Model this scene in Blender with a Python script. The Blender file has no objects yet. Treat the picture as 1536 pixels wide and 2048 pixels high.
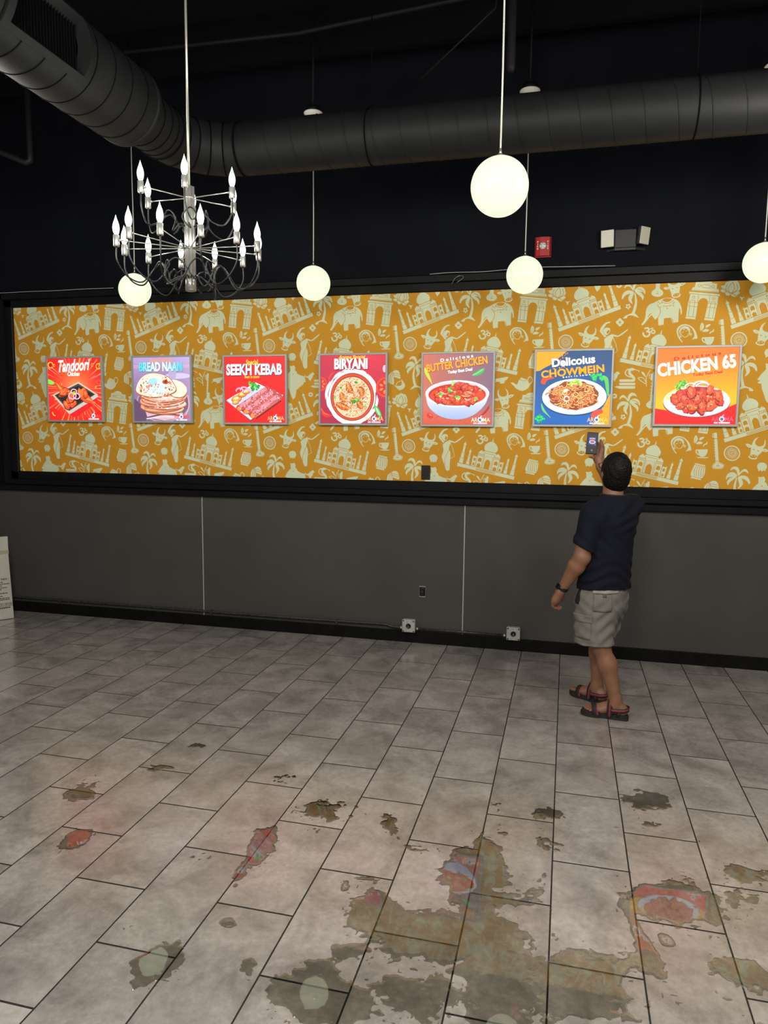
import bpy, bmesh, math, random
import numpy as np
from mathutils import Vector, Matrix
from mathutils.geometry import tessellate_polygon
random.seed(7)
scene = bpy.context.scene
C = scene.collection
PI = math.pi

# ------------------------------------------------------------------ camera
cam_data = bpy.data.cameras.new('camera')
cam = bpy.data.objects.new('camera', cam_data)
C.objects.link(cam)
scene.camera = cam
cam_data.sensor_fit = 'HORIZONTAL'
cam_data.sensor_width = 36.0
cam_data.lens = 36.0 * 1454.467 / 1536.0
cam_data.clip_start = 0.05
def _cam_axes(yaw, pitch, roll):
    cy, sy = math.cos(yaw), math.sin(yaw)
    cp, sp = math.cos(pitch), math.sin(pitch)
    cr, sr = math.cos(roll), math.sin(roll)
    B = np.array([[1, 0, 0], [0, 0, -1], [0, 1, 0]], float)
    Ry = np.array([[cy, -sy, 0], [sy, cy, 0], [0, 0, 1]])
    Rx = np.array([[1, 0, 0], [0, cp, -sp], [0, sp, cp]])
    Rz = np.array([[cr, -sr, 0], [sr, cr, 0], [0, 0, 1]])
    return Rz @ Rx @ B @ Ry
_R = _cam_axes(-0.245439545, 0.108542194, 0.00955730729)
m = Matrix.Identity(4)
for r in range(3):
    m[r][0] = _R[0][r]; m[r][1] = -_R[1][r]; m[r][2] = -_R[2][r]
m[0][3], m[1][3], m[2][3] = 0.0, 0.0, 1.783
cam.matrix_world = m

# ------------------------------------------------------------------ world light and exposure
WORLD_STRENGTH = 0.20
world = bpy.data.worlds.new('world')
scene.world = world
world.use_nodes = True
world.node_tree.nodes['Background'].inputs[0].default_value = (1.0, 0.96, 0.91, 1)
world.node_tree.nodes['Background'].inputs[1].default_value = WORLD_STRENGTH
scene.view_settings.view_transform = 'Standard'
scene.view_settings.look = 'None'
scene.view_settings.exposure = 0.0
scene.view_settings.gamma = 1.0
scene.view_settings.use_curve_mapping = False
# the shop's other globe lamps, unseen: mostly the next rows of the same grid, over and behind the photographer
for (lx, ly, lw) in ((-1.9, 1.41, 95), (-.33, 1.41, 140), (1.2, 1.41, 75), (-.33, -.55, 130), (1.30, 3.37, 115), (-3.47, 3.37, 75)):  # side pair, on the same grid but unseen, added to brighten the middle floor
    ld = bpy.data.lights.new('unseen_room_lamp', 'POINT'); ld.energy = lw; ld.color = (1.0, .955, .86); ld.shadow_soft_size = .25
    lo = bpy.data.objects.new('unseen_room_lamp', ld); C.objects.link(lo); lo.location = (lx, ly, 2.95)

# ------------------------------------------------------------------ helpers
def lin(c):
    c = c / 255.0
    return c / 12.92 if c <= 0.04045 else ((c + 0.055) / 1.055) ** 2.4
def rgb(r, g, b):
    return (lin(r), lin(g), lin(b))

def nodes_of(mt):
    nt = mt.node_tree
    return nt, nt.nodes, nt.links
MATS = {}
def mat(name, color=(.5, .5, .5), rough=.5, metal=0.0, spec=.5, noise=0.0, nscale=8.0, bump=0.0, bscale=60.0, emit=None, estr=0.0, coat=0.0):
    """principled material with a little procedural colour mottling and relief"""
    if name in MATS: return MATS[name]
    mt = bpy.data.materials.new(name); mt.use_nodes = True
    nt, N, Lk = nodes_of(mt)
    b = N['Principled BSDF']
    b.inputs['Base Color'].default_value = (*color, 1)
    b.inputs['Roughness'].default_value = rough
    b.inputs['Metallic'].default_value = metal
    b.inputs['Specular IOR Level'].default_value = spec
    if coat: b.inputs['Coat Weight'].default_value = coat
    if emit is not None:
        b.inputs['Emission Color'].default_value = (*emit, 1)
        b.inputs['Emission Strength'].default_value = estr
    if noise or bump:
        tc = N.new('ShaderNodeNewGeometry')
    if noise:
        n = N.new('ShaderNodeTexNoise'); n.inputs['Scale'].default_value = nscale; n.inputs['Detail'].default_value = 6
        Lk.new(tc.outputs['Position'], n.inputs['Vector'])
        r = N.new('ShaderNodeMapRange'); r.inputs[1].default_value = .3; r.inputs[2].default_value = .7
        r.inputs[3].default_value = 1 - noise; r.inputs[4].default_value = 1 + noise
        Lk.new(n.outputs['Fac'], r.inputs[0])
        mx = N.new('ShaderNodeVectorMath'); mx.operation = 'SCALE'; mx.inputs[0].default_value = color
        Lk.new(r.outputs[0], mx.inputs['Scale']); Lk.new(mx.outputs[0], b.inputs['Base Color'])
    if bump:
        n2 = N.new('ShaderNodeTexNoise'); n2.inputs['Scale'].default_value = bscale; n2.inputs['Detail'].default_value = 4
        Lk.new(tc.outputs['Position'], n2.inputs['Vector'])
        bp = N.new('ShaderNodeBump'); bp.inputs['Strength'].default_value = bump; bp.inputs['Distance'].default_value = .004
        Lk.new(n2.outputs['Fac'], bp.inputs['Height']); Lk.new(bp.outputs[0], b.inputs['Normal'])
    MATS[name] = mt
    return mt

def tag(o, label=None, cat=None, group=None, kind=None):
    if label: o['label'] = label
    if cat: o['category'] = cat
    if group: o['group'] = group
    if kind: o['kind'] = kind
    return o
def empty(name, loc=(0, 0, 0), rz=0.0):
    o = bpy.data.objects.new(name, None); C.objects.link(o)
    o.location = loc; o.rotation_euler = (0, 0, rz); o.empty_display_size = .1
    return o
def link(name, me, mt=None, parent=None, loc=None, smooth=False):
    o = bpy.data.objects.new(name, me); C.objects.link(o)
    if mt is not None and len(me.materials) == 0: me.materials.append(mt)
    if parent is not None: o.parent = parent
    if loc is not None: o.location = loc
    if smooth:
        for p in me.polygons: p.use_smooth = True
    return o
class MB:
    """collects shapes for ONE mesh"""
    def __init__(s): s.v = []; s.f = []; s.sm = []
    def add(s, verts, faces, smooth=False):
        n = len(s.v); s.v += [tuple(p) for p in verts]
        s.f += [tuple(i + n for i in f) for f in faces]; s.sm += [smooth] * len(faces)
        return s
    def box(s, x0, x1, y0, y1, z0, z1, bev=0.0):
        if bev <= 0:
            v = [(x0, y0, z0), (x1, y0, z0), (x1, y1, z0), (x0, y1, z0), (x0, y0, z1), (x1, y0, z1), (x1, y1, z1), (x0, y1, z1)]
            return s.add(v, [(0, 3, 2, 1), (4, 5, 6, 7), (0, 1, 5, 4), (1, 2, 6, 5), (2, 3, 7, 6), (3, 0, 4, 7)])
        bm = bmesh.new(); bmesh.ops.create_cube(bm, size=1.0)
        for q in bm.verts:
            q.co = Vector(((x0 + x1) / 2 + q.co.x * (x1 - x0), (y0 + y1) / 2 + q.co.y * (y1 - y0), (z0 + z1) / 2 + q.co.z * (z1 - z0)))
        bmesh.ops.bevel(bm, geom=list(bm.edges), offset=bev, segments=2, affect='EDGES', profile=.5)
        bm.verts.index_update()
        s.add([q.co for q in bm.verts], [[q.index for q in f.verts] for f in bm.faces]); bm.free()
        return s
    def lathe(s, prof, n=24, M=None, cap=True, arc=None):
        """profile [(r,z)...] round local z"""
        M = M or Matrix.Identity(4); V = []; F = []
        for r, z in prof:
            for k in range(n):
                a = 2 * PI * k / n; V.append(M @ Vector((r * math.cos(a), r * math.sin(a), z)))
        for i in range(len(prof) - 1):
            for k in range(n):
                k2 = (k + 1) % n; F.append((i * n + k, i * n + k2, (i + 1) * n + k2, (i + 1) * n + k))
        if cap:
            F.append(tuple(range(n))[::-1]); F.append(tuple((len(prof) - 1) * n + k for k in range(n)))
        return s.add(V, F, True)
    def tube(s, pts, r, n=8, cap=True, closed=False):
        P = [Vector(p) for p in pts]; m_ = len(P); V = []; F = []
        rr = r if isinstance(r, (list, tuple)) else [r] * m_
        T = []
        for i in range(m_):
            a = P[(i - 1) % m_] if closed or i > 0 else P[i]; b = P[(i + 1) % m_] if closed or i < m_ - 1 else P[i]
            T.append((b - a).normalized())
        up = Vector((0, 0, 1)) if abs(T[0].z) < .9 else Vector((1, 0, 0))
        nrm = (up - T[0] * up.dot(T[0])).normalized()
        for i in range(m_):
            nrm = (nrm - T[i] * nrm.dot(T[i]))
            nrm = nrm.normalized() if nrm.length > 1e-6 else Vector((1, 0, 0)); bi = T[i].cross(nrm)
            for k in range(n):
                a = 2 * PI * k / n; V.append(P[i] + (nrm * math.cos(a) + bi * math.sin(a)) * rr[i])
        for i in range(m_ if closed else m_ - 1):
            j = (i + 1) % m_
            for k in range(n):
                k2 = (k + 1) % n; F.append((i * n + k, i * n + k2, j * n + k2, j * n + k))
        if cap and not closed:
            F.append(tuple(range(n))[::-1]); F.append(tuple((m_ - 1) * n + k for k in range(n)))
        return s.add(V, F, True)
    def prism(s, poly, axis, a, b):
        """polygon extruded along an axis; poly gives the two other coordinates in order"""
        n = len(poly); V = []
        for t in (a, b):
            for p, q in poly:
                V.append((t, p, q) if axis == 'x' else (p, t, q) if axis == 'y' else (p, q, t))
        F = [tuple((i, (i + 1) % n, n + (i + 1) % n, n + i)) for i in range(n)] + [tuple(range(n))[::-1], tuple(range(n, 2 * n))]
        return s.add(V, F)
    def mesh(s, name):
        me = bpy.data.meshes.new(name); me.from_pydata(s.v, [], s.f)
        bm = bmesh.new(); bm.from_mesh(me); bmesh.ops.recalc_face_normals(bm, faces=bm.faces); bm.to_mesh(me); bm.free()
        me.polygons.foreach_set('use_smooth', s.sm); me.update()
        return me
    def build(s, name, mt, parent=None, loc=None):
        return link(name, s.mesh(name), mt, parent, loc)
def spline(P, n=6, closed=False):
    P = np.array(P, float); N = len(P); o = []
    for i in range(N if closed else N - 1):
        p0 = P[(i - 1) % N] if closed or i > 0 else P[i]; p1 = P[i]; p2 = P[(i + 1) % N]
        p3 = P[(i + 2) % N] if closed or i + 2 < N else P[(i + 1) % N]
        for t in np.arange(n) / n:
            o.append(.5 * ((2 * p1) + (-p0 + p2) * t + (2 * p0 - 5 * p1 + 4 * p2 - p3) * t * t + (-p0 + 3 * p1 - 3 * p2 + p3) * t ** 3))
    if not closed: o.append(P[-1])
    return [tuple(q) for q in o]

def text_mesh(body, offset=0.0, shear=0.0, spacing=1.0, res=3):
    cu = bpy.data.curves.new('lettering', 'FONT'); cu.body = body; cu.size = 1.0
    cu.offset = offset; cu.shear = shear; cu.space_character = spacing; cu.resolution_u = res; cu.fill_mode = 'FRONT'
    o = bpy.data.objects.new('lettering', cu); C.objects.link(o)
    dg = bpy.context.evaluated_depsgraph_get()
    me = bpy.data.meshes.new_from_object(o.evaluated_get(dg))
    v = np.array([tuple(q.co)[:2] for q in me.vertices]).reshape(-1, 2); f = [tuple(p.vertices) for p in me.polygons]
    bpy.data.objects.remove(o); bpy.data.curves.remove(cu); bpy.data.meshes.remove(me)
    return v, f

class Art:
    """flat print: polygons with their ink colours, laid over each other in order (millimetres)"""
    STEP = 0.012
    def __init__(s): s.v = []; s.f = []; s.c = []; s.k = 0
    def tri(s, pts, faces, col):
        n = len(s.v); z = s.k * s.STEP; s.k += 1
        s.v += [(float(p[0]), float(p[1]), z) for p in pts]
        for f in faces:
            s.f.append(tuple(i + n for i in f))
            s.c.append([col(*pts[i]) if callable(col) else col for i in f])
        return s
    def poly(s, pts, col):
        pts = [tuple(p) for p in pts]
        if len(pts) < 3: return s
        t = tessellate_polygon([[Vector((p[0], p[1], 0)) for p in pts]])
        return s.tri(pts, t, col)
    def grid(s, x0, x1, y0, y1, col, nx=12, ny=12):
        pts = [(x0 + (x1 - x0) * i / nx, y0 + (y1 - y0) * j / ny) for j in range(ny + 1) for i in range(nx + 1)]
        f = [(j * (nx + 1) + i, j * (nx + 1) + i + 1, (j + 1) * (nx + 1) + i + 1, (j + 1) * (nx + 1) + i) for j in range(ny) for i in range(nx)]
        return s.tri(pts, f, col)
    def ell(s, x, y, rx, ry, col, rot=0, n=20, wob=0.0, rnd=None):
        c, q = math.cos(rot), math.sin(rot); P = []
        for k in range(n):
            a = 2 * PI * k / n; w = 1 + (wob * (rnd.random() * 2 - 1) if rnd else 0)
            ex, ey = rx * w * math.cos(a), ry * w * math.sin(a); P.append((x + ex * c - ey * q, y + ex * q + ey * c))
        return s.tri(P, [tuple(range(n))], col) if not wob else s.poly(P, col)
    def stroke(s, pts, w, col, sm=True, taper=False):
        P = spline(pts, 5) if sm and len(pts) > 2 else pts
        P = np.array(P, float); n = len(P)
        T = np.gradient(P, axis=0); T /= np.maximum(np.linalg.norm(T, axis=1)[:, None], 1e-9); Nn = np.stack([-T[:, 1], T[:, 0]], 1)
        ww = np.full(n, w / 2.0)
        if taper: ww = ww * np.clip(np.sin(np.linspace(.12, PI - .05, n)) * 1.1, .12, 1)
        a = P + Nn * ww[:, None]; b = P - Nn * ww[:, None]; pts2 = [tuple(q) for q in np.concatenate([a, b])]
        return s.tri(pts2, [(i, i + 1, n + i + 1, n + i) for i in range(n - 1)], col)
    def text(s, body, x0, y0, w, h, col, bold=0.0, shear=0.0, rot=0.0, spacing=1.0, outline=None, ow=3.0):
        v, f = text_mesh(body, bold, shear, spacing)
        lo, hi = v.min(0), v.max(0); u = (v - lo) / (hi - lo)
        c, q = math.cos(rot), math.sin(rot)
        P = np.stack([x0 + u[:, 0] * w * c - u[:, 1] * h * q, y0 + u[:, 0] * w * q + u[:, 1] * h * c], 1)
        return s.tri([tuple(p) for p in P], f, col)
    def clip(s, x0, x1, y0, y1):
        s.bounds = (x0, x1, y0, y1); return s
    def mesh(s, name, mt, scale=.001):
        me = bpy.data.meshes.new(name); me.from_pydata([(p[0] * scale, -p[2] * .001 , p[1] * scale) for p in s.v], [], s.f)
        at = me.color_attributes.new('ink', 'FLOAT_COLOR', 'CORNER')
        buf = np.ones((sum(len(c) for c in s.c), 4), np.float32); buf[:, :3] = np.array([q for c in s.c for q in c], np.float32)[:, :3]
        at.data.foreach_set('color', buf.ravel())
        if hasattr(s, 'bounds'):
            x0, x1, y0, y1 = [q * scale for q in s.bounds]
            bm = bmesh.new(); bm.from_mesh(me)
            for co, no in (((x0, 0, 0), (-1, 0, 0)), ((x1, 0, 0), (1, 0, 0)), ((0, 0, y0), (0, 0, -1)), ((0, 0, y1), (0, 0, 1))):
                bmesh.ops.bisect_plane(bm, geom=list(bm.verts) + list(bm.edges) + list(bm.faces), plane_co=co, plane_no=no, clear_outer=True)
            bm.to_mesh(me); bm.free()
        me.materials.append(mt)
        return me
def ink_material(name, strength):
    """ink read from the print's colour attribute; strength > 0: lit from behind"""
    mt = bpy.data.materials.new(name); mt.use_nodes = True; nt, N, Lk = nodes_of(mt); b = N['Principled BSDF']
    a = N.new('ShaderNodeAttribute'); a.attribute_name = 'ink'
    b.inputs['Roughness'].default_value = .45; b.inputs['Specular IOR Level'].default_value = .3
    if strength > 0:
        Lk.new(a.outputs['Color'], b.inputs['Emission Color']); b.inputs['Emission Strength'].default_value = strength
        b.inputs['Base Color'].default_value = (.03, .03, .03, 1)
    else: Lk.new(a.outputs['Color'], b.inputs['Base Color'])
    return mt

# ------------------------------------------------------------------ materials of the room
YW = 5.96            # face of the back wall
def tile_material():
    mt = bpy.data.materials.new('grey_stone_tile'); mt.use_nodes = True; nt, N, Lk = nodes_of(mt); b = N['Principled BSDF']
    g = N.new('ShaderNodeNewGeometry'); oi = N.new('ShaderNodeObjectInfo')
    add = N.new('ShaderNodeVectorMath'); add.operation = 'ADD'
    sc = N.new('ShaderNodeVectorMath'); sc.operation = 'SCALE'; sc.inputs['Scale'].default_value = 37.0
    cmb = N.new('ShaderNodeCombineXYZ'); Lk.new(oi.outputs['Random'], cmb.inputs[2]); Lk.new(cmb.outputs[0], sc.inputs[0])
    Lk.new(g.outputs['Position'], add.inputs[0]); Lk.new(sc.outputs[0], add.inputs[1])
    n1 = N.new('ShaderNodeTexNoise'); n1.inputs['Scale'].default_value = 4.2; n1.inputs['Detail'].default_value = 8; n1.inputs['Roughness'].default_value = .62; n1.inputs['Distortion'].default_value = .6
    n2 = N.new('ShaderNodeTexNoise'); n2.inputs['Scale'].default_value = 38; n2.inputs['Detail'].default_value = 5; n2.inputs['Roughness'].default_value = .7
    n3 = N.new('ShaderNodeTexNoise'); n3.inputs['Scale'].default_value = 1.7; n3.inputs['Detail'].default_value = 3
    for n in (n1, n2): Lk.new(add.outputs[0], n.inputs['Vector'])
    Lk.new(g.outputs['Position'], n3.inputs['Vector'])
    r1 = N.new('ShaderNodeValToRGB'); cr = r1.color_ramp
    cr.elements[0].position = .34; cr.elements[0].color = (.205, .184, .172, 1)
    cr.elements[1].position = .68; cr.elements[1].color = (.400, .370, .352, 1)
    e = cr.elements.new(.5); e.color = (.303, .277, .261, 1)
    Lk.new(n1.outputs['Fac'], r1.inputs[0])
    m2 = N.new('ShaderNodeMapRange'); m2.inputs[1].default_value = .3; m2.inputs[2].default_value = .7; m2.inputs[3].default_value = .80; m2.inputs[4].default_value = 1.16
    Lk.new(n2.outputs['Fac'], m2.inputs[0])
    m3 = N.new('ShaderNodeMapRange'); m3.inputs[3].default_value = .90; m3.inputs[4].default_value = 1.08; Lk.new(oi.outputs['Random'], m3.inputs[0])
    mm = N.new('ShaderNodeMath'); mm.operation = 'MULTIPLY'; Lk.new(m2.outputs[0], mm.inputs[0]); Lk.new(m3.outputs[0], mm.inputs[1])
    vs = N.new('ShaderNodeVectorMath'); vs.operation = 'SCALE'; Lk.new(r1.outputs[0], vs.inputs[0]); Lk.new(mm.outputs[0], vs.inputs['Scale'])
    Lk.new(vs.outputs[0], b.inputs['Base Color'])
    mr = N.new('ShaderNodeMapRange'); mr.inputs[1].default_value = .3; mr.inputs[2].default_value = .7; mr.inputs[3].default_value = .20; mr.inputs[4].default_value = .34
    Lk.new(n3.outputs['Fac'], mr.inputs[0]); Lk.new(mr.outputs[0], b.inputs['Roughness'])
    b.inputs['Specular IOR Level'].default_value = .6
    b.inputs['Coat Weight'].default_value = .9; b.inputs['Coat IOR'].default_value = 1.75; b.inputs['Coat Roughness'].default_value = .20
    bp = N.new('ShaderNodeBump'); bp.inputs['Strength'].default_value = .06; bp.inputs['Distance'].default_value = .002
    Lk.new(n2.outputs['Fac'], bp.inputs['Height']); Lk.new(bp.outputs[0], b.inputs['Normal'])
    return mt
M_TILE = tile_material()
M_GROUT = mat('dark_grout', (.010, .009, .008), .7, noise=.3, nscale=30)
M_PANEL = mat('charcoal_wall_panel', (.060, .057, .053), .6, spec=.25, noise=.10, nscale=1.6, bump=.03, bscale=250)
M_SEAM = mat('pale_seam_strip', (.36, .35, .33), .5)
M_NAVY = mat('navy_black_paint', (.0040, .0048, .0078), .7, spec=.08, noise=.3, nscale=1.5, bump=.05, bscale=180)
M_TRIM = mat('black_trim_paint', (.0035, .0037, .0048), .5, spec=.16, noise=.3, nscale=9)
M_BASE = mat('black_vinyl_baseboard', (.004, .004, .004), .55, spec=.12, noise=.4, nscale=14)
M_CEIL = mat('black_ceiling_paint', (.0018, .0018, .0024), .9, spec=.1, noise=.3, nscale=2)

# ------------------------------------------------------------------ floor with its tiles
fl = MB(); fl.box(-8.0, 4.0, -2.0, 6.1, -.12, -.0011)
floor = tag(fl.build('floor', M_GROUT), kind='structure')
TW, TL, GR = .30792, .612, .0050
def tile_mesh(x0, x1, y0, y1):
    me = MB().box(x0, x1, y0, y1, -.008, 0.0, .0006).mesh('floor_tile'); me.materials.append(M_TILE); me.materials.append(M_GROUT)   # edges take the dark grout colour, painting in the shade of the joints
    me.polygons.foreach_set('material_index', [0 if p.normal.z > .93 else 1 for p in me.polygons]); return me
full = tile_mesh(GR / 2, TW - GR / 2, GR / 2 + .0008, TL - GR / 2 - .0008)
edge_cache = {}
def in_view(x, y):     # stretch of floor that the photograph shows, with a margin
    return y > 1.35 and x > -1.02 * y - .75 and x < .30 * y + 1.0
for ci in range(-23, 11):
    ph = .857 if ci % 2 == 0 else .36
    for k in range(0, 11):
        y0 = TL * (k + ph) - TL; y1 = y0 + TL
        x0 = ci * TW
        if y0 >= YW - .02 or not (in_view(x0 + TW, y1) or in_view(x0, y1)): continue
        if y1 > YW - .015:
            key = ci % 2
            if key not in edge_cache:
                edge_cache[key] = tile_mesh(GR / 2, TW - GR / 2, GR / 2, YW - .012 - y0)
            link('floor_tile', edge_cache[key], None, floor, (x0, y0, 0))
        else:
            link('floor_tile', full, None, floor, (x0, y0, 0))

# ------------------------------------------------------------------ back wall
wall = tag(MB().box(-8.0, 4.0, YW + .012, 6.2, 0, 4.9).build('wall_back', M_NAVY), kind='structure')
SE = [-8.0, -5.582, -3.192, -.803, 1.586, 4.0]
for a, b in zip(SE[:-1], SE[1:]):
    MB().box(a + .004, b - .004, YW, YW + .012, .05, 1.23).build('wall_panel', M_PANEL, wall)
for x in SE[1:-1]:
    MB().box(x - .0045, x + .0045, YW - .0025, YW + .012, .08, 1.2).build('seam_strip', M_SEAM, wall)
tag(MB().box(-8.0, 4.0, YW - .013, YW + .005, 0, .100, .003).build('baseboard_back', M_BASE), kind='structure')
# black mouldings round the mural
tag(MB().prism([(YW + .01, 1.197), (YW - .03, 1.197), (YW - .034, 1.203), (YW - .034, 1.248), (YW - .022, 1.252), (YW - .022, 1.262), (YW + .01, 1.262)], 'x', -8, 4).build('trim_1', M_TRIM), kind='structure')
tag(MB().prism([(YW + .01, 1.262), (YW - .050, 1.262), (YW - .053, 1.266), (YW - .053, 1.305), (YW - .028, 1.310), (YW - .028, 1.378), (YW - .020, 1.384), (YW + .01, 1.384)], 'x', -5.25, 4).build('trim_2', M_TRIM), kind='structure')
tag(MB().prism([(YW + .01, 2.918), (YW - .020, 2.918), (YW - .028, 2.924), (YW - .028, 2.982), (YW - .050, 2.990), (YW - .050, 3.040), (YW - .044, 3.047), (YW + .01, 3.047)], 'x', -5.25, 4).build('trim_3', M_TRIM), kind='structure')
tag(MB().prism([(-5.262, YW + .01), (-5.262, YW - .046), (-5.256, YW - .050), (-5.205, YW - .050), (-5.198, YW - .028), (-5.122, YW - .028), (-5.114, YW - .02), (-5.114, YW + .01)], 'z', 1.262, 3.047).build('trim_4', M_TRIM), kind='structure')
# open dark ceiling deck with joists
ceil = tag(MB().box(-8, 4, 1.2, 6.2, 4.80, 4.9).build('ceiling', M_CEIL), kind='structure')
for y in (1.9, 3.1, 4.3, 5.5):
    MB().box(-8, 4, y - .03, y + .03, 4.58, 4.80).build('joist', M_CEIL, ceil)

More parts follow.
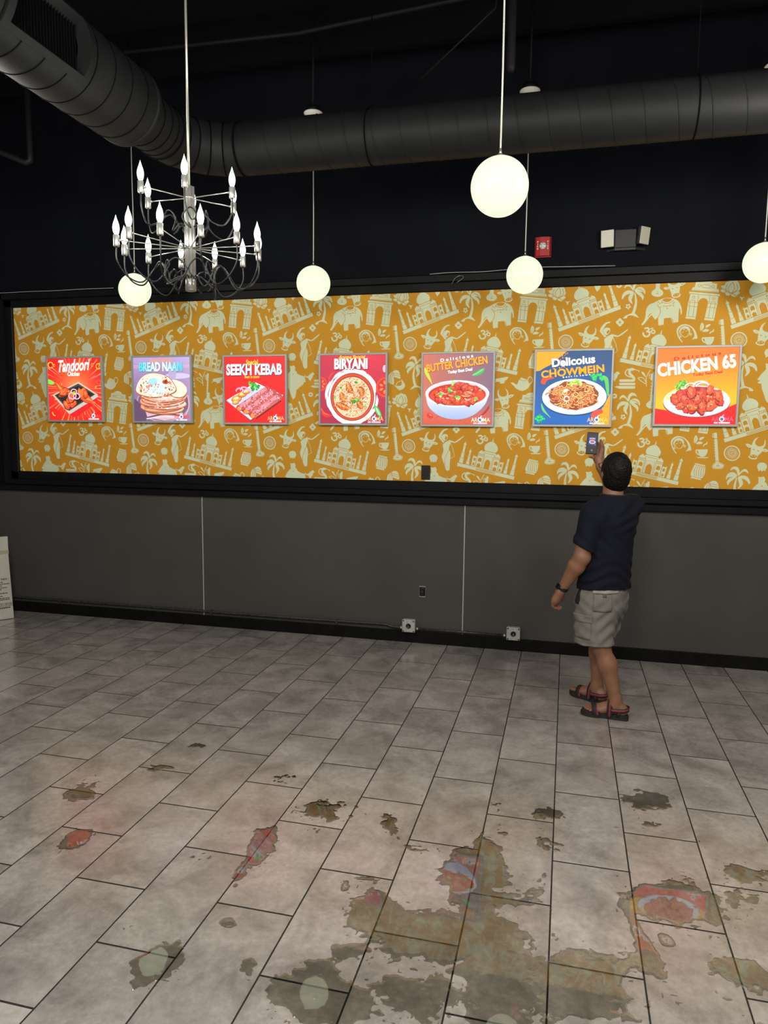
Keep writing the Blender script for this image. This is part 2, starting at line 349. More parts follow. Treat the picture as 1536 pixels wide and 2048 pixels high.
# outlines of the mural print, one repeat, millimetres: ink(0 pale,1 ochre) stroke-width(0 = filled) x z x z ...
MOTIFS = """
# taj1
0 0 1189 90 1645 254 1635 282 1179 117
0 0 1188 123 1219 135 1205 168 1206 173 1200 174 1186 212 1186 217 1181 218 1161 270 1163 278 1156 288 1146 292 1139 308 1143 291 1139 282 1140 270 1146 264 1164 212 1160 208 1164 204 1177 166 1173 161 1177 157
0 0 1242 143 1270 153 1259 177 1259 182 1254 183 1243 212 1243 217 1238 218 1227 247 1228 253 1223 261 1216 265 1209 279 1212 264 1209 256 1210 246 1214 243 1225 214 1222 209 1225 206 1235 176 1232 172 1235 168
1 3 1176 162 1205 173
1 3 1163 209 1185 217
1 3 1144 267 1161 272
1 2.5 1233 172 1258 181
1 2.5 1224 210 1241 216
0 0 1288 159 1316 170 1289 247 1263 238 1261 244 1256 242 1285 158
0 0 1320 171 1365 187 1329 291 1324 292 1319 304 1303 311 1297 311 1291 322 1293 309 1286 303 1280 287 1282 277
1 0 1292 168 1308 174 1303 187 1296 193 1289 190 1287 181
1 0 1279 204 1295 210 1289 226 1283 231 1275 229 1274 220
1 0 1329 175 1356 185 1349 206 1336 210 1329 207 1321 196
1 0 1313 219 1340 229 1332 251 1320 255 1313 252 1305 242
1 3 1289 262 1333 278
1 3 1284 275 1329 292
1 3 1297 265 1292 278
1 3 1308 269 1304 282
1 3 1320 273 1315 287
1 3 1318 170 1284 268
1 3 1367 188 1328 299
0 0 1612 314 1613 320 1607 321 1593 359 1593 364 1588 365 1569 417 1570 425 1564 435 1554 440 1547 455 1551 438 1546 429 1548 417 1554 411 1571 359 1567 355 1571 351 1583 312 1580 308 1584 304 1593 270 1625 281
0 0 1560 285 1560 290 1556 292 1545 321 1545 326 1540 327 1530 356 1531 362 1526 370 1518 374 1511 388 1515 373 1511 365 1513 355 1517 352 1526 322 1523 318 1527 314 1537 285 1533 281 1537 277 1543 251 1571 261
1 3 1581 308 1610 318
1 3 1568 355 1591 363
1 3 1553 414 1569 420
1 2.5 1535 281 1559 290
1 2.5 1526 319 1543 325
0 0 1528 246 1498 330 1493 328 1495 321 1469 312 1497 235 1525 245
0 0 1455 340 1451 349 1436 358 1427 358 1421 368 1423 356 1418 352 1410 336 1414 325 1411 320 1447 217 1493 233
1 0 1512 262 1505 268 1498 265 1496 257 1501 243 1516 249
1 0 1498 301 1491 307 1484 304 1483 295 1488 280 1504 285
1 0 1476 252 1464 256 1456 253 1449 242 1456 221 1484 231
1 0 1460 297 1448 301 1440 298 1433 288 1441 265 1468 275
1 3 1415 307 1460 324
1 3 1411 321 1455 337
1 3 1447 334 1452 321
1 3 1436 330 1441 316
1 3 1424 326 1429 312
1 3 1461 331 1495 234
1 3 1407 327 1446 216
0 0 1368 188 1445 216 1406 327 1417 331 1411 349 1400 352 1318 322 1311 313 1317 295 1329 299
0 0 1317 325 1399 354 1404 370 1402 387 1390 403 1367 416 1341 422 1332 426 1327 437 1320 450 1318 449 1321 435 1323 423 1319 414 1303 393 1293 368 1294 348 1303 334
1 3 1315 304 1413 340
1 3 1313 321 1404 354
1 3 1320 414 1340 421
1 0 1384 195 1428 211 1411 260 1401 271 1388 276 1380 276 1374 271 1368 259 1367 244
1 3 1375 192 1342 286 1404 308 1437 214
1 4 1337 152 1492 208
1 4 1333 162 1488 218
1 3 1179 119 1635 283
# taj2
0 0 408 -978 874 -1078 880 -1050 414 -950
0 0 424 -949 457 -956 462 -921 465 -917 461 -913 469 -873 472 -869 468 -865 479 -812 484 -806 484 -794 478 -785 480 -768 475 -784 466 -790 461 -801 463 -809 451 -862 445 -864 447 -869 437 -908 432 -910 433 -915
0 0 480 -961 508 -967 511 -941 515 -937 511 -933 516 -903 520 -899 516 -895 522 -865 526 -861 526 -851 522 -844 523 -829 518 -843 511 -848 507 -857 509 -862 502 -892 498 -894 499 -899 491 -929 487 -931 487 -936
1 3 435 -910 464 -917
1 3 448 -864 471 -869
1 3 463 -806 479 -809
1 2.5 488 -931 513 -937
1 2.5 500 -895 517 -898
0 0 527 -971 555 -977 573 -898 547 -892 548 -886 543 -884 524 -970
0 0 559 -978 606 -988 629 -882 626 -878 628 -866 618 -852 613 -848 614 -836 609 -847 600 -849 586 -860 583 -869
1 0 535 -966 550 -969 553 -956 551 -947 543 -946 538 -952
1 0 543 -928 559 -932 562 -916 560 -908 552 -906 546 -913
1 0 569 -979 597 -985 601 -963 593 -954 585 -952 573 -957
1 0 579 -934 607 -940 612 -917 603 -907 596 -906 584 -911
1 3 581 -885 626 -895
1 3 584 -871 629 -881
1 3 589 -887 592 -873
1 3 601 -889 604 -875
1 3 612 -892 615 -878
1 3 557 -977 579 -878
1 3 607 -988 632 -874
0 0 878 -1010 881 -1006 877 -1002 885 -963 888 -958 884 -955 895 -901 901 -895 900 -883 895 -874 897 -858 892 -874 883 -879 877 -890 879 -898 867 -951 861 -953 863 -958 853 -997 847 -999 849 -1004 839 -1038 871 -1045
0 0 819 -1007 822 -1003 819 -999 825 -969 827 -965 824 -961 831 -931 835 -927 835 -918 830 -910 832 -895 827 -910 820 -914 816 -923 818 -929 810 -958 806 -960 807 -965 799 -995 794 -997 795 -1002 787 -1027 815 -1033
1 3 848 -999 878 -1005
1 3 862 -953 886 -958
1 3 880 -895 897 -899
1 2.5 796 -997 821 -1003
1 2.5 808 -961 826 -965
0 0 772 -1023 791 -938 785 -936 784 -943 758 -937 740 -1017 769 -1023
0 0 760 -907 762 -897 754 -882 746 -877 746 -864 742 -876 736 -877 721 -886 718 -897 713 -900 690 -1006 736 -1016
1 0 767 -1001 764 -993 757 -991 751 -998 748 -1011 764 -1015
1 0 776 -962 773 -953 766 -952 760 -958 756 -974 772 -978
1 0 732 -991 723 -982 716 -980 704 -985 699 -1007 727 -1013
1 0 742 -945 734 -935 726 -933 714 -939 709 -962 737 -968
1 3 710 -913 756 -923
1 3 713 -899 759 -909
1 3 751 -907 747 -921
1 3 739 -904 736 -918
1 3 727 -902 724 -916
1 3 760 -916 738 -1016
1 3 713 -892 688 -1005
0 0 609 -988 687 -1005 712 -891 724 -894 728 -875 720 -867 637 -849 626 -853 622 -872 634 -875
0 0 637 -847 721 -865 733 -854 740 -839 739 -819 726 -797 708 -778 703 -770 704 -758 705 -743 703 -743 698 -756 694 -768 686 -773 661 -783 640 -798 630 -815 631 -832
1 3 625 -863 725 -884
1 3 632 -848 725 -868
1 3 686 -773 707 -778
1 0 626 -991 670 -1001 681 -951 679 -936 671 -925 664 -921 656 -922 645 -928 637 -941
1 3 616 -989 638 -893 701 -906 680 -1003
1 4 564 -1002 722 -1036
1 4 566 -992 724 -1026
1 3 414 -948 880 -1048
# gate
0 0 2168 438 2316 421 2314 384 2161 400
0 0 2188 437 2207 450 2237 457 2267 445 2284 425
0 0 2148 401 2327 381 2332 356 2139 377
0 0 2126 370 2339 344 2338 330 2124 356
0 0 2134 358 2330 333 2324 277 2328 276 2328 270 2324 271 2322 249 2322 242 2318 242 2310 171 2112 188 2118 262 2115 268 2120 268 2122 290 2119 297 2125 297
1 0 2175 170 2180 184 2187 255 2190 283 2196 302 2210 316 2228 320 2247 313 2259 294 2258 269 2249 217 2243 175 2241 159
0 0 2110 190 2179 182 2178 165 2109 174
0 0 2241 176 2310 170 2307 152 2239 160
1 3 2146 381 2331 360
1 3 2134 354 2330 331
1 3 2191 344 2188 286
1 3 2270 332 2266 284
1 3 2121 293 2191 286
1 3 2118 266 2188 257
1 3 2257 281 2323 273
1 3 2253 253 2321 245
1 3 2138 307 2171 303
1 3 2280 291 2312 288
1 3 2134 303 2129 191
1 3 2169 302 2159 187
1 3 2281 289 2267 175
1 3 2311 286 2297 173
1 3 2110 190 2178 182
1 3 2241 176 2309 170
1 3 2167 327 2166 324 2165 322 2164 320 2161 319 2159 319 2156 319 2154 320 2152 322 2150 325 2150 328 2150 330 2151 333 2153 335 2155 336 2158 336 2160 336 2163 334 2165 332 2166 330 2167 327
1 3 2305 312 2305 309 2304 306 2302 305 2300 303 2297 303 2295 303 2292 305 2290 307 2289 309 2288 312 2289 315 2290 317 2291 319 2294 320 2296 321 2299 320 2301 319 2303 317 2305 314 2305 312
1 3 2202 410 2201 407 2200 405 2198 403 2196 402 2193 401 2190 402 2188 403 2186 405 2184 408 2184 411 2184 414 2185 416 2187 418 2189 420 2192 420 2195 419 2197 418 2200 416 2201 413 2202 410
1 3 2295 401 2295 398 2294 396 2292 394 2290 393 2287 392 2284 393 2282 394 2280 396 2278 399 2278 402 2278 405 2279 407 2281 409 2283 410 2286 411 2289 410 2291 409 2293 407 2295 404 2295 401
1 3 2205 410 2224 417 2259 413 2275 403 2260 390 2225 394 2205 410
# elephant
0 0 1798 137 1798 133 1800 130 1804 129 1808 130 1812 133 1817 138 1823 145 1828 152 1833 159 1838 166 1843 174 1848 181 1853 187 1858 194 1863 199 1868 201 1872 199 1876 194 1879 188 1882 183 1886 179 1889 175 1893 172 1897 172 1901 174 1906 180 1910 185 1913 186 1915 183 1915 176 1916 169 1916 161 1917 152 1918 142 1919 133 1921 127 1925 125 1929 126 1935 127 1940 128 1945 129 1950 129 1955 130 1958 132 1959 138 1959 145 1958 153 1958 160 1958 165 1959 170 1960 175 1962 178 1966 179 1971 179 1977 179 1983 179 1989 180 1995 181 2001 181 2006 180 2009 176 2010 171 2011 164 2013 159 2015 154 2016 149 2018 145 2020 142 2024 141 2028 142 2033 144 2038 146 2043 146 2049 146 2055 147 2059 150 2060 156 2060 164 2060 174 2059 184 2059 196 2059 209 2059 221 2059 232 2060 239 2061 244 2062 248 2063 250 2064 249 2066 246 2067 242 2069 237 2070 229 2071 220 2073 211 2074 205 2076 203 2078 202 2079 204 2080 207 2081 213 2081 220 2081 228 2080 236 2079 244 2077 252 2075 260 2072 268 2069 275 2066 282 2062 289 2058 295 2054 299 2050 304 2045 307 2040 311 2034 314 2028 317 2021 320 2014 322 2007 324 1999 326 1991 327 1983 328 1975 328 1966 327 1957 326 1948 325 1940 323 1933 320 1926 317 1918 314 1910 310 1901 305 1892 301 1883 296 1874 293 1865 289 1856 286 1848 281 1842 276 1838 270 1834 264 1831 258 1829 252 1827 245 1826 239 1825 232 1824 224 1824 216 1825 208 1824 200 1823 192 1822 184 1820 176 1817 168 1813 160 1807 151 1801 143
1 5 1842 190 1844 192 1846 196 1849 201 1852 204 1855 208 1859 212 1863 215 1865 217
1 4 1902 280 1906 275 1912 267 1919 259 1924 250 1926 243 1928 235 1928 226 1928 219 1926 211 1923 203 1920 196 1916 190 1913 185 1910 181 1906 178 1904 176
1 0 1942 317 1941 314 1942 310 1945 307 1949 304 1954 301 1960 299 1966 297 1972 297 1978 297 1984 299 1990 301 1995 303 1999 307 2003 311 2006 315 2005 318 2000 321 1992 323 1982 324 1973 325 1965 324 1955 323 1947 320
1 3.5 1933 313 1935 310 1937 305 1940 299 1944 295 1951 292 1959 289 1967 288 1975 287 1983 288 1991 290 1999 293 2005 296 2010 300 2013 305 2015 310 2017 314
1 2.5 1915 295 1915 294 1914 293 1914 293 1913 292 1911 292 1910 292 1909 293 1909 293 1908 295 1908 296 1908 297 1908 298 1909 299 1910 299 1911 299 1912 299 1913 299 1914 298 1915 297 1915 295
1 2.5 1927 287 1927 286 1926 285 1926 284 1925 284 1924 284 1922 284 1921 284 1921 285 1920 286 1920 287 1920 289 1920 290 1921 290 1922 291 1923 291 1924 291 1925 290 1926 289 1927 288 1927 287
1 2.5 1939 295 1939 294 1938 293 1937 292 1937 291 1935 291 1934 291 1933 292 1932 293 1932 294 1932 295 1932 296 1932 297 1933 298 1934 299 1935 299 1936 298 1937 298 1938 297 1939 296 1939 295
1 2.5 1954 268 1954 267 1954 266 1953 265 1952 265 1951 265 1950 265 1949 265 1948 266 1947 267 1947 268 1947 269 1948 271 1949 271 1950 272 1951 272 1952 272 1953 271 1954 270 1954 269 1954 268
1 2.5 1967 265 1967 264 1967 263 1966 262 1965 262 1964 262 1963 262 1962 262 1961 263 1960 264 1960 265 1960 267 1961 268 1961 268 1962 269 1963 269 1965 269 1966 268 1966 267 1967 266 1967 265
1 2.5 1980 267 1980 266 1979 265 1978 264 1977 264 1976 263 1975 264 1974 264 1973 265 1973 266 1973 267 1973 268 1973 269 1974 270 1975 271 1976 271 1977 271 1978 270 1979 269 1980 268 1980 267
1 2.5 1994 269 1994 268 1993 267 1993 266 1992 265 1990 265 1989 265 1988 266 1988 267 1987 268 1987 269 1987 270 1987 271 1988 272 1989 272 1990 273 1991 272 1992 272 1993 271 1994 270 1994 269
1 2.5 2005 272 2005 271 2004 270 2004 269 2003 269 2001 269 2000 269 1999 269 1999 270 1998 271 1998 272 1998 274 1998 275 1999 275 2000 276 2001 276 2002 276 2003 275 2004 274 2005 273 2005 272
1 2.5 2018 284 2018 283 2018 282 2017 281 2016 281 2015 280 2014 281 2013 281 2012 282 2012 283 2011 284 2011 285 2012 286 2013 287 2014 288 2015 288 2016 288 2017 287 2018 286 2018 285 2018 284
1 2.5 2027 293 2026 292 2026 291 2025 290 2024 289 2023 289 2022 289 2021 290 2020 291 2020 292 2019 293 2020 294 2020 295 2021 296 2022 296 2023 296 2024 296 2025 296 2026 295 2026 294 2027 293
1 2.5 1980 250 1979 249 1979 248 1978 247 1977 247 1976 247 1975 247 1974 247 1973 248 1973 249 1972 250 1973 252 1973 253 1974 253 1975 254 1976 254 1977 254 1978 253 1979 252 1979 251 1980 250
1 2.5 1933 260 1933 259 1933 258 1932 257 1931 256 1930 256 1929 256 1928 257 1927 258 1926 259 1926 260 1926 261 1927 262 1928 263 1929 263 1930 263 1931 263 1932 263 1933 262 1933 261 1933 260
1 2.5 2024 269 2024 268 2024 267 2023 266 2022 266 2021 266 2020 266 2019 266 2018 267 2017 268 2017 269 2017 270 2018 271 2018 272 2019 273 2020 273 2022 273 2023 272 2023 271 2024 270 2024 269
1 4 1959 176 1959 133
1 4 2014 175 2025 144
1 0 1848 236 1848 236 1848 235 1847 235 1847 234 1846 234 1846 234 1845 235 1844 235 1844 236 1844 236 1844 237 1844 238 1845 238 1845 238 1846 238 1847 238 1847 238 1848 238 1848 237
# bride
0 0 2093 -2 2088 3 2081 11 2074 20 2068 30 2062 41 2058 52 2054 63 2052 74 2051 84 2052 94 2055 103 2060 111 2067 118 2075 124 2084 129 2094 131 2104 132 2114 132 2125 129 2135 126 2145 121 2154 114 2163 107 2171 98 2178 88 2185 78 2190 66 2195 52 2199 37 2200 27 2195 23 2187 23 2180 23 2173 20 2166 16 2163 17 2166 24 2173 34 2178 45 2177 56 2174 67 2170 77 2166 86 2162 94 2156 101 2148 108 2139 114 2130 119 2120 121 2109 122 2100 120 2091 117 2082 112 2075 105 2070 97 2066 88 2064 79 2064 69 2065 58 2068 47 2073 37 2079 26 2085 18 2090 11 2095 5 2098 1 2098 -2 2097 -3
0 0 2068 76 2069 81 2071 89 2074 96 2078 102 2083 108 2089 112 2096 116 2102 118 2110 119 2117 117 2125 115 2131 112 2136 107 2140 101 2144 95 2145 89 2146 83 2145 77 2143 72 2141 70 2139 72 2136 78 2133 85 2129 91 2124 94 2118 97 2112 99 2106 100 2100 100 2095 98 2090 95 2086 92 2082 87 2079 80 2077 74 2074 71 2072 70 2070 70 2068 73
0 4 2082 73 2083 69 2084 64 2085 57 2088 52 2092 47 2098 43 2103 39 2109 37 2114 37 2119 38 2124 40 2129 43 2132 49 2135 56 2138 63 2140 68
0 0 2087 39 2087 36 2086 34 2084 32 2082 31 2080 31 2078 31 2075 33 2074 34 2072 37 2072 39 2072 41 2073 44 2075 45 2077 46 2079 47 2082 46 2084 45 2085 43 2087 41
0 0 2159 56 2159 53 2158 51 2156 49 2154 48 2151 47 2148 48 2146 49 2144 51 2143 54 2142 56 2142 59 2143 62 2145 64 2148 65 2150 65 2153 65 2155 64 2157 62 2159 59
1 0 2083 38 2083 37 2082 36 2082 36 2081 35 2080 35 2079 35 2078 36 2077 37 2077 37 2077 38 2077 39 2077 40 2078 41 2079 41 2079 42 2080 41 2081 41 2082 40 2082 39
1 0 2154 55 2154 54 2154 53 2153 52 2152 52 2151 52 2150 52 2149 52 2148 53 2147 54 2147 55 2147 56 2148 57 2149 58 2149 59 2151 59 2152 59 2153 58 2153 57 2154 56
0 4 2088 76 2102 74
0 4 2115 81 2127 84
0 0 2108 93 2107 91 2107 90 2106 89 2105 88 2103 88 2102 88 2101 89 2100 90 2099 92 2099 93 2099 94 2099 96 2100 97 2101 97 2103 98 2104 97 2106 97 2107 96 2107 94
0 4 2074 73 2078 47
0 4 2140 78 2148 64
1 4 2062 74 2063 79 2065 87 2069 95 2073 102 2079 108 2086 113 2094 117 2102 119 2111 120 2120 119 2128 117 2135 113 2140 108 2144 100 2147 93 2149 88
# om
0 13 1821 103 1824 104 1829 106 1834 108 1838 109 1842 108 1846 107 1850 105 1852 102 1853 99 1853 95 1851 91 1849 87 1846 85 1842 84 1837 83 1834 82
0 13 1837 82 1840 82 1846 81 1851 79 1855 77 1858 73 1859 69 1860 64 1859 60 1857 56 1854 52 1850 48 1846 46 1842 45 1837 44 1832 45 1828 46 1824 49 1821 52 1817 56 1815 60 1814 65 1813 70 1813 74 1813 77
0 10 1858 76 1860 77 1863 78 1867 80 1870 82 1873 85 1876 88 1879 91 1883 92 1886 92 1890 90 1894 87 1896 84 1896 81 1896 77 1895 73 1893 70 1890 68 1886 68 1883 68 1880 68 1877 70 1875 74 1873 77 1872 79
0 6 1862 104 1865 103 1868 102 1871 100 1874 100 1877 101 1880 103 1883 106 1885 107
0 0 1878 109 1877 108 1877 107 1876 106 1875 105 1874 105 1872 105 1871 106 1870 107 1870 108 1869 110 1870 111 1870 112 1871 113 1872 114 1873 114 1875 113 1876 113 1877 112 1877 111
# leaves
0 0 2218 79 2216 84 2214 93 2214 104 2214 113 2216 122 2219 131 2223 138 2226 141 2230 139 2234 134 2238 127 2241 120 2241 115 2241 109 2239 103 2237 97 2233 91 2227 84 2222 80
0 0 2253 105 2252 108 2253 113 2254 119 2257 123 2263 126 2271 128 2280 130 2285 130 2286 128 2285 124 2283 120 2280 116 2276 113 2272 109 2267 106 2263 104 2260 103 2257 103 2254 103
0 0 2231 76 2232 80 2237 86 2244 91 2251 94 2258 94 2266 92 2273 90 2277 87 2278 84 2276 80 2272 77 2267 75 2259 74 2247 73 2237 74
1 3 2219 82 2228 123
0 0 2284 53 2283 55 2282 60 2282 65 2284 69 2287 73 2291 76 2295 78 2300 80 2304 82 2305 87 2306 93 2307 96 2309 94 2311 90 2312 85 2312 81 2310 76 2307 72 2303 70 2298 69 2293 67 2289 62 2286 56
# cup
0 0 2247 -801 2317 -799 2314 -826 2305 -844 2294 -856 2269 -857 2257 -845 2252 -828
0 9 2252 -810 2249 -809 2245 -807 2241 -805 2238 -806 2236 -808 2234 -811 2234 -816 2234 -820 2236 -824 2239 -829 2242 -833 2246 -836 2250 -838 2254 -839 2258 -840 2261 -840
0 0 2236 -860 2330 -858 2314 -866 2252 -867
# sitar1
0 0 2353 -673 2373 -672 2398 -887 2375 -888
0 0 2386 -875 2390 -877 2394 -882 2399 -889 2404 -894 2412 -899 2421 -903 2429 -907 2434 -911 2437 -916 2437 -922 2435 -928 2433 -933 2430 -937 2425 -940 2420 -942 2414 -944 2406 -945 2398 -946 2389 -947 2381 -946 2374 -945 2367 -944 2361 -941 2356 -938 2354 -933 2354 -928 2355 -922 2357 -917 2359 -912 2363 -907 2368 -902 2372 -897 2375 -890 2378 -883 2382 -878
1 3 2359 -719 2380 -718
1 3 2355 -717 2377 -716
1 4 2386 -910 2397 -910
1 6 2383 -923 2404 -922
1 2.5 2386 -881 2388 -884 2392 -888 2396 -893 2401 -898 2408 -902 2416 -906 2424 -909 2429 -913 2431 -918 2431 -922 2430 -926 2428 -930 2425 -933 2420 -936 2415 -938 2410 -939 2404 -940 2397 -941 2389 -942 2383 -941 2376 -940 2370 -939 2365 -937 2361 -934 2360 -931 2359 -927 2360 -922 2362 -918 2364 -913 2368 -909 2372 -904 2375 -899 2378 -894 2381 -889 2384 -884 2386 -881
0 6 2341 -683 2356 -683
0 6 2342 -695 2356 -694
0 6 2342 -706 2357 -705
0 4 2352 -734 2361 -734
0 4 2354 -753 2363 -753
0 4 2356 -772 2365 -772
0 4 2358 -791 2367 -791
0 4 2360 -810 2369 -810
0 4 2362 -829 2371 -828
0 4 2364 -848 2373 -847
# wheel
0 8.5 1297 10 1295 -6 1288 -21 1276 -33 1262 -41 1245 -43 1229 -40 1214 -32 1201 -20 1193 -5 1190 11 1192 28 1199 43 1211 55 1225 62 1242 65 1258 62 1273 54 1285 42 1293 27 1297 10
0 4 1251 11 1251 8 1250 6 1248 5 1246 3 1244 3 1241 3 1239 5 1237 6 1236 8 1236 11 1236 13 1237 15 1239 17 1241 18 1243 18 1246 18 1248 17 1249 15 1251 13 1251 11
0 2.6 1260 11 1286 10
0 2.6 1259 7 1285 1
0 2.6 1258 3 1282 -8
0 2.6 1257 0 1278 -16
0 2.6 1254 -2 1271 -23
0 2.6 1251 -4 1263 -28
0 2.6 1248 -5 1254 -31
0 2.6 1244 -6 1245 -32
0 2.6 1240 -5 1236 -31
0 2.6 1237 -4 1226 -28
0 2.6 1234 -2 1218 -22
0 2.6 1231 1 1211 -16
0 2.6 1229 4 1206 -7
0 2.6 1228 7 1202 2
0 2.6 1227 11 1201 11
0 2.6 1227 15 1202 21
0 2.6 1229 18 1205 30
0 2.6 1230 21 1209 38
0 2.6 1233 24 1216 45
0 2.6 1236 26 1224 50
0 2.6 1239 27 1233 53
0 2.6 1243 27 1242 54
0 2.6 1247 27 1251 52
0 2.6 1250 26 1260 49
0 2.6 1253 24 1269 44
0 2.6 1256 21 1276 37
0 2.6 1258 18 1281 29
0 2.6 1259 14 1284 20
# bull1
0 0 1369 3 1370 12 1371 24 1371 36 1372 46 1373 54 1375 61 1377 66 1381 69 1386 70 1393 69 1401 67 1409 65 1417 64 1425 62 1434 61 1441 59 1447 57 1452 55 1456 52 1457 48 1456 42 1452 34 1447 26 1442 18 1437 12 1431 5 1425 0 1421 -6 1419 -12 1418 -18 1417 -24 1415 -28 1410 -30 1404 -32 1397 -32 1391 -32 1384 -31 1376 -28 1369 -25 1364 -22 1360 -18 1358 -14 1357 -10 1358 -7 1360 -5 1363 -4 1366 -2
0 0 1379 65 1376 74 1378 85 1381 95 1384 104 1388 112 1393 119 1402 127 1412 133 1418 135 1415 130 1408 120 1403 111 1400 103 1398 96 1398 89 1400 84 1404 78 1409 74 1415 70 1423 67 1430 66 1437 66 1445 69 1451 72 1456 77 1459 84 1461 91 1461 101 1461 112 1461 119 1463 118 1466 112 1468 105 1470 96 1470 87 1469 77 1467 69 1463 62 1457 56 1447 51 1433 49 1420 48 1405 52 1390 58
0 0 1370 56 1366 55 1360 55 1355 56 1350 59 1345 63 1340 69 1336 75 1335 80 1336 82 1340 83 1346 84 1352 83 1359 81 1367 77 1374 73 1379 70 1380 66 1378 62 1374 58
0 0 1450 45 1454 47 1461 49 1467 49 1473 49 1479 46 1485 42 1490 37 1492 34 1490 31 1486 28 1480 26 1474 25 1468 26 1460 27 1453 29 1448 31 1446 34 1446 38 1447 42
1 0 1349 73 1366 65 1358 64
1 0 1369 -4 1373 -2 1378 1 1384 3 1389 4 1396 3 1403 1 1410 -1 1414 -3 1416 -7 1416 -11 1414 -14 1412 -17 1408 -20 1402 -21 1396 -23 1390 -23 1385 -22 1378 -20 1373 -17 1369 -15 1367 -12 1366 -10 1367 -7
0 0 1386 -5 1385 -6 1385 -7 1384 -8 1383 -8 1382 -8 1381 -8 1380 -8 1379 -7 1378 -6 1378 -5 1378 -3 1379 -2 1379 -1 1380 -1 1382 -1 1383 -1 1384 -2 1385 -2 1385 -3
0 0 1406 -7 1406 -8 1405 -9 1405 -10 1404 -11 1402 -11 1401 -11 1400 -10 1399 -9 1399 -8 1398 -7 1399 -6 1399 -5 1400 -4 1401 -3 1402 -3 1403 -3 1404 -4 1405 -5 1406 -6
1 6 1386 43 1397 40
1 6 1417 33 1427 30
1 0 1458 39 1482 34 1461 33
# dancer
0 0 253 -751 253 -738 258 -722 268 -706 279 -692 290 -683 301 -678 315 -675 327 -674 328 -678 324 -684 315 -686 303 -690 295 -699 288 -710 282 -722 276 -734 273 -745 268 -753 260 -755
0 0 253 -749 271 -749 303 -785 291 -793
0 0 276 -751 275 -747 276 -741 278 -736 281 -731 285 -727 290 -723 296 -720 302 -719 308 -719 314 -720 320 -722 324 -725 327 -728 329 -733 329 -738 329 -743 328 -748 325 -754 322 -759 319 -764 315 -768 311 -772 307 -774 303 -776 299 -774 294 -771 290 -767 287 -763 283 -760 280 -758 277 -755
1 0 302 -752 318 -734 325 -746 316 -764 307 -767
0 0 287 -813 289 -804 294 -797 304 -786 318 -776 335 -770 350 -768 355 -774 355 -785 350 -802 344 -821 340 -833 340 -844 346 -855 352 -867 354 -883 354 -903 352 -931 350 -962 350 -992 347 -1015 333 -1021 318 -1015 312 -998 307 -975 293 -945 282 -916 282 -897 286 -881 292 -866 295 -851 292 -831
0 0 350 -769 389 -782 418 -760 460 -730 459 -739 430 -765 401 -785 386 -791 354 -784
0 4 351 -791 374 -843 389 -899 353 -918
1 3.5 340 -849 337 -855 332 -865 327 -876 323 -886 319 -894 315 -903 311 -912 309 -921 307 -934 307 -948 307 -961 307 -970
1 3.5 294 -797 299 -793 305 -788 312 -783 318 -779 323 -776 328 -773 332 -772 336 -770
# flower1
0 0 1670 154 1670 149 1668 145 1665 142 1661 140 1657 140 1652 140 1648 142 1645 146 1643 150 1642 154 1642 159 1644 163 1647 166 1651 168 1656 169 1660 168 1664 166 1667 162 1669 158
0 0 1639 154 1638 150 1637 146 1634 143 1630 141 1625 140 1621 141 1617 143 1614 146 1611 150 1611 155 1611 159 1613 163 1616 167 1620 168 1624 169 1628 168 1633 166 1636 163 1638 159
0 0 1655 138 1655 133 1653 129 1650 126 1646 124 1642 124 1637 124 1633 127 1630 130 1628 134 1627 138 1627 143 1629 147 1632 150 1636 152 1640 153 1645 152 1649 150 1652 147 1654 142
0 0 1654 170 1653 166 1652 162 1649 159 1645 157 1640 156 1636 157 1632 159 1629 162 1626 166 1626 171 1626 175 1628 179 1631 182 1635 184 1639 185 1644 184 1648 182 1651 179 1653 175
0 0 1656 154 1656 149 1654 145 1650 141 1646 139 1641 138 1636 139 1632 141 1628 145 1626 150 1625 155 1625 160 1627 164 1631 168 1635 170 1640 170 1645 170 1649 167 1653 164 1655 159
1 0 1648 154 1648 152 1647 149 1645 148 1643 147 1641 146 1638 147 1636 148 1634 150 1633 152 1633 154 1633 157 1634 159 1636 161 1638 162 1640 162 1643 162 1645 161 1647 159 1648 157
# flower2
0 0 1715 268 1715 265 1714 263 1712 262 1710 261 1708 260 1706 261 1704 262 1702 263 1701 266 1700 268 1701 270 1702 272 1703 274 1705 275 1707 275 1710 275 1712 274 1713 272 1715 270
0 0 1705 257 1704 254 1703 252 1702 251 1700 250 1698 249 1695 250 1693 251 1692 253 1691 255 1690 257 1690 259 1691 261 1693 263 1695 264 1697 264 1699 264 1701 263 1703 261 1704 259
0 0 1692 265 1691 263 1690 261 1689 259 1687 258 1685 258 1682 258 1680 259 1679 261 1677 263 1677 265 1677 268 1678 270 1680 271 1682 272 1684 273 1686 272 1688 271 1690 270 1691 267
0 0 1694 281 1694 279 1693 277 1691 275 1689 274 1687 274 1685 274 1682 275 1681 277 1680 279 1679 281 1679 284 1680 286 1682 287 1684 288 1686 289 1688 288 1691 287 1692 285 1693 283
0 0 1708 283 1708 280 1707 278 1706 277 1704 276 1701 275 1699 276 1697 277 1695 278 1694 281 1694 283 1694 285 1695 287 1696 289 1698 290 1701 290 1703 290 1705 289 1707 287 1708 285
1 0 1699 271 1699 270 1698 268 1698 268 1697 267 1696 267 1694 267 1693 268 1693 269 1692 270 1692 271 1692 272 1692 273 1693 274 1694 274 1695 274 1696 274 1697 274 1698 273 1699 272
# vee
0 0 1229 325 1248 319 1265 323 1253 310 1247 288 1240 307
# shell
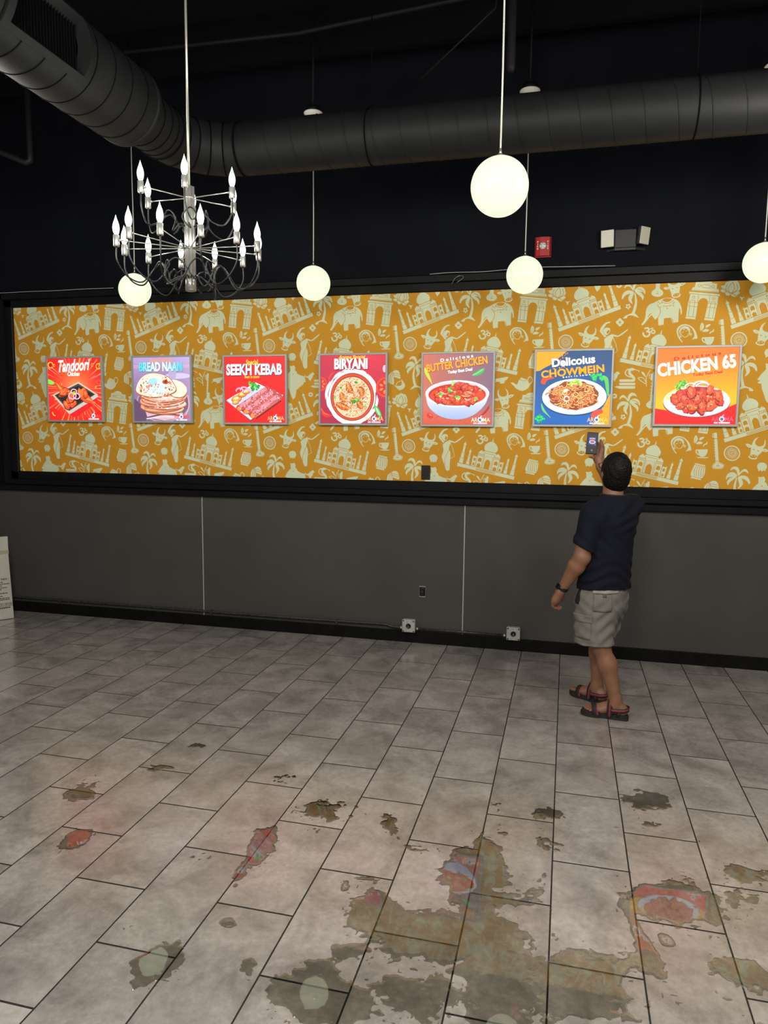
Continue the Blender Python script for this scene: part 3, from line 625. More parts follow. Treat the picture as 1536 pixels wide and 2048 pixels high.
0 0 2665 -922 2665 -916 2666 -909 2668 -903 2672 -897 2676 -894 2683 -891 2690 -889 2696 -888 2703 -888 2710 -890 2717 -892 2722 -896 2726 -901 2730 -907 2732 -914 2733 -920 2732 -926 2729 -932 2726 -937 2722 -941 2717 -944 2712 -947 2706 -948 2700 -949 2694 -949 2687 -947 2681 -945 2676 -943 2672 -939 2669 -933 2666 -928
0 0 2684 -947 2684 -948 2683 -950 2682 -952 2680 -953 2679 -953 2677 -953 2675 -952 2674 -950 2673 -949 2673 -947 2673 -945 2674 -943 2675 -942 2676 -941 2678 -940 2680 -941 2681 -942 2683 -943 2684 -945
0 0 2706 -949 2706 -951 2705 -952 2704 -954 2702 -955 2700 -955 2699 -955 2697 -954 2696 -953 2695 -951 2694 -949 2695 -947 2695 -945 2696 -944 2698 -943 2700 -943 2702 -943 2703 -944 2704 -945 2705 -947
0 0 2725 -945 2724 -947 2724 -948 2723 -950 2721 -951 2719 -951 2717 -951 2716 -950 2715 -949 2714 -947 2713 -945 2713 -943 2714 -941 2715 -940 2717 -939 2719 -939 2720 -939 2722 -940 2723 -941 2724 -943
# map
0 0 -1053 -160 -1034 -163 -1013 -156 -1000 -181 -1007 -195 -988 -213 -985 -227 -954 -241 -920 -250 -916 -262 -905 -299 -920 -297 -932 -318 -966 -344 -992 -366 -997 -406 -1004 -428 -1023 -448 -1037 -424 -1056 -371 -1067 -343 -1072 -308 -1091 -306 -1099 -297 -1080 -288 -1103 -279 -1076 -237 -1047 -205 -1049 -181
1 0 -1019 -230 -1019 -231 -1020 -233 -1021 -234 -1022 -234 -1023 -234 -1025 -234 -1026 -234 -1027 -233 -1028 -231 -1028 -230 -1028 -229 -1027 -228 -1026 -227 -1025 -226 -1023 -226 -1022 -226 -1021 -227 -1020 -228 -1019 -229
# bird
0 0 -920 -251 -887 -248 -872 -234 -849 -216 -840 -218 -827 -231 -842 -242 -849 -265 -861 -281 -863 -296 -870 -285 -879 -280 -884 -265 -902 -259
0 0 -917 -233 -905 -253 -915 -257
# swan
0 18 1727 -222 1727 -220 1726 -217 1725 -215 1725 -212 1725 -210 1726 -208 1727 -206 1729 -204 1731 -203 1734 -203 1737 -202 1739 -202
0 20 1726 -220 1727 -222 1727 -225 1728 -229 1730 -233 1733 -236 1736 -239 1740 -243 1744 -247 1747 -251 1752 -255 1755 -259 1758 -262 1760 -266 1761 -270 1761 -274 1761 -277 1760 -279 1758 -281 1756 -282 1754 -284
0 0 1722 -204 1723 -201 1725 -197 1728 -194 1732 -191 1737 -190 1742 -190 1748 -191 1753 -192 1758 -194 1762 -196 1766 -199 1767 -201 1766 -204 1763 -206 1758 -208 1754 -210 1750 -211 1745 -213 1740 -213 1736 -213 1732 -212 1727 -210 1724 -207
0 0 1660 -276 1757 -276 1771 -283 1767 -292 1758 -295 1660 -295 1652 -286
0 8.2 1720 -196 1716 -199 1711 -202 1705 -206 1701 -210 1698 -216 1697 -221 1696 -227 1697 -232 1699 -237 1702 -242 1707 -246 1712 -250 1719 -253 1727 -256 1736 -258 1741 -259
0 5 1764 -201 1793 -212
0 4 1793 -212 1801 -209
0 4 1793 -212 1798 -222
0 0 1658 -302 1770 -302 1774 -311 1771 -321 1659 -321 1653 -311
0 0 1621 -335 1637 -327 1771 -327 1775 -336 1772 -347 1660 -348
# sprig
0 5 1856 -330 1855 -324 1854 -316 1853 -307 1852 -299 1852 -291 1851 -283 1851 -275 1851 -267 1853 -260 1854 -253 1856 -246 1859 -239 1864 -230 1869 -221 1874 -212 1878 -206
0 0 1813 -220 1816 -219 1819 -219 1824 -220 1828 -222 1831 -224 1833 -228 1836 -231 1838 -236 1841 -242 1845 -249 1847 -256 1848 -259 1846 -260 1842 -257 1837 -254 1833 -250 1829 -246 1826 -242 1823 -237 1820 -233 1817 -229 1815 -225 1813 -222
0 5 1788 -267 1792 -266 1798 -264 1805 -262 1811 -262 1817 -262 1824 -264 1830 -267 1835 -272 1841 -281 1847 -293 1851 -303 1851 -310 1846 -309 1837 -304 1827 -297 1818 -291 1810 -285 1801 -278 1794 -272 1788 -267
# sitar2
0 0 1886 -437 1897 -438 1913 -224 1897 -220
0 0 1905 404 1912 399 1923 392 1933 384 1939 377 1942 371 1943 364 1942 358 1940 353 1936 348 1930 344 1924 340 1917 338 1909 337 1899 338 1890 339 1882 341 1875 344 1869 348 1863 353 1860 358 1859 363 1859 369 1861 375 1865 381 1871 387 1879 393 1887 399 1893 403 1897 405 1899 406 1901 406
0 0 1894 399 1917 398 1918 445 1898 446
1 4 1896 374 1906 374
1 5 1893 361 1909 360
0 5 1891 -236 1897 -236
0 5 1889 -259 1895 -259
0 5 1888 -283 1894 -283
0 5 1886 -306 1892 -306
0 5 1884 -330 1890 -330
0 5 1883 -353 1889 -353
0 5 1881 -377 1887 -377
0 5 1879 -400 1885 -400
0 0 641 -1069 660 -1071 656 -1116 639 -1115
0 6 625 -1074 635 -1074
0 6 625 -1086 636 -1085
0 6 626 -1100 636 -1100
# lamp
0 0 705 -275 713 -272 726 -268 740 -266 754 -263 768 -261 782 -258 795 -256 804 -257 807 -260 805 -265 801 -271 797 -276 792 -281 786 -285 780 -289 776 -293 777 -296 780 -298 783 -301 781 -303 774 -306 762 -308 750 -310 742 -311 741 -309 743 -306 745 -303 745 -300 740 -298 733 -296 725 -294 719 -294 713 -296 707 -299 703 -303 699 -305 696 -306 694 -306 693 -306 693 -304 696 -301 701 -297 705 -292 708 -288 708 -284 705 -281 702 -278
# teapot
0 0 828 -304 834 -300 847 -301 858 -308 869 -315 876 -316 881 -312 885 -300 889 -286 897 -277 905 -270 908 -262 909 -257 912 -259 918 -265 931 -269 944 -274 951 -277 957 -283 965 -294 971 -306 976 -312 978 -319 974 -332 964 -346 945 -360 921 -368 896 -362 875 -351 863 -341 854 -329 838 -315
0 7 959 -286 960 -282 962 -275 964 -268 966 -263 970 -260 974 -258 978 -257 982 -257 986 -260 990 -264 994 -269 996 -275 997 -280 996 -286 995 -292 993 -297 989 -303 984 -308 979 -312 976 -315
1 3 899 -280 903 -281 910 -283 918 -285 925 -286 932 -286 940 -285 946 -284 951 -283
# bull2
0 0 739 -351 734 -357 727 -368 725 -381 725 -395 728 -407 733 -418 738 -426 749 -431 781 -429 811 -422 817 -411 814 -398 812 -383 806 -368 793 -352 783 -343 788 -353 796 -368 800 -378 801 -388 799 -398 794 -406 785 -411 775 -413 763 -413 751 -409 743 -402 737 -391 735 -380 735 -368 738 -357
0 0 738 -423 745 -420 754 -418 765 -417 775 -416 785 -414 795 -412 805 -411 811 -412 815 -419 816 -428 816 -438 816 -447 815 -455 814 -462 813 -468 813 -473 815 -477 818 -479 821 -481 823 -483 823 -487 822 -491 821 -495 818 -499 815 -502 811 -504 806 -506 800 -507 793 -508 785 -508 777 -507 770 -506 766 -503 764 -500 762 -496 760 -492 759 -488 758 -484 758 -479 756 -474 754 -468 751 -461 747 -454 744 -447 742 -441 738 -434 737 -428
0 0 736 -427 728 -427 718 -428 708 -429 702 -431 700 -434 701 -438 704 -441 708 -444 711 -445 716 -447 721 -447 726 -447 730 -446 735 -444 738 -442 741 -439 741 -436 741 -432 740 -429
0 0 814 -417 814 -413 816 -407 819 -402 824 -398 831 -396 840 -395 849 -394 855 -395 856 -398 854 -402 851 -407 847 -411 842 -415 835 -419 829 -422 824 -424 820 -424 817 -422 814 -420
1 0 769 -491 771 -488 774 -484 778 -480 783 -478 789 -476 797 -475 804 -474 809 -475 813 -477 815 -480 816 -483 815 -487 812 -490 808 -493 802 -497 797 -499 791 -500 784 -500 778 -500 774 -499 771 -498 769 -496 769 -493
0 0 787 -489 786 -490 786 -491 785 -492 784 -493 783 -493 782 -493 781 -492 781 -491 780 -490 780 -489 780 -488 781 -488 781 -487 782 -486 783 -486 784 -486 785 -487 786 -487 786 -488
0 0 805 -484 804 -485 804 -486 803 -487 802 -487 801 -487 800 -487 799 -487 799 -486 798 -485 798 -484 798 -483 799 -482 799 -481 800 -481 801 -481 802 -481 803 -481 804 -482 804 -483
1 5 759 -441 769 -441
1 5 790 -435 799 -434
1 0 716 -437 734 -433 732 -437
1 0 822 -412 845 -402 827 -417
# palm1
0 0 1736 -461 1746 -469 1759 -520 1759 -558 1750 -599 1745 -619 1723 -617 1734 -581 1743 -536 1741 -504
0 0 1660 -649 1678 -632 1702 -622 1723 -614 1745 -615 1760 -628 1779 -651 1755 -642 1733 -632 1709 -630 1693 -637 1691 -651 1670 -654
0 0 1725 -446 1717 -436 1709 -425 1703 -419 1696 -416 1687 -415 1678 -416 1668 -426 1661 -432 1662 -423 1667 -409 1673 -402 1680 -397 1687 -395 1695 -397 1705 -405 1715 -416 1725 -430 1732 -442 1731 -447
0 0 1725 -442 1722 -433 1722 -419 1724 -405 1729 -393 1737 -384 1746 -378 1757 -377 1768 -380 1776 -385 1782 -392 1787 -402 1788 -409 1783 -406 1775 -400 1766 -399 1756 -400 1748 -405 1742 -413 1739 -425 1736 -436 1730 -442
0 0 1734 -446 1743 -435 1758 -425 1768 -421 1779 -421 1790 -424 1800 -431 1809 -441 1814 -453 1815 -468 1812 -479 1808 -473 1802 -462 1793 -459 1783 -457 1772 -457 1759 -457 1744 -453
0 0 1737 -452 1749 -452 1765 -456 1778 -461 1790 -469 1801 -482 1807 -497 1803 -513 1797 -523 1795 -516 1791 -504 1785 -496 1776 -488 1764 -479 1753 -469 1742 -459
0 0 1728 -452 1713 -446 1694 -444 1680 -446 1667 -453 1657 -464 1650 -476 1646 -490 1646 -502 1649 -509 1654 -510 1658 -503 1663 -492 1671 -484 1680 -477 1691 -473 1702 -470 1715 -468 1726 -465 1731 -458
0 0 1728 -455 1717 -461 1705 -473 1697 -486 1693 -501 1696 -516 1704 -530 1718 -542 1729 -547 1725 -536 1719 -520 1719 -513 1721 -504 1727 -489 1732 -472 1732 -461
1 4 1758 -434 1776 -439 1804 -456
# palm2
0 0 47 -171 37 -179 25 -230 24 -268 33 -310 38 -329 60 -327 49 -290 41 -246 42 -214
0 0 123 -357 105 -341 81 -332 60 -324 39 -325 23 -338 4 -361 28 -353 50 -341 75 -340 90 -346 92 -361 114 -363
0 0 58 -155 66 -146 74 -135 81 -129 87 -126 96 -124 105 -125 115 -135 122 -141 121 -131 116 -118 110 -111 103 -106 96 -105 88 -107 78 -114 69 -125 58 -140 51 -152 52 -157
0 0 58 -152 61 -142 61 -128 59 -115 54 -103 47 -94 37 -89 26 -88 16 -90 7 -95 1 -102 -3 -113 -5 -120 0 -117 9 -111 18 -109 27 -110 35 -115 41 -123 44 -135 47 -146 53 -152
0 0 49 -155 40 -145 26 -135 15 -131 5 -132 -7 -135 -17 -142 -25 -152 -31 -164 -31 -179 -29 -190 -25 -184 -19 -173 -10 -170 0 -168 12 -168 24 -167 40 -163
0 0 46 -162 35 -162 18 -167 5 -172 -7 -180 -17 -193 -24 -208 -20 -224 -14 -234 -11 -227 -8 -215 -1 -207 8 -199 19 -189 30 -179 41 -169
0 0 55 -162 70 -156 89 -153 103 -156 116 -162 126 -173 133 -185 137 -199 138 -210 134 -217 129 -219 125 -211 120 -201 112 -193 103 -186 93 -182 82 -180 68 -177 57 -174 53 -168
0 0 55 -165 66 -171 78 -182 86 -196 90 -211 87 -226 79 -239 65 -252 54 -257 58 -245 64 -230 64 -222 62 -214 56 -198 51 -182 51 -171
# tabla
0 0 2235 -913 2241 -912 2249 -914 2256 -917 2265 -919 2274 -920 2285 -921 2294 -922 2301 -925 2305 -932 2307 -941 2307 -951 2306 -961 2306 -971 2304 -983 2302 -994 2299 -1003 2296 -1010 2293 -1015 2288 -1018 2280 -1020 2266 -1019 2248 -1016 2231 -1011 2218 -1007 2210 -1004 2207 -1000 2205 -995 2205 -988 2206 -980 2209 -970 2213 -959 2217 -949 2220 -939 2225 -928 2229 -919
0 0 2232 -905 2306 -920 2303 -930 2231 -914
0 0 2212 -1005 2281 -1018 2278 -1034 2206 -1020
1 3.5 2245 -921 2242 -929 2237 -940 2232 -952 2229 -963 2228 -974 2230 -985 2231 -995 2233 -1002
1 3.5 2258 -924 2255 -931 2251 -942 2247 -954 2245 -965 2244 -976 2245 -988 2247 -998 2248 -1005
1 3.5 2272 -926 2269 -934 2266 -944 2263 -956 2261 -968 2260 -979 2261 -990 2263 -1001 2263 -1008
1 3.5 2285 -929 2283 -936 2281 -947 2278 -959 2277 -970 2276 -981 2277 -993 2278 -1004 2279 -1011
1 3.5 2298 -931 2297 -938 2295 -949 2294 -961 2293 -972 2292 -984 2293 -996 2294 -1007 2294 -1014
1 3 2211 -1007 2281 -1021
1 3 2233 -916 2304 -931
# turban
0 0 -184 -280 -183 -272 -183 -263 -181 -253 -179 -245 -176 -239 -173 -234 -168 -229 -164 -225 -159 -221 -153 -218 -148 -215 -143 -212 -137 -208 -132 -205 -127 -201 -121 -200 -115 -200 -109 -200 -102 -202 -97 -205 -92 -208 -89 -213 -86 -218 -83 -225 -80 -236 -77 -249 -76 -262 -78 -270 -83 -272 -92 -269 -102 -265 -110 -262 -117 -260 -124 -258 -130 -257 -134 -257 -135 -261 -134 -266 -133 -272 -132 -280 -131 -289 -131 -301 -131 -312 -134 -319 -141 -319 -149 -316 -159 -311 -166 -307 -172 -305 -177 -302 -181 -300 -184 -297 -185 -293 -185 -290 -184 -285
1 3.5 -146 -218 -149 -224 -155 -232 -160 -242 -163 -252 -165 -265 -166 -280 -166 -294 -166 -303
1 3.5 -142 -225 -144 -232 -146 -243 -148 -255 -149 -266 -149 -278 -149 -291 -149 -302 -149 -310
1 3.5 -139 -225 -134 -225 -126 -226 -118 -226 -111 -227 -103 -229 -95 -231 -87 -234 -82 -235
1 3.5 -135 -239 -131 -240 -125 -241 -118 -242 -110 -244 -102 -246 -93 -248 -85 -251 -79 -252
1 3.5 -143 -215 -141 -219 -140 -226 -138 -233 -137 -239 -136 -244 -136 -250 -135 -254 -135 -257
0 0 -131 -320 -124 -322 -109 -328 -91 -329 -74 -326 -66 -318 -64 -307 -68 -289 -70 -275 -63 -280 -53 -293 -42 -308 -35 -324 -39 -338 -49 -351 -64 -361 -81 -365 -92 -361 -103 -351 -119 -334
0 6 -111 -324 -110 -320 -109 -313 -106 -307 -103 -302 -96 -298 -87 -294 -79 -291 -73 -289
# flower3
0 0 -883 -392 -862 -383 -844 -393 -843 -414 -862 -425 -883 -416
1 0 -856 -404 -856 -406 -857 -408 -859 -410 -861 -411 -864 -411 -866 -411 -868 -410 -870 -408 -871 -406 -871 -404 -871 -402 -870 -400 -868 -398 -866 -397 -864 -397 -861 -397 -859 -398 -857 -400 -856 -402
# lotus
0 0 -149 -465 -132 -453 -145 -431 -119 -426 -113 -406 -94 -402 -69 -386 -50 -396 -34 -398 -21 -419 -15 -443 -12 -456 -22 -471 -11 -487 -29 -499 -39 -515 -65 -508 -76 -492 -86 -504 -107 -499 -112 -481 -132 -478
1 4 -76 -487 -80 -481 -86 -472 -91 -463 -94 -453 -92 -444 -87 -435 -81 -426 -76 -419 -72 -415 -68 -412 -65 -410 -62 -409
1 4 -76 -487 -70 -482 -63 -474 -56 -465 -51 -456 -51 -447 -53 -436 -56 -427 -59 -419 -61 -414 -63 -412 -65 -410 -66 -409
1 4 -79 -487 -85 -482 -94 -474 -102 -466 -108 -457 -109 -447 -106 -436 -103 -426 -101 -419
1 4 -72 -487 -63 -483 -51 -476 -38 -468 -30 -460 -29 -449 -31 -438 -35 -426 -38 -419
1 4 -115 -477 -112 -476 -107 -475 -102 -474 -97 -474 -92 -476 -87 -480 -82 -485 -79 -487
1 4 -68 -491 -64 -488 -57 -484 -50 -480 -44 -477 -38 -475 -32 -473 -26 -472 -23 -472
1 4 -133 -454 -129 -454 -124 -454 -119 -455 -115 -457 -112 -461 -110 -466 -109 -471 -108 -474
1 4 -72 -491 -68 -491 -62 -491 -56 -492 -51 -494 -46 -498 -42 -503 -39 -508 -36 -511
"""

# ------------------------------------------------------------------ mural
OCHRE = (.61, .298, .027); PALE = (.66, .71, .48)
M_OCHRE = mat('ochre_mural_paper', OCHRE, .6, spec=.10, noise=.06, nscale=2.5)
M_PALE = mat('pale_mural_ink', PALE, .6, spec=.10, noise=.04, nscale=5)
MX0, MX1, MZ0, MZ1 = -5.116, 3.6, 1.380, 2.922
mural = MB().box(MX0, MX1, YW - .004, YW + .0115, MZ0, MZ1).build('mural', M_OCHRE)
tag(mural, 'long ochre wall mural printed with pale elephants, domed palaces, palms and dancers', 'mural')
def stroke_poly(P, w):
    P = np.array(P, float); n = len(P)
    T = np.gradient(P, axis=0); T /= np.maximum(np.linalg.norm(T, axis=1)[:, None], 1e-9); Nn = np.stack([-T[:, 1], T[:, 0]], 1)
    return np.concatenate([P + Nn * w / 2, P - Nn * w / 2]), [(i, i + 1, n + i + 1, n + i) for i in range(n - 1)]
def mural_print():
    V = []; F = []; MI = []
    shapes = []; layer = 0; last = 0
    for line in MOTIFS.strip().split('\n'):
        if line.startswith('#'): layer = 0; last = 0; continue
        q = line.split(); col = int(q[0]); w = float(q[1]); P = np.array([float(t) for t in q[2:]]).reshape(-1, 2) / 1000.0
        layer += 1
        if w > 0:
            pts, fc = stroke_poly(P, w / 1000.0)
        else:
            pts = P; fc = tessellate_polygon([[Vector((a, b, 0)) for a, b in P]])
        shapes.append((col, layer, pts, fc))
    for col, layer, pts, fc in shapes:
        lo, hi = pts.min(0), pts.max(0)
        for i in range(-6, 6):
            dx = -1.286 + i * 1.243
            if hi[0] + dx < MX0 or lo[0] + dx > MX1: continue
            for j in range(-3, 5):
                dz = 2.499 + j * .835
                sh = -.008 * (i * 1.243)
                if hi[1] + dz + .05 < MZ0 or lo[1] + dz - .05 > MZ1: continue
                n = len(V)
                for a, b in pts: V.append((a + dx, YW - .0042 - layer * 4e-5, b + dz - .008 * (a + i * 1.243)))
                for f in fc: F.append(tuple(t + n for t in f)); MI.append(col)
    me = bpy.data.meshes.new('mural_print'); me.from_pydata(V, [], F)
    me.materials.append(M_PALE); me.materials.append(M_OCHRE); me.polygons.foreach_set('material_index', MI)
    bm = bmesh.new(); bm.from_mesh(me)
    for co, no in (((MX0, 0, 0), (-1, 0, 0)), ((MX1, 0, 0), (1, 0, 0)), ((0, 0, MZ0), (0, 0, -1)), ((0, 0, MZ1), (0, 0, 1))):
        bmesh.ops.bisect_plane(bm, geom=list(bm.verts) + list(bm.edges) + list(bm.faces), plane_co=co, plane_no=no, clear_outer=True)
    bm.to_mesh(me); bm.free()
    link('printed_pattern', me, None, mural)['kind'] = 'stuff'
mural_print()

# ------------------------------------------------------------------ backlit food posters
M_INK = ink_material('backlit_poster_ink', 1.25)
M_ALU = mat('brushed_aluminium_frame', (.40, .415, .40), .45, metal=.15, spec=.5)
M_ALUB = mat('sign_box_side', (.28, .29, .28), .5, metal=.15)
PS = 566.0      # printed square, mm
def mixc(a, b, t): t = max(0, min(1, t)); return tuple(a[i] + (b[i] - a[i]) * t for i in range(3))
WHT = (1.05, 1.05, 1.05)
def aroma(A, dark=False, c1=(255, 190, 120), c2=(255, 255, 255)):
    x0 = 400
    A.text('AR', x0, 22, 52, 34, rgb(*c1), .012); A.text('MA', x0 + 92, 22, 62, 34, rgb(*c1), .012)
    A.ell(x0 + 72, 39, 19, 19, rgb(*c2)); A.ell(x0 + 72, 39, 11, 11, rgb(70, 110, 160)); A.stroke([(x0 + 72, 52), (x0 + 78, 66), (x0 + 88, 72)], 5, rgb(*c2))
    A.stroke([(x0 + 60, 60), (x0 + 72, 52), (x0 + 84, 60)], 4, rgb(*c2))
    r = random.Random(3)
    x = x0 + 20
    while x < x0 + 132:
        w = 5 + r.random() * 5; A.poly([(x, 6), (x + w, 6), (x + w, 17), (x, 17)], rgb(250, 245, 250)); x += w + 2 + (5 if r.random() < .12 else 0)
def leafy(A, x, y, s, rnd, c=((60, 190, 60), (130, 220, 90), (30, 140, 50))):
    for k in range(9):
        a = rnd.random() * 6.28; d = rnd.random() * s * .7
        A.ell(x + d * math.cos(a), y + d * math.sin(a), s * (.3 + .25 * rnd.random()), s * (.18 + .15 * rnd.random()), rgb(*rnd.choice(c)), rnd.random() * 3.1, 10, .3, rnd)
def chunks(A, pts, rnd, base, size, hi=(255, 170, 110), dk=(120, 30, 15)):
    for (x, y) in pts:
        s = size * (.75 + .5 * rnd.random()); ro = rnd.random() * 3.1; j = lambda c, v: tuple(max(0, min(255, q + rnd.uniform(-v, v))) for q in c)
        A.ell(x, y - s * .12, s * 1.06, s * .78, rgb(*j(dk, 15)), ro, 14, .16, rnd)
        A.ell(x, y, s, s * .7, rgb(*j(base, 22)), ro, 14, .16, rnd)
        A.ell(x - s * .15, y + s * .18, s * .55, s * .3, rgb(*mixc(base, hi, .45)), ro, 10, .25, rnd)
        for k in range(3):
            A.ell(x + rnd.uniform(-.6, .6) * s, y + rnd.uniform(-.4, .4) * s, s * .16, s * .07, rgb(*j(rnd.choice((hi, dk)), 20)), rnd.random() * 3, 7)
def in_ellipse(n, cx, cy, rx, ry, rnd, sort=True):
    P = []
    while len(P) < n:
        a, b = rnd.uniform(-1, 1), rnd.uniform(-1, 1)
        if a * a + b * b < 1: P.append((cx + a * rx, cy + b * ry))
    return sorted(P, key=lambda q: -q[1]) if sort else P

def art_tandoori():
    A = Art().clip(0, PS, 0, PS); r = random.Random(11)
    A.grid(0, PS, 0, PS, lambda x, y: rgb(*mixc((255, 165, 90), (228, 14, 10), (math.hypot(x - 290, y - 290) / 330) ** .8)), 20, 20)
    for k in range(46):
        a = k * 2 * PI / 46 + r.uniform(-.05, .05); w = r.uniform(.008, .03); q = r.uniform(230, 420); i0 = r.uniform(120, 200)
        A.poly([(290 + i0 * math.cos(a), 290 + i0 * math.sin(a)), (290 + q * math.cos(a - w), 290 + q * math.sin(a - w)), (290 + q * math.cos(a + w), 290 + q * math.sin(a + w))], rgb(255, r.randint(90, 170), r.randint(60, 100)))
    # tray
    A.poly([(215, 52), (280, 20), (520, 165), (520, 230)], rgb(225, 18, 22)); A.poly([(215, 52), (215, 70), (520, 232), (530, 215)], rgb(190, 190, 200))
    A.poly([(38, 232), (325, 352), (525, 235), (210, 58)], rgb(205, 190, 170)); A.poly([(62, 230), (322, 336), (498, 236), (212, 84)], rgb(72, 62, 52)); A.poly([(80, 228), (320, 316), (478, 236), (214, 100)], rgb(30, 22, 20))
    # drumsticks
    def leg(P, w, c):
        A.stroke(P, w + 10, rgb(120, 30, 10), taper=True); A.stroke(P, w, rgb(*c), taper=True); A.stroke([(p[0] - 4, p[1] + 8) for p in P], w * .35, rgb(255, 150, 70), taper=True)
    leg([(85, 345), (140, 280), (200, 262), (260, 235)], 58, (225, 80, 25)); leg([(470, 168), (410, 195), (360, 230), (330, 290)], 70, (228, 84, 28)); leg([(110, 215), (170, 250), (240, 260)], 46, (205, 70, 20))
    chunks(A, [(215, 160), (190, 140), (250, 150), (215, 190), (370, 270), (395, 240), (345, 250), (240, 210), (160, 260)], r, (232, 92, 30), 42)
    A.stroke([(470, 168), (498, 158)], 14, rgb(240, 140, 80)); A.stroke([(440, 172), (490, 140)], 12, rgb(230, 90, 50)); A.stroke([(85, 345), (75, 372)], 12, rgb(200, 60, 20))
    for x, y, s in ((255, 225, 40), (300, 220, 34), (272, 262, 30)):
        A.stroke([(x + s * math.cos(t), y + s * .75 * math.sin(t)) for t in np.linspace(0, 6.28, 12)], 9, rgb(255, 195, 225)); A.stroke([(x + s * .8 * math.cos(t), y + s * .6 * math.sin(t)) for t in np.linspace(0, 6.28, 12)], 3, rgb(205, 90, 160))
    A.ell(268, 250, 20, 14, rgb(150, 200, 40), .4, 10, .3, r); A.ell(280, 242, 12, 9, rgb(255, 220, 60))
    # bits of pepper and chilli
    A.poly(spline([(0, 378), (60, 352), (55, 332), (20, 330), (0, 340)], 4, True), rgb(120, 230, 70))
    for x, y, s, c in ((32, 508, 26, (255, 205, 60)), (70, 505, 10, (255, 160, 40)), (478, 505, 12, (255, 140, 40)), (540, 490, 24, (255, 190, 50))):
        A.stroke([(x + s * math.cos(t), y + s * math.sin(t)) for t in np.linspace(0, 5.6, 10)], 8, rgb(*c))
    A.ell(32, 508, 11, 11, rgb(120, 20, 10)); A.stroke([(552, 480), (548, 500), (560, 525)], 9, rgb(90, 190, 50)); A.stroke([(330, 525), (336, 545), (345, 550)], 5, rgb(240, 110, 30))
    A.stroke([(515, 350), (540, 330), (560, 350), (540, 372), (515, 350)], 4, rgb(255, 90, 70)); A.stroke([(40, 55), (30, 75), (45, 45), (65, 40)], 9, rgb(255, 200, 60)); A.stroke([(500, 290), (512, 310)], 9, rgb(255, 190, 40)); A.stroke([(140, 320), (146, 340)], 8, rgb(255, 170, 40))
    A.text('Tandoori', 118, 440, 340, 110, WHT, .022, .42, .05); A.text('Chicken', 212, 405, 128, 42, WHT, .03, .3)
    aroma(A, c1=(255, 70, 60)); return A
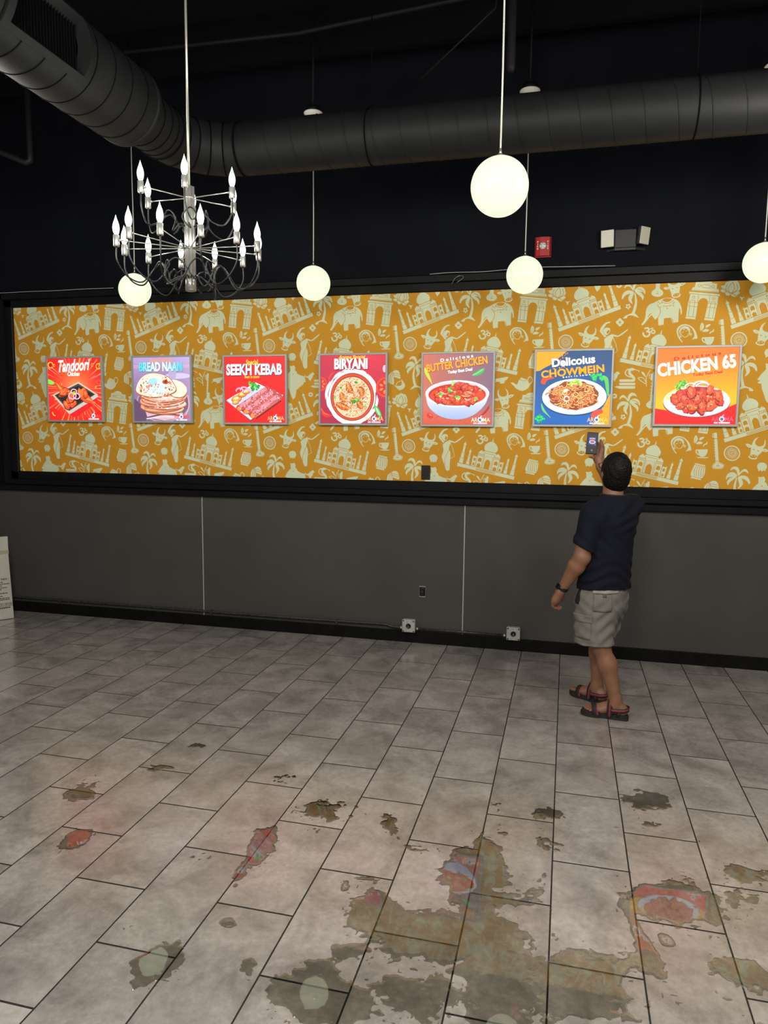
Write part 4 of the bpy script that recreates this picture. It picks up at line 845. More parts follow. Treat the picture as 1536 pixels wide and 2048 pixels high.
def art_naan():
    A = Art().clip(0, PS, 0, PS); r = random.Random(5)
    A.grid(0, PS, 0, PS, lambda x, y: rgb(*mixc(mixc((120, 95, 125), (168, 140, 190), y / PS), (200, 180, 225), max(0, (x - 350) / 500) + max(0, (y - 380) / 500))), 10, 10)
    for y in (492, 478): A.stroke([(0, y), (60, y)], 3, rgb(255, 190, 170)); A.stroke([(500, y), (PS, y)], 3, rgb(255, 190, 170))
    A.ell(440, 400, 130, 26, rgb(205, 195, 230)); A.ell(390, 425, 40, 70, rgb(185, 165, 205))
    A.ell(290, 160, 270, 170, rgb(178, 150, 185)); A.ell(290, 160, 258, 158, rgb(118, 88, 110))
    A.poly([(0, 0), (110, 0), (150, 60), (20, 190), (0, 200)], rgb(96, 70, 100)); A.poly([(110, 95), (470, 105), (480, 30), (300, 5), (130, 30)], rgb(214, 178, 190)); A.stroke([(130, 30), (300, 62), (470, 50)], 14, rgb(110, 70, 80)); A.stroke([(120, 20), (300, 40), (470, 28)], 10, rgb(235, 215, 225))
    A.stroke([(505, 40), (545, 120), (540, 230)], 8, rgb(245, 170, 190))
    def naan(cx, cy, rx, ry, rot, top):
        c0 = (225, 160, 125) if not top else (250, 222, 195)
        A.ell(cx, cy - 7, rx + 2, ry + 3, rgb(165, 80, 50), rot, 30, .02, r); A.ell(cx, cy, rx, ry, rgb(*c0), rot, 30, .03, r)
        A.ell(cx + 30, cy + 4, rx * .85, ry * .85, rgb(*mixc(c0, (225, 240, 240), .65)), rot, 26, .03, r)
    for k, (cx, cy, rx, ry, ro) in enumerate(((290, 112, 205, 46, -.02), (280, 135, 218, 52, .03), (300, 160, 222, 56, -.03), (282, 185, 226, 58, .02), (300, 212, 228, 62, .06), (285, 240, 232, 70, -.02))): naan(cx, cy, rx, ry, ro, False)
    A.ell(425, 285, 110, 78, rgb(170, 90, 60), -.3, 24, .03, r); A.ell(428, 288, 106, 74, rgb(252, 230, 205), -.3, 24, .03, r)
    A.poly(spline([(22, 250), (40, 340), (110, 410), (210, 430), (330, 405), (395, 350), (430, 270), (360, 230), (240, 205), (120, 212)], 5, True), rgb(178, 92, 60)); A.poly(spline([(26, 262), (44, 345), (112, 408), (210, 426), (328, 400), (390, 346), (420, 278), (355, 240), (240, 217), (122, 224)], 5, True), rgb(250, 226, 205))
    A.poly(spline([(110, 300), (160, 375), (230, 385), (300, 350), (330, 290), (240, 245), (150, 255)], 5, True), rgb(212, 232, 235)); A.ell(190, 350, 50, 30, rgb(165, 220, 235), .4, 14, .2, r)
    for k in range(95):
        a, b = r.uniform(-1, 1), r.uniform(-1, 1)
        if a * a + b * b > 1: continue
        x, y = 225 + a * 185, 315 + b * 98; s = r.uniform(3, 13) * (1.3 if abs(a) > .6 else .8)
        A.ell(x, y, s, s * .5, rgb(*r.choice(((215, 120, 80), (190, 80, 50), (230, 160, 120), (150, 60, 40)))), r.random() * 3, 8, .3, r)
    A.ell(322, 348, 30, 22, rgb(200, 80, 50), .3, 12, .3, r); A.ell(322, 350, 16, 12, rgb(130, 40, 30), .3, 10, .3, r); A.ell(155, 312, 30, 16, rgb(235, 150, 125), .6, 12, .3, r)
    for k in range(70):
        y = r.choice((118, 142, 165, 190, 215)) + r.uniform(-8, 8); x = r.uniform(80, 490)
        A.ell(x, y, r.uniform(6, 22), r.uniform(1.5, 4), rgb(*r.choice(((190, 95, 60), (225, 150, 110), (235, 225, 215), (205, 235, 240)))), r.uniform(-.2, .2), 8)
    A.text('Super Delicious', 165, 515, 225, 48, rgb(255, 150, 40), .012, .35)
    gr = lambda x, y: mixc(rgb(90, 225, 240), rgb(255, 255, 255), abs(x - 270) / 150 + (.3 if x > 300 else 0))
    A.text('BREAD NAAN', 62, 438, 430, 82, lambda x, y: rgb(20, 110, 120), .055); A.text('BREAD NAAN', 60, 442, 430, 82, lambda x, y: mixc(rgb(70, 215, 230), rgb(255, 255, 255), 1 - abs(x - 270) / 190), .045)
    aroma(A, c1=(235, 70, 60)); return A
def art_kebab():
    A = Art().clip(0, PS, 0, PS); r = random.Random(8)
    A.grid(0, PS, 0, PS, lambda x, y: rgb(*mixc((205, 8, 14), (236, 14, 18), .5 + .5 * math.sin(x / 200))), 8, 8)
    A.poly([(30, 186), (285, 345), (556, 232), (240, 12)], rgb(120, 0, 6)); A.poly([(12, 190), (290, 340), (545, 226), (240, 20)], rgb(165, 185, 205)); A.poly([(18, 196), (292, 346), (548, 236), (240, 30)], rgb(228, 238, 248)); A.poly([(48, 196), (292, 326), (512, 234), (242, 52)], rgb(196, 212, 228))
    for x, y, s in ((110, 205, 50), (165, 245, 44), (100, 175, 34), (205, 270, 40)):
        A.ell(x, y, s, s * .62, rgb(200, 60, 20), .2); A.ell(x, y + 3, s * .88, s * .5, rgb(250, 165, 70), .2); A.ell(x - 4, y + 5, s * .5, s * .24, rgb(255, 220, 150), .2)
    for x, y in ((140, 275), (180, 285), (215, 262)):
        A.stroke([(x + 34 * math.cos(t), y + 24 * math.sin(t)) for t in np.linspace(-.4, 3.4, 9)], 11, rgb(235, 150, 195)); A.stroke([(x + 30 * math.cos(t), y + 20 * math.sin(t)) for t in np.linspace(-.4, 3.4, 9)], 4, rgb(255, 235, 245))
    for q in ((255, 315), (285, 325), (310, 305), (270, 292), (240, 330)): leafy(A, *q, 30, r)
    for (a, b, w) in (((140, 128), (395, 285), 56), ((205, 100), (455, 258), 60), ((270, 68), (505, 222), 64)):
        d = np.subtract(b, a) / np.hypot(*np.subtract(b, a)); nn = np.array([-d[1], d[0]])
        A.stroke([tuple(np.array(a) - nn * 8), tuple(np.array(b) - nn * 8)], w + 12, rgb(120, 25, 15), False); A.ell(*a, w * .62, w * .5, rgb(175, 60, 30)); A.ell(*b, w * .55, w * .5, rgb(190, 80, 70))
        A.stroke([a, b], w, rgb(208, 98, 88), False); A.stroke([tuple(np.array(a) + nn * 10), tuple(np.array(b) + nn * 10)], w * .5, rgb(232, 140, 160), False); A.ell(a[0] - 6, a[1] - 6, w * .36, w * .34, rgb(238, 140, 70))
        for k in range(46):
            t = r.random(); o = r.uniform(-.46, .46) * w; p = np.array(a) + (np.array(b) - a) * t + nn * o
            A.ell(p[0], p[1], r.uniform(4, 11), r.uniform(2, 4), rgb(*r.choice(((245, 180, 200), (150, 40, 30), (120, 30, 25), (250, 210, 215), (70, 60, 30)))), r.random() * 3, 7)
    A.text('Special', 205, 484, 110, 58, rgb(255, 225, 60), .02); A.text('SEEKH KEBAB', 20, 402, 520, 98, rgb(95, 10, 20), .05); A.text('SEEKH KEBAB', 16, 408, 520, 98, lambda x, y: mixc(rgb(185, 225, 245), rgb(255, 255, 255), .5 + .5 * math.sin(x / 40)), .042); A.text('Best in town', 190, 382, 138, 26, rgb(255, 205, 50), .03)
    aroma(A); return A
def art_biryani():
    A = Art().clip(0, PS, 0, PS); r = random.Random(21)
    A.grid(0, PS, 0, PS, lambda x, y: rgb(*mixc((138, 22, 62), (226, 52, 72), .35 + .65 * (y / PS) * (1 - abs(x - 380) / 700))), 10, 10)
    for cx, cy, rr in ((0, 330, 56), (566, 300, 80)):
        A.ell(cx, cy, rr, rr * 1.05, rgb(240, 70, 40)); A.ell(cx, cy, rr * .82, rr * .85, rgb(205, 40, 30))
        for k in range(7): A.ell(cx + rr * .5 * math.cos(k * .9), cy + rr * .5 * math.sin(k * .9), rr * .2, rr * .12, rgb(255, 130, 80), k * .9)
    A.stroke([(70, 350), (85, 400), (120, 430)], 16, rgb(235, 60, 50), taper=True); A.stroke([(0, 90), (50, 62), (110, 68)], 26, rgb(225, 40, 35), taper=True); A.stroke([(0, 130), (30, 85), (80, 70)], 14, rgb(250, 90, 60), taper=True)
    for k in range(70):
        a = r.uniform(0, 6.28); rr = r.uniform(208, 232); s = r.uniform(.25, .7)
        A.stroke([(275 + rr * math.cos(a + t), 222 + rr * 1.0 * math.sin(a + t)) for t in np.linspace(0, s, 6)], r.uniform(4, 20), WHT, taper=True)
    A.ell(275, 222, 206, 210, WHT, n=40); A.ell(278, 220, 192, 200, rgb(150, 40, 22), n=40); A.ell(278, 220, 186, 194, rgb(214, 74, 42), n=40); A.ell(278, 218, 168, 176, rgb(150, 48, 24), n=40); A.ell(278, 216, 162, 170, rgb(240, 205, 165), n=40)
    for (x, y) in in_ellipse(620, 278, 216, 158, 166, r, False):
        edge = math.hypot(x - 278, y - 216) / 165
        c = r.choice(((255, 245, 225), (245, 215, 170), (225, 140, 60), (210, 95, 35), (255, 235, 200))) if edge > .62 else r.choice(((225, 120, 45), (200, 80, 30), (240, 170, 90), (150, 55, 25)))
        A.ell(x, y, r.uniform(6, 10), 2.4, rgb(*c), r.random() * 3.1, 6)
    for P, w in (([(240, 345), (255, 290), (290, 250)], 50), ([(330, 300), (360, 270), (370, 220)], 56), ([(180, 260), (200, 210), (230, 180)], 56), ([(140, 165), (200, 140), (260, 120)], 54), ([(330, 190), (350, 150), (380, 120)], 48), ([(260, 200), (300, 190), (330, 215)], 44)):
        A.stroke(P, w, rgb(130, 40, 15), taper=True); A.stroke(P, w * .8, rgb(222, 105, 38), taper=True); A.stroke([(p[0] - 4, p[1] + 6) for p in P], w * .3, rgb(248, 168, 85), taper=True)
        for k in range(10):
            p = P[r.randrange(3)]; A.ell(p[0] + r.uniform(-24, 24), p[1] + r.uniform(-24, 24), r.uniform(3, 9), 2.5, rgb(*r.choice(((120, 35, 15), (250, 190, 110), (90, 60, 20)))), r.random() * 3, 6)
    for (x, y) in in_ellipse(320, 278, 216, 150, 158, r, False):
        A.ell(x, y, r.uniform(5, 10), r.uniform(1.8, 3.2), rgb(*r.choice(((214, 96, 34), (244, 176, 96), (168, 58, 22), (255, 226, 180), (232, 128, 52), (120, 40, 18)))), r.random() * 3.1, 6)
    for q, s in (((310, 185), 26), (((285, 170)), 20), ((335, 200), 20), ((320, 340), 20), ((185, 300), 18), ((400, 150), 14), ((135, 215), 14)): leafy(A, *q, s, r)
    A.poly(spline([(472, 150), (500, 140), (530, 90), (538, 45), (505, 70), (478, 115)], 5, True), rgb(60, 200, 90)); A.poly(spline([(484, 135), (505, 115), (528, 68), (505, 85)], 5, True), rgb(190, 240, 190)); A.ell(560, 450, 16, 30, rgb(225, 190, 220))
    A.text('Aroma Special', 160, 528, 235, 36, rgb(255, 225, 40), .02, .3); A.text('BIRYANI', 128, 444, 290, 88, rgb(110, 20, 40), .05); A.text('BIRYANI', 124, 450, 290, 88, WHT, .045)
    aroma(A); return A
def art_butter():
    A = Art().clip(0, PS, 0, PS); r = random.Random(31)
    A.grid(0, PS, 0, PS, lambda x, y: rgb(*mixc(mixc((214, 84, 60), (205, 120, 110), y / 200), mixc((205, 110, 90), (128, 100, 122), x / PS), min(1, y / 240))), 14, 14)
    for k in range(120): A.ell(r.uniform(0, 566), r.uniform(0, 150) * r.random(), r.uniform(6, 24), r.uniform(1, 3), rgb(r.randint(190, 235), r.randint(60, 105), r.randint(40, 70)), r.uniform(.2, .9), 6)
    A.ell(60, 70, 30, 20, rgb(225, 40, 30), -.5); A.ell(66, 76, 14, 7, rgb(255, 120, 90), -.5)
    A.stroke([(548, 160), (520, 110), (450, 45)], 17, rgb(190, 10, 20), taper=True); A.stroke([(552, 175), (546, 140)], 6, rgb(60, 140, 50))
    A.poly(spline([(22, 250), (45, 150), (120, 80), (220, 46), (330, 46), (430, 85), (510, 165), (538, 250)], 5) + [(538, 250), (22, 250)], lambda x, y: rgb(*mixc((160, 178, 225), (225, 232, 250), (y - 40) / 200)))
    A.ell(280, 248, 260, 108, rgb(250, 248, 252), n=40); A.ell(280, 246, 244, 97, rgb(232, 205, 215), n=40); A.ell(280, 240, 234, 88, rgb(200, 40, 16), n=40); A.ell(280, 232, 222, 78, rgb(232, 72, 34), n=40)
    chunks(A, in_ellipse(46, 275, 240, 205, 62, r) + [(300, 320), (330, 312), (280, 300), (250, 295), (350, 300), (390, 290), (200, 290), (150, 280)], r, (214, 52, 24), 34, (255, 150, 110), (140, 18, 8))
    chunks(A, in_ellipse(24, 275, 215, 190, 45, r), r, (228, 66, 30), 26, (255, 180, 140), (150, 24, 10))
    for k in range(16): A.ell(r.uniform(110, 430), r.uniform(190, 290), r.uniform(8, 24), r.uniform(3, 6), rgb(255, 190, 150), r.uniform(-.4, .4), 8)
    for q, s in (((245, 335), 24), ((225, 275), 24), ((150, 238), 24), ((290, 212), 28), ((435, 205), 18), ((470, 280), 14)): leafy(A, *q, s, r, ((110, 210, 90), (60, 170, 60), (180, 235, 140)))
    A.poly(spline([(10, 440), (22, 400), (60, 345), (78, 322), (52, 400), (30, 440), (18, 462)], 5, True), rgb(190, 220, 60)); A.poly(spline([(400, 395), (440, 425), (495, 450), (490, 420), (455, 395), (420, 388)], 5, True), rgb(60, 190, 90)); A.stroke([(405, 396), (440, 410), (485, 440)], 4, rgb(180, 235, 180))
    ro = .115
    A.text('D e l i c i o u s', 143, 502, 266, 25, WHT, .03, 0, .13); A.text('BUTTER CHICKEN', 36, 417, 496, 64, rgb(120, 50, 10), .036, 0, .13, 1.04); A.text('BUTTER CHICKEN', 33, 420, 496, 64, rgb(250, 168, 25), .036, 0, .13, 1.04); A.text('Today Best Deal', 205, 400, 200, 32, WHT, .03, .1, .12)
    aroma(A, c1=(255, 225, 190)); return A
def art_chowmein():
    A = Art().clip(0, PS, 0, PS); r = random.Random(41)
    A.grid(0, PS, 0, PS, lambda x, y: rgb(*mixc((0, 100, 190), (30, 70, 116), abs(y - 60) / 500 + .1 * math.sin(x / 90))), 10, 10)
    A.poly([(0, 566), (230, 566), (150, 500), (120, 470), (60, 440), (30, 420), (0, 415)], rgb(255, 165, 10)); A.poly([(566, 240), (530, 170), (500, 110), (470, 40), (440, 0), (566, 0)], rgb(255, 165, 20))
    for k in range(60): A.ell(r.uniform(60, 240), r.uniform(420, 566), r.uniform(2, 10), r.uniform(2, 5), rgb(255, 165, 10), r.random() * 3, 7)
    for k in range(40): A.ell(r.uniform(440, 560), r.uniform(0, 240), r.uniform(2, 8), r.uniform(2, 5), rgb(*r.choice(((255, 165, 20), (160, 90, 20)))), r.random() * 3, 7)
    A.ell(296, 205, 246, 138, rgb(20, 60, 120), n=40); A.ell(296, 214, 244, 136, rgb(205, 228, 245), n=40); A.ell(296, 222, 240, 132, rgb(252, 253, 255), n=40); A.ell(296, 214, 196, 104, rgb(235, 240, 240), n=40)
    A.ell(292, 226, 192, 110, rgb(150, 62, 16), 0, 26, .06, r)
    for k in range(230):
        a, b = r.uniform(-1, 1), r.uniform(-1, 1)
        if a * a + b * b > 1: continue
        x, y = 292 + a * 168, 228 + b * 90; an = r.uniform(0, 6.28); l = r.uniform(22, 40); tw = r.choice((-1, 1)) * r.uniform(.5, 1.3); P = [(x, y)]
        for q in range(3): an += tw; P.append((P[-1][0] + l * .62 * math.cos(an), P[-1][1] + l * .45 * math.sin(an)))
        c = r.choice(((240, 165, 65), (228, 126, 45), (206, 96, 34), (252, 200, 115), (244, 146, 66))); A.stroke(P, 11, rgb(128, 48, 14)); A.stroke(P, 8, rgb(*c)); A.stroke([(u - 1, v + 1.5) for u, v in P], 2.4, rgb(*mixc(c, (255, 235, 190), .6)))
    for k in range(14): A.ell(r.uniform(150, 430), r.uniform(150, 290), r.uniform(8, 16), r.uniform(3, 6), rgb(214, 60, 28), r.random() * 3, 8)
    A.stroke([(240 + 20 * math.cos(t), 200 + 20 * math.sin(t)) for t in np.linspace(0, 6, 9)], 9, rgb(255, 235, 220)); A.ell(230, 262, 22, 12, rgb(255, 236, 205), .5)
    for q in ((280, 325), (300, 320), (320, 330), (265, 312), (340, 315), (300, 338)): leafy(A, *q, 22, r, ((190, 225, 80), (130, 200, 60), (230, 240, 140)))
    A.poly(spline([(40, 335), (60, 372), (110, 380), (142, 360), (110, 352), (85, 340), (70, 312), (45, 318)], 4, True), rgb(225, 70, 45)); A.poly(spline([(430, 80), (455, 110), (505, 118), (515, 92), (480, 78), (450, 50), (432, 60)], 4, True), rgb(230, 75, 45))
    for q in ((430, 372), (465, 385), (490, 372), (450, 350), (500, 358)): leafy(A, *q, 26, r, ((20, 190, 90), (40, 215, 110), (10, 150, 70)))
    for q in ((20, 55), (45, 70), (60, 45), (35, 30)): leafy(A, *q, 24, r, ((20, 205, 90), (40, 225, 110), (10, 150, 70)))
    A.poly(spline([(520, 375), (545, 350), (556, 260), (548, 215), (532, 270), (522, 320), (505, 372)], 5, True), rgb(95, 200, 80)); A.poly(spline([(50, 165), (75, 115), (125, 50), (100, 70), (60, 105), (48, 140)], 5, True), rgb(110, 205, 110))
    ro = .075
    A.text('Delicoius', 125, 440, 325, 66, rgb(10, 40, 90), .038, 0, .09); A.text('Delicoius', 122, 443, 325, 66, WHT, .036, 0, .09)
    A.text('CHOWMEIN', 45, 355, 476, 60, rgb(120, 60, 0), .036, 0, .095, 1.04); A.text('CHOWMEIN', 42, 358, 476, 60, rgb(255, 172, 0), .036, 0, .095, 1.04); A.text('b e s t  i n  t o w n', 206, 360, 208, 14, WHT, .02, 0, .095)
    aroma(A, c1=(255, 200, 90)); return A
def art_chicken65():
    A = Art().clip(0, PS, 0, PS); r = random.Random(55)
    A.grid(0, PS, 0, PS, lambda x, y: rgb(*mixc((255, 188, 0), (255, 116, 0), (y - 200) / 320 + .12 * (1 - x / PS))), 12, 12)
    A.poly(spline([(0, 118), (120, 98), (300, 84), (450, 105), (566, 152)], 6) + [(566, 0), (0, 0)], rgb(255, 0, 4))
    A.ell(290, 158, 236, 112, rgb(180, 30, 10), n=40); A.ell(290, 168, 235, 113, rgb(205, 210, 235), n=40); A.ell(290, 176, 232, 111, rgb(250, 250, 255), n=40); A.ell(286, 176, 205, 92, rgb(222, 228, 240), n=40)
    A.poly(spline([(72, 200), (130, 262), (160, 240), (130, 190), (95, 178)], 4, True), rgb(250, 222, 120)); A.poly(spline([(85, 205), (130, 250), (145, 235), (118, 198)], 4, True), rgb(255, 244, 195))
    for q in ((150, 290), (175, 305), (200, 312), (165, 268), (190, 285), (215, 295)): leafy(A, *q, 24, r, ((90, 200, 60), (150, 225, 80), (50, 160, 40)))
    for x, y, s in ((245, 280, 38), (315, 288, 50), (330, 280, 44)):
        A.stroke([(x + s * math.cos(t), y + s * .62 * math.sin(t)) for t in np.linspace(0, 6.28, 14)], 13, rgb(255, 225, 225)); A.stroke([(x + s * .86 * math.cos(t), y + s * .5 * math.sin(t)) for t in np.linspace(0, 6.28, 14)], 4, rgb(220, 120, 130))
    A.ell(300, 200, 160, 80, rgb(160, 24, 6)); 
    chunks(A, in_ellipse(40, 300, 185, 178, 72, r), r, (226, 58, 30), 44, (255, 160, 120), (135, 16, 6))
    chunks(A, [(180, 140), (260, 130), (330, 140), (400, 150), (450, 170), (210, 190), (300, 190), (380, 200), (440, 215), (250, 240), (380, 255)], r, (236, 72, 36), 46, (255, 175, 130), (140, 20, 8))
    for k in range(30): A.ell(r.uniform(140, 460), r.uniform(120, 250), r.uniform(3, 10), r.uniform(2, 4), rgb(*r.choice(((255, 205, 120), (90, 90, 20), (255, 150, 90), (100, 10, 10)))), r.random() * 3, 7)
    ro = .115
    A.text('D e l i c i o u s', 118, 472, 328, 26, rgb(180, 24, 10), .03, 0, .125)
    A.text('CHICKEN 65', 12, 349, 548, 104, rgb(190, 120, 10), .042, 0, .12, 1.02); A.text('CHICKEN 65', 9, 352, 548, 104, WHT, .042, 0, .12, 1.02); A.text('Today Best Deal', 254, 350, 208, 28, rgb(205, 20, 24), .03, 0, .11)
    aroma(A, c1=(255, 90, 120), c2=(250, 215, 235)); return A

POSTERS = [(-4.4545, 2.156, art_tandoori, 'backlit poster of grilled drumsticks in a black tray on red'),
           (-3.5525, 2.152, art_naan, 'backlit poster of a tall stack of flatbreads on lilac'),
           (-2.6520, 2.143, art_kebab, 'backlit poster of three minced kebabs on a white plate, red background'),
           (-1.7650, 2.142, art_biryani, 'backlit poster of a round bowl of spiced rice on crimson'),
           (-.8815, 2.138, art_butter, 'backlit poster of a white bowl of orange curry with green herbs'),
           (.0225, 2.143, art_chowmein, 'backlit poster of noodles on a white plate, blue background'),
           (.9200, 2.152, art_chicken65, 'backlit poster of fried red chicken on a plate, orange and red background')]
for px, pz, fn, lab in POSTERS:
    e = empty('light_box_poster', (px, YW - .006, pz - .3005))
    tag(e, lab, 'poster', 'backlit food posters on the mural')
    S = .3005; IN = .283; D = .034
    MB().box(-S + .004, S - .004, -D + .008, -.001, .004, 2 * S - .004).build('sign_box', M_ALUB, e)
    for kind in range(4):
        a = [(-S, 0), (S, 0), (S, 2 * S), (-S, 2 * S)]; b = [(-IN, S - IN), (IN, S - IN), (IN, S + IN), (-IN, S + IN)]
        p, q = a[kind], a[(kind + 1) % 4]; r0, r1 = b[kind], b[(kind + 1) % 4]
        mid = lambda u, w, t: (u[0] + (w[0] - u[0]) * t, u[1] + (w[1] - u[1]) * t)
        V = []
        for (u, w) in ((p, r0), (q, r1)):
            V += [(u[0], -.004, u[1]), (u[0], -D, u[1]), (mid(u, w, .15)[0], -D - .003, mid(u, w, .15)[1]), (mid(u, w, .9)[0], -D - .003, mid(u, w, .9)[1]), (w[0], -D + .004, w[1]), (w[0], -.010, w[1])]
        F = [(i, (i + 1) % 6, 6 + (i + 1) % 6, 6 + i) for i in range(6)] + [(0, 1, 2, 3, 4, 5), (11, 10, 9, 8, 7, 6)]
        MB().add(V, F).build('frame_rail', M_ALU, e)
    art = link('printed_face', fn().mesh('printed_face', M_INK), None, e, (-IN, -D + .0075, S - IN))

# ------------------------------------------------------------------ round spiral duct under the ceiling
M_DUCT = mat('dark_painted_duct', (.0088, .0094, .0102), .55, metal=.0, spec=.16, noise=.15, nscale=6, bump=.04, bscale=40)
M_DUCTIN = mat('duct_inside', (.006, .006, .006), .8)
M_SEAMD = mat('duct_seam_paint', (.0022, .0022, .0026), .8, spec=.04)
R1, R2 = .1524, .2032; DX, DY, DZ = -2.3826, 4.386, 3.528; RB = .36
duct = empty('spiral_air_duct', (DX, DY, DZ)); tag(duct, 'dark spiral air duct with a grille and an elbow, hung under the ceiling', 'air duct')
def dl(p): return (p[0] - DX, p[1] - DY, p[2] - DZ)
def ring(c, ax, r, n=48, a0=0.0, a1=2 * PI, closed=True):
    ax = Vector(ax).normalized(); u = Vector((0, 0, 1)); w = ax.cross(u).normalized(); P = []
    m_ = n if closed else n + 1
    for k in range(m_):
        a = a0 + (a1 - a0) * k / n; P.append(Vector(c) + (w * math.cos(a) + u * math.sin(a)) * r)
    return P
def pipe_mesh(rings, close=True):
    mb = MB(); n = len(rings[0]); V = [dl(p) for q in rings for p in q]
    F = [(i * n + k, i * n + (k + 1) % n, (i + 1) * n + (k + 1) % n, (i + 1) * n + k) for i in range(len(rings) - 1) for k in range(n)]
    mb.add(V, F, True); return mb
# run along the wall with a helical lock seam
pipe_mesh([ring((x, DY, DZ), (1, 0, 0), R1) for x in (DX + RB, 4.0)]).build('straight_run', M_DUCT, duct)
pts = []; pitch = .165; t = 0.0
for k in range(int((4.0 - DX - RB - .2) / pitch * 36)):
    a = k * 2 * PI / 36; pts.append(dl((DX + RB + .12 + pitch * k / 36, DY + (R1 + .0005) * math.cos(a), DZ + (R1 + .0005) * math.sin(a))))
MB().tube(pts, .0030, 5).build('spiral_seam', M_DUCT, duct)
# gored elbow
NG = 5; EL = []
for i in range(NG + 1):
    a = (PI / 2) * i / NG
    c = (DX + RB - RB * math.cos(a), DY - RB + RB * math.sin(a), DZ); ax = (math.sin(a), math.cos(a), 0); EL.append((c, ax))
for i in range(NG):
    pipe_mesh([ring(EL[i][0], EL[i][1], R1), ring(EL[i + 1][0], EL[i + 1][1], R1)]).build('elbow_gore', M_DUCT, duct)
for i in range(NG + 1):
    MB().tube([dl(p) for p in ring(EL[i][0], EL[i][1], R1 + .001)], .0045 if i not in (0, NG) else .007, 6, closed=True).build('elbow_seam', M_SEAMD, duct)
# small run, reducing collar and the wide run towards the camera
YE = 3.70
pipe_mesh([ring((DX, DY - RB, DZ), (0, 1, 0), R1), ring((DX, YE + .035, DZ), (0, 1, 0), R1)]).build('short_run', M_DUCT, duct)
for y in (3.82, 3.90, 3.97): MB().tube([dl(p) for p in ring((DX, y, DZ), (0, 1, 0), R1 + .0008)], .0035, 6, closed=True).build('short_run_seam', M_SEAMD, duct)
pipe_mesh([ring((DX, y, DZ), (0, 1, 0), r) for y, r in ((YE + .04, R1 + .004), (YE + .035, R1 + .012), (YE + .012, R1 + .02), (YE + .010, R2 - .012), (YE - .002, R2 + .003), (YE - .03, R2 + .004), (YE - .034, R2))]).build('reducing_collar', M_DUCT, duct)
GA = math.radians(38); GY0, GY1 = 2.64, 3.10
def arcring(y, r, a0, a1, n): return [Vector((DX + r * math.cos(a0 + (a1 - a0) * k / n), y, DZ + r * math.sin(a0 + (a1 - a0) * k / n))) for k in range(n + 1)]
mb = MB()
ys = [1.3, GY0, GY1, YE]
for a, b in zip(ys[:-1], ys[1:]):
    full_ = not (a == GY0)
    a0, a1 = (GA, GA + 2 * PI) if full_ else (GA, 2 * PI - GA)
    A0 = arcring(a, R2, a0, a1, 48); B0 = arcring(b, R2, a0, a1, 48)
    mb.add([dl(p) for p in A0 + B0], [(k, k + 1, 49 + k + 1, 49 + k) for k in range(48)], True)
mb.build('wide_run', M_DUCT, duct)
for y in (1.75, 1.89, 2.03, 2.17, 2.31, 2.45, 2.59, 2.73, 2.87, 3.01, 3.15, 3.29, 3.43, 3.57):
    a0, a1 = (0, 2 * PI) if not (GY0 - .05 < y < GY1 + .04) else (GA + .17, 2 * PI - GA - .17)
    P = [dl(p) for k, p in enumerate(arcring(y, R2 + .0006, a0, a1, 44))]
    MB().tube(P, .0034, 5).build('wide_run_seam', M_SEAMD, duct)
# grille let into the side of the wide run
xg = DX + R2 * math.cos(GA) - .02; zg = R2 * math.sin(GA)
grille = MB().box(xg - .05 - DX, xg - .045 - DX, GY0 - DY, GY1 - DY, -zg, zg).build('grille', M_DUCTIN, duct)
nsl = 24
for k in range(nsl):
    y = GY0 + (k + .5) * (GY1 - GY0) / nsl
    MB().prism([(xg - .045 - DX, y - .006 - DY), (xg - .012 - DX, y - .001 - DY), (xg - .010 - DX, y + .001 - DY), (xg - .043 - DX, y - .004 - DY)], 'z', -zg, zg).build('slat', M_SEAMD, grille)
for sg in (-1, 1):
    P0 = [Vector((DX + R2 * math.cos(GA * sg), y, DZ + R2 * math.sin(GA * sg))) for y in (GY0, GY1)]
    mb = MB(); d_ = .040
    for P, rr in ((0, 0),):
        V = []
        for y in (GY0 - .02, GY1 + .02):
            for a, r_ in ((GA - .0, R2 - .06), (GA, R2 + .004), (GA + .16, R2 + .004), (GA + .16, R2 - .002), (GA + .02, R2 - .004), (GA + .02, R2 - .06)):
                V.append(dl((DX + r_ * math.cos(a * sg), y, DZ + r_ * math.sin(a * sg))))
        mb.add(V, [(i, (i + 1) % 6, 6 + (i + 1) % 6, 6 + i) for i in range(6)] + [(0, 1, 2, 3, 4, 5), (11, 10, 9, 8, 7, 6)])
    mb.build('grille_flange', M_DUCT, duct)
for y0, y1 in ((GY0 - .04, GY0), (GY1, GY1 + .04)):
    A0 = arcring(y0, R2 + .004, -GA - .16, GA + .16, 20); B0 = arcring(y1, R2 + .004, -GA - .16, GA + .16, 20); C0 = arcring(y1 if y0 < GY0 - .01 else y0, R2 - .07, -GA - .16, GA + .16, 20)
    E0 = B0 if y0 < GY0 - .01 else A0
    mb = MB(); mb.add([dl(p) for p in A0 + B0], [(k, k + 1, 21 + k + 1, 21 + k) for k in range(20)], True); mb.add([dl(p) for p in E0 + C0], [(k, k + 1, 21 + k + 1, 21 + k) for k in range(20)])
    mb.build('grille_end_plate', M_DUCT, duct)
for x in (-1.2, .6, 2.4):
    mb = MB(); mb.tube([dl(p) for p in ring((x, DY, DZ), (1, 0, 0), R1 + .003)], .004, 6, closed=True); mb.tube([dl((x, DY, DZ + R1)), dl((x, DY, 4.60))], .004, 6); mb.build('hanger_strap', M_SEAMD, duct)

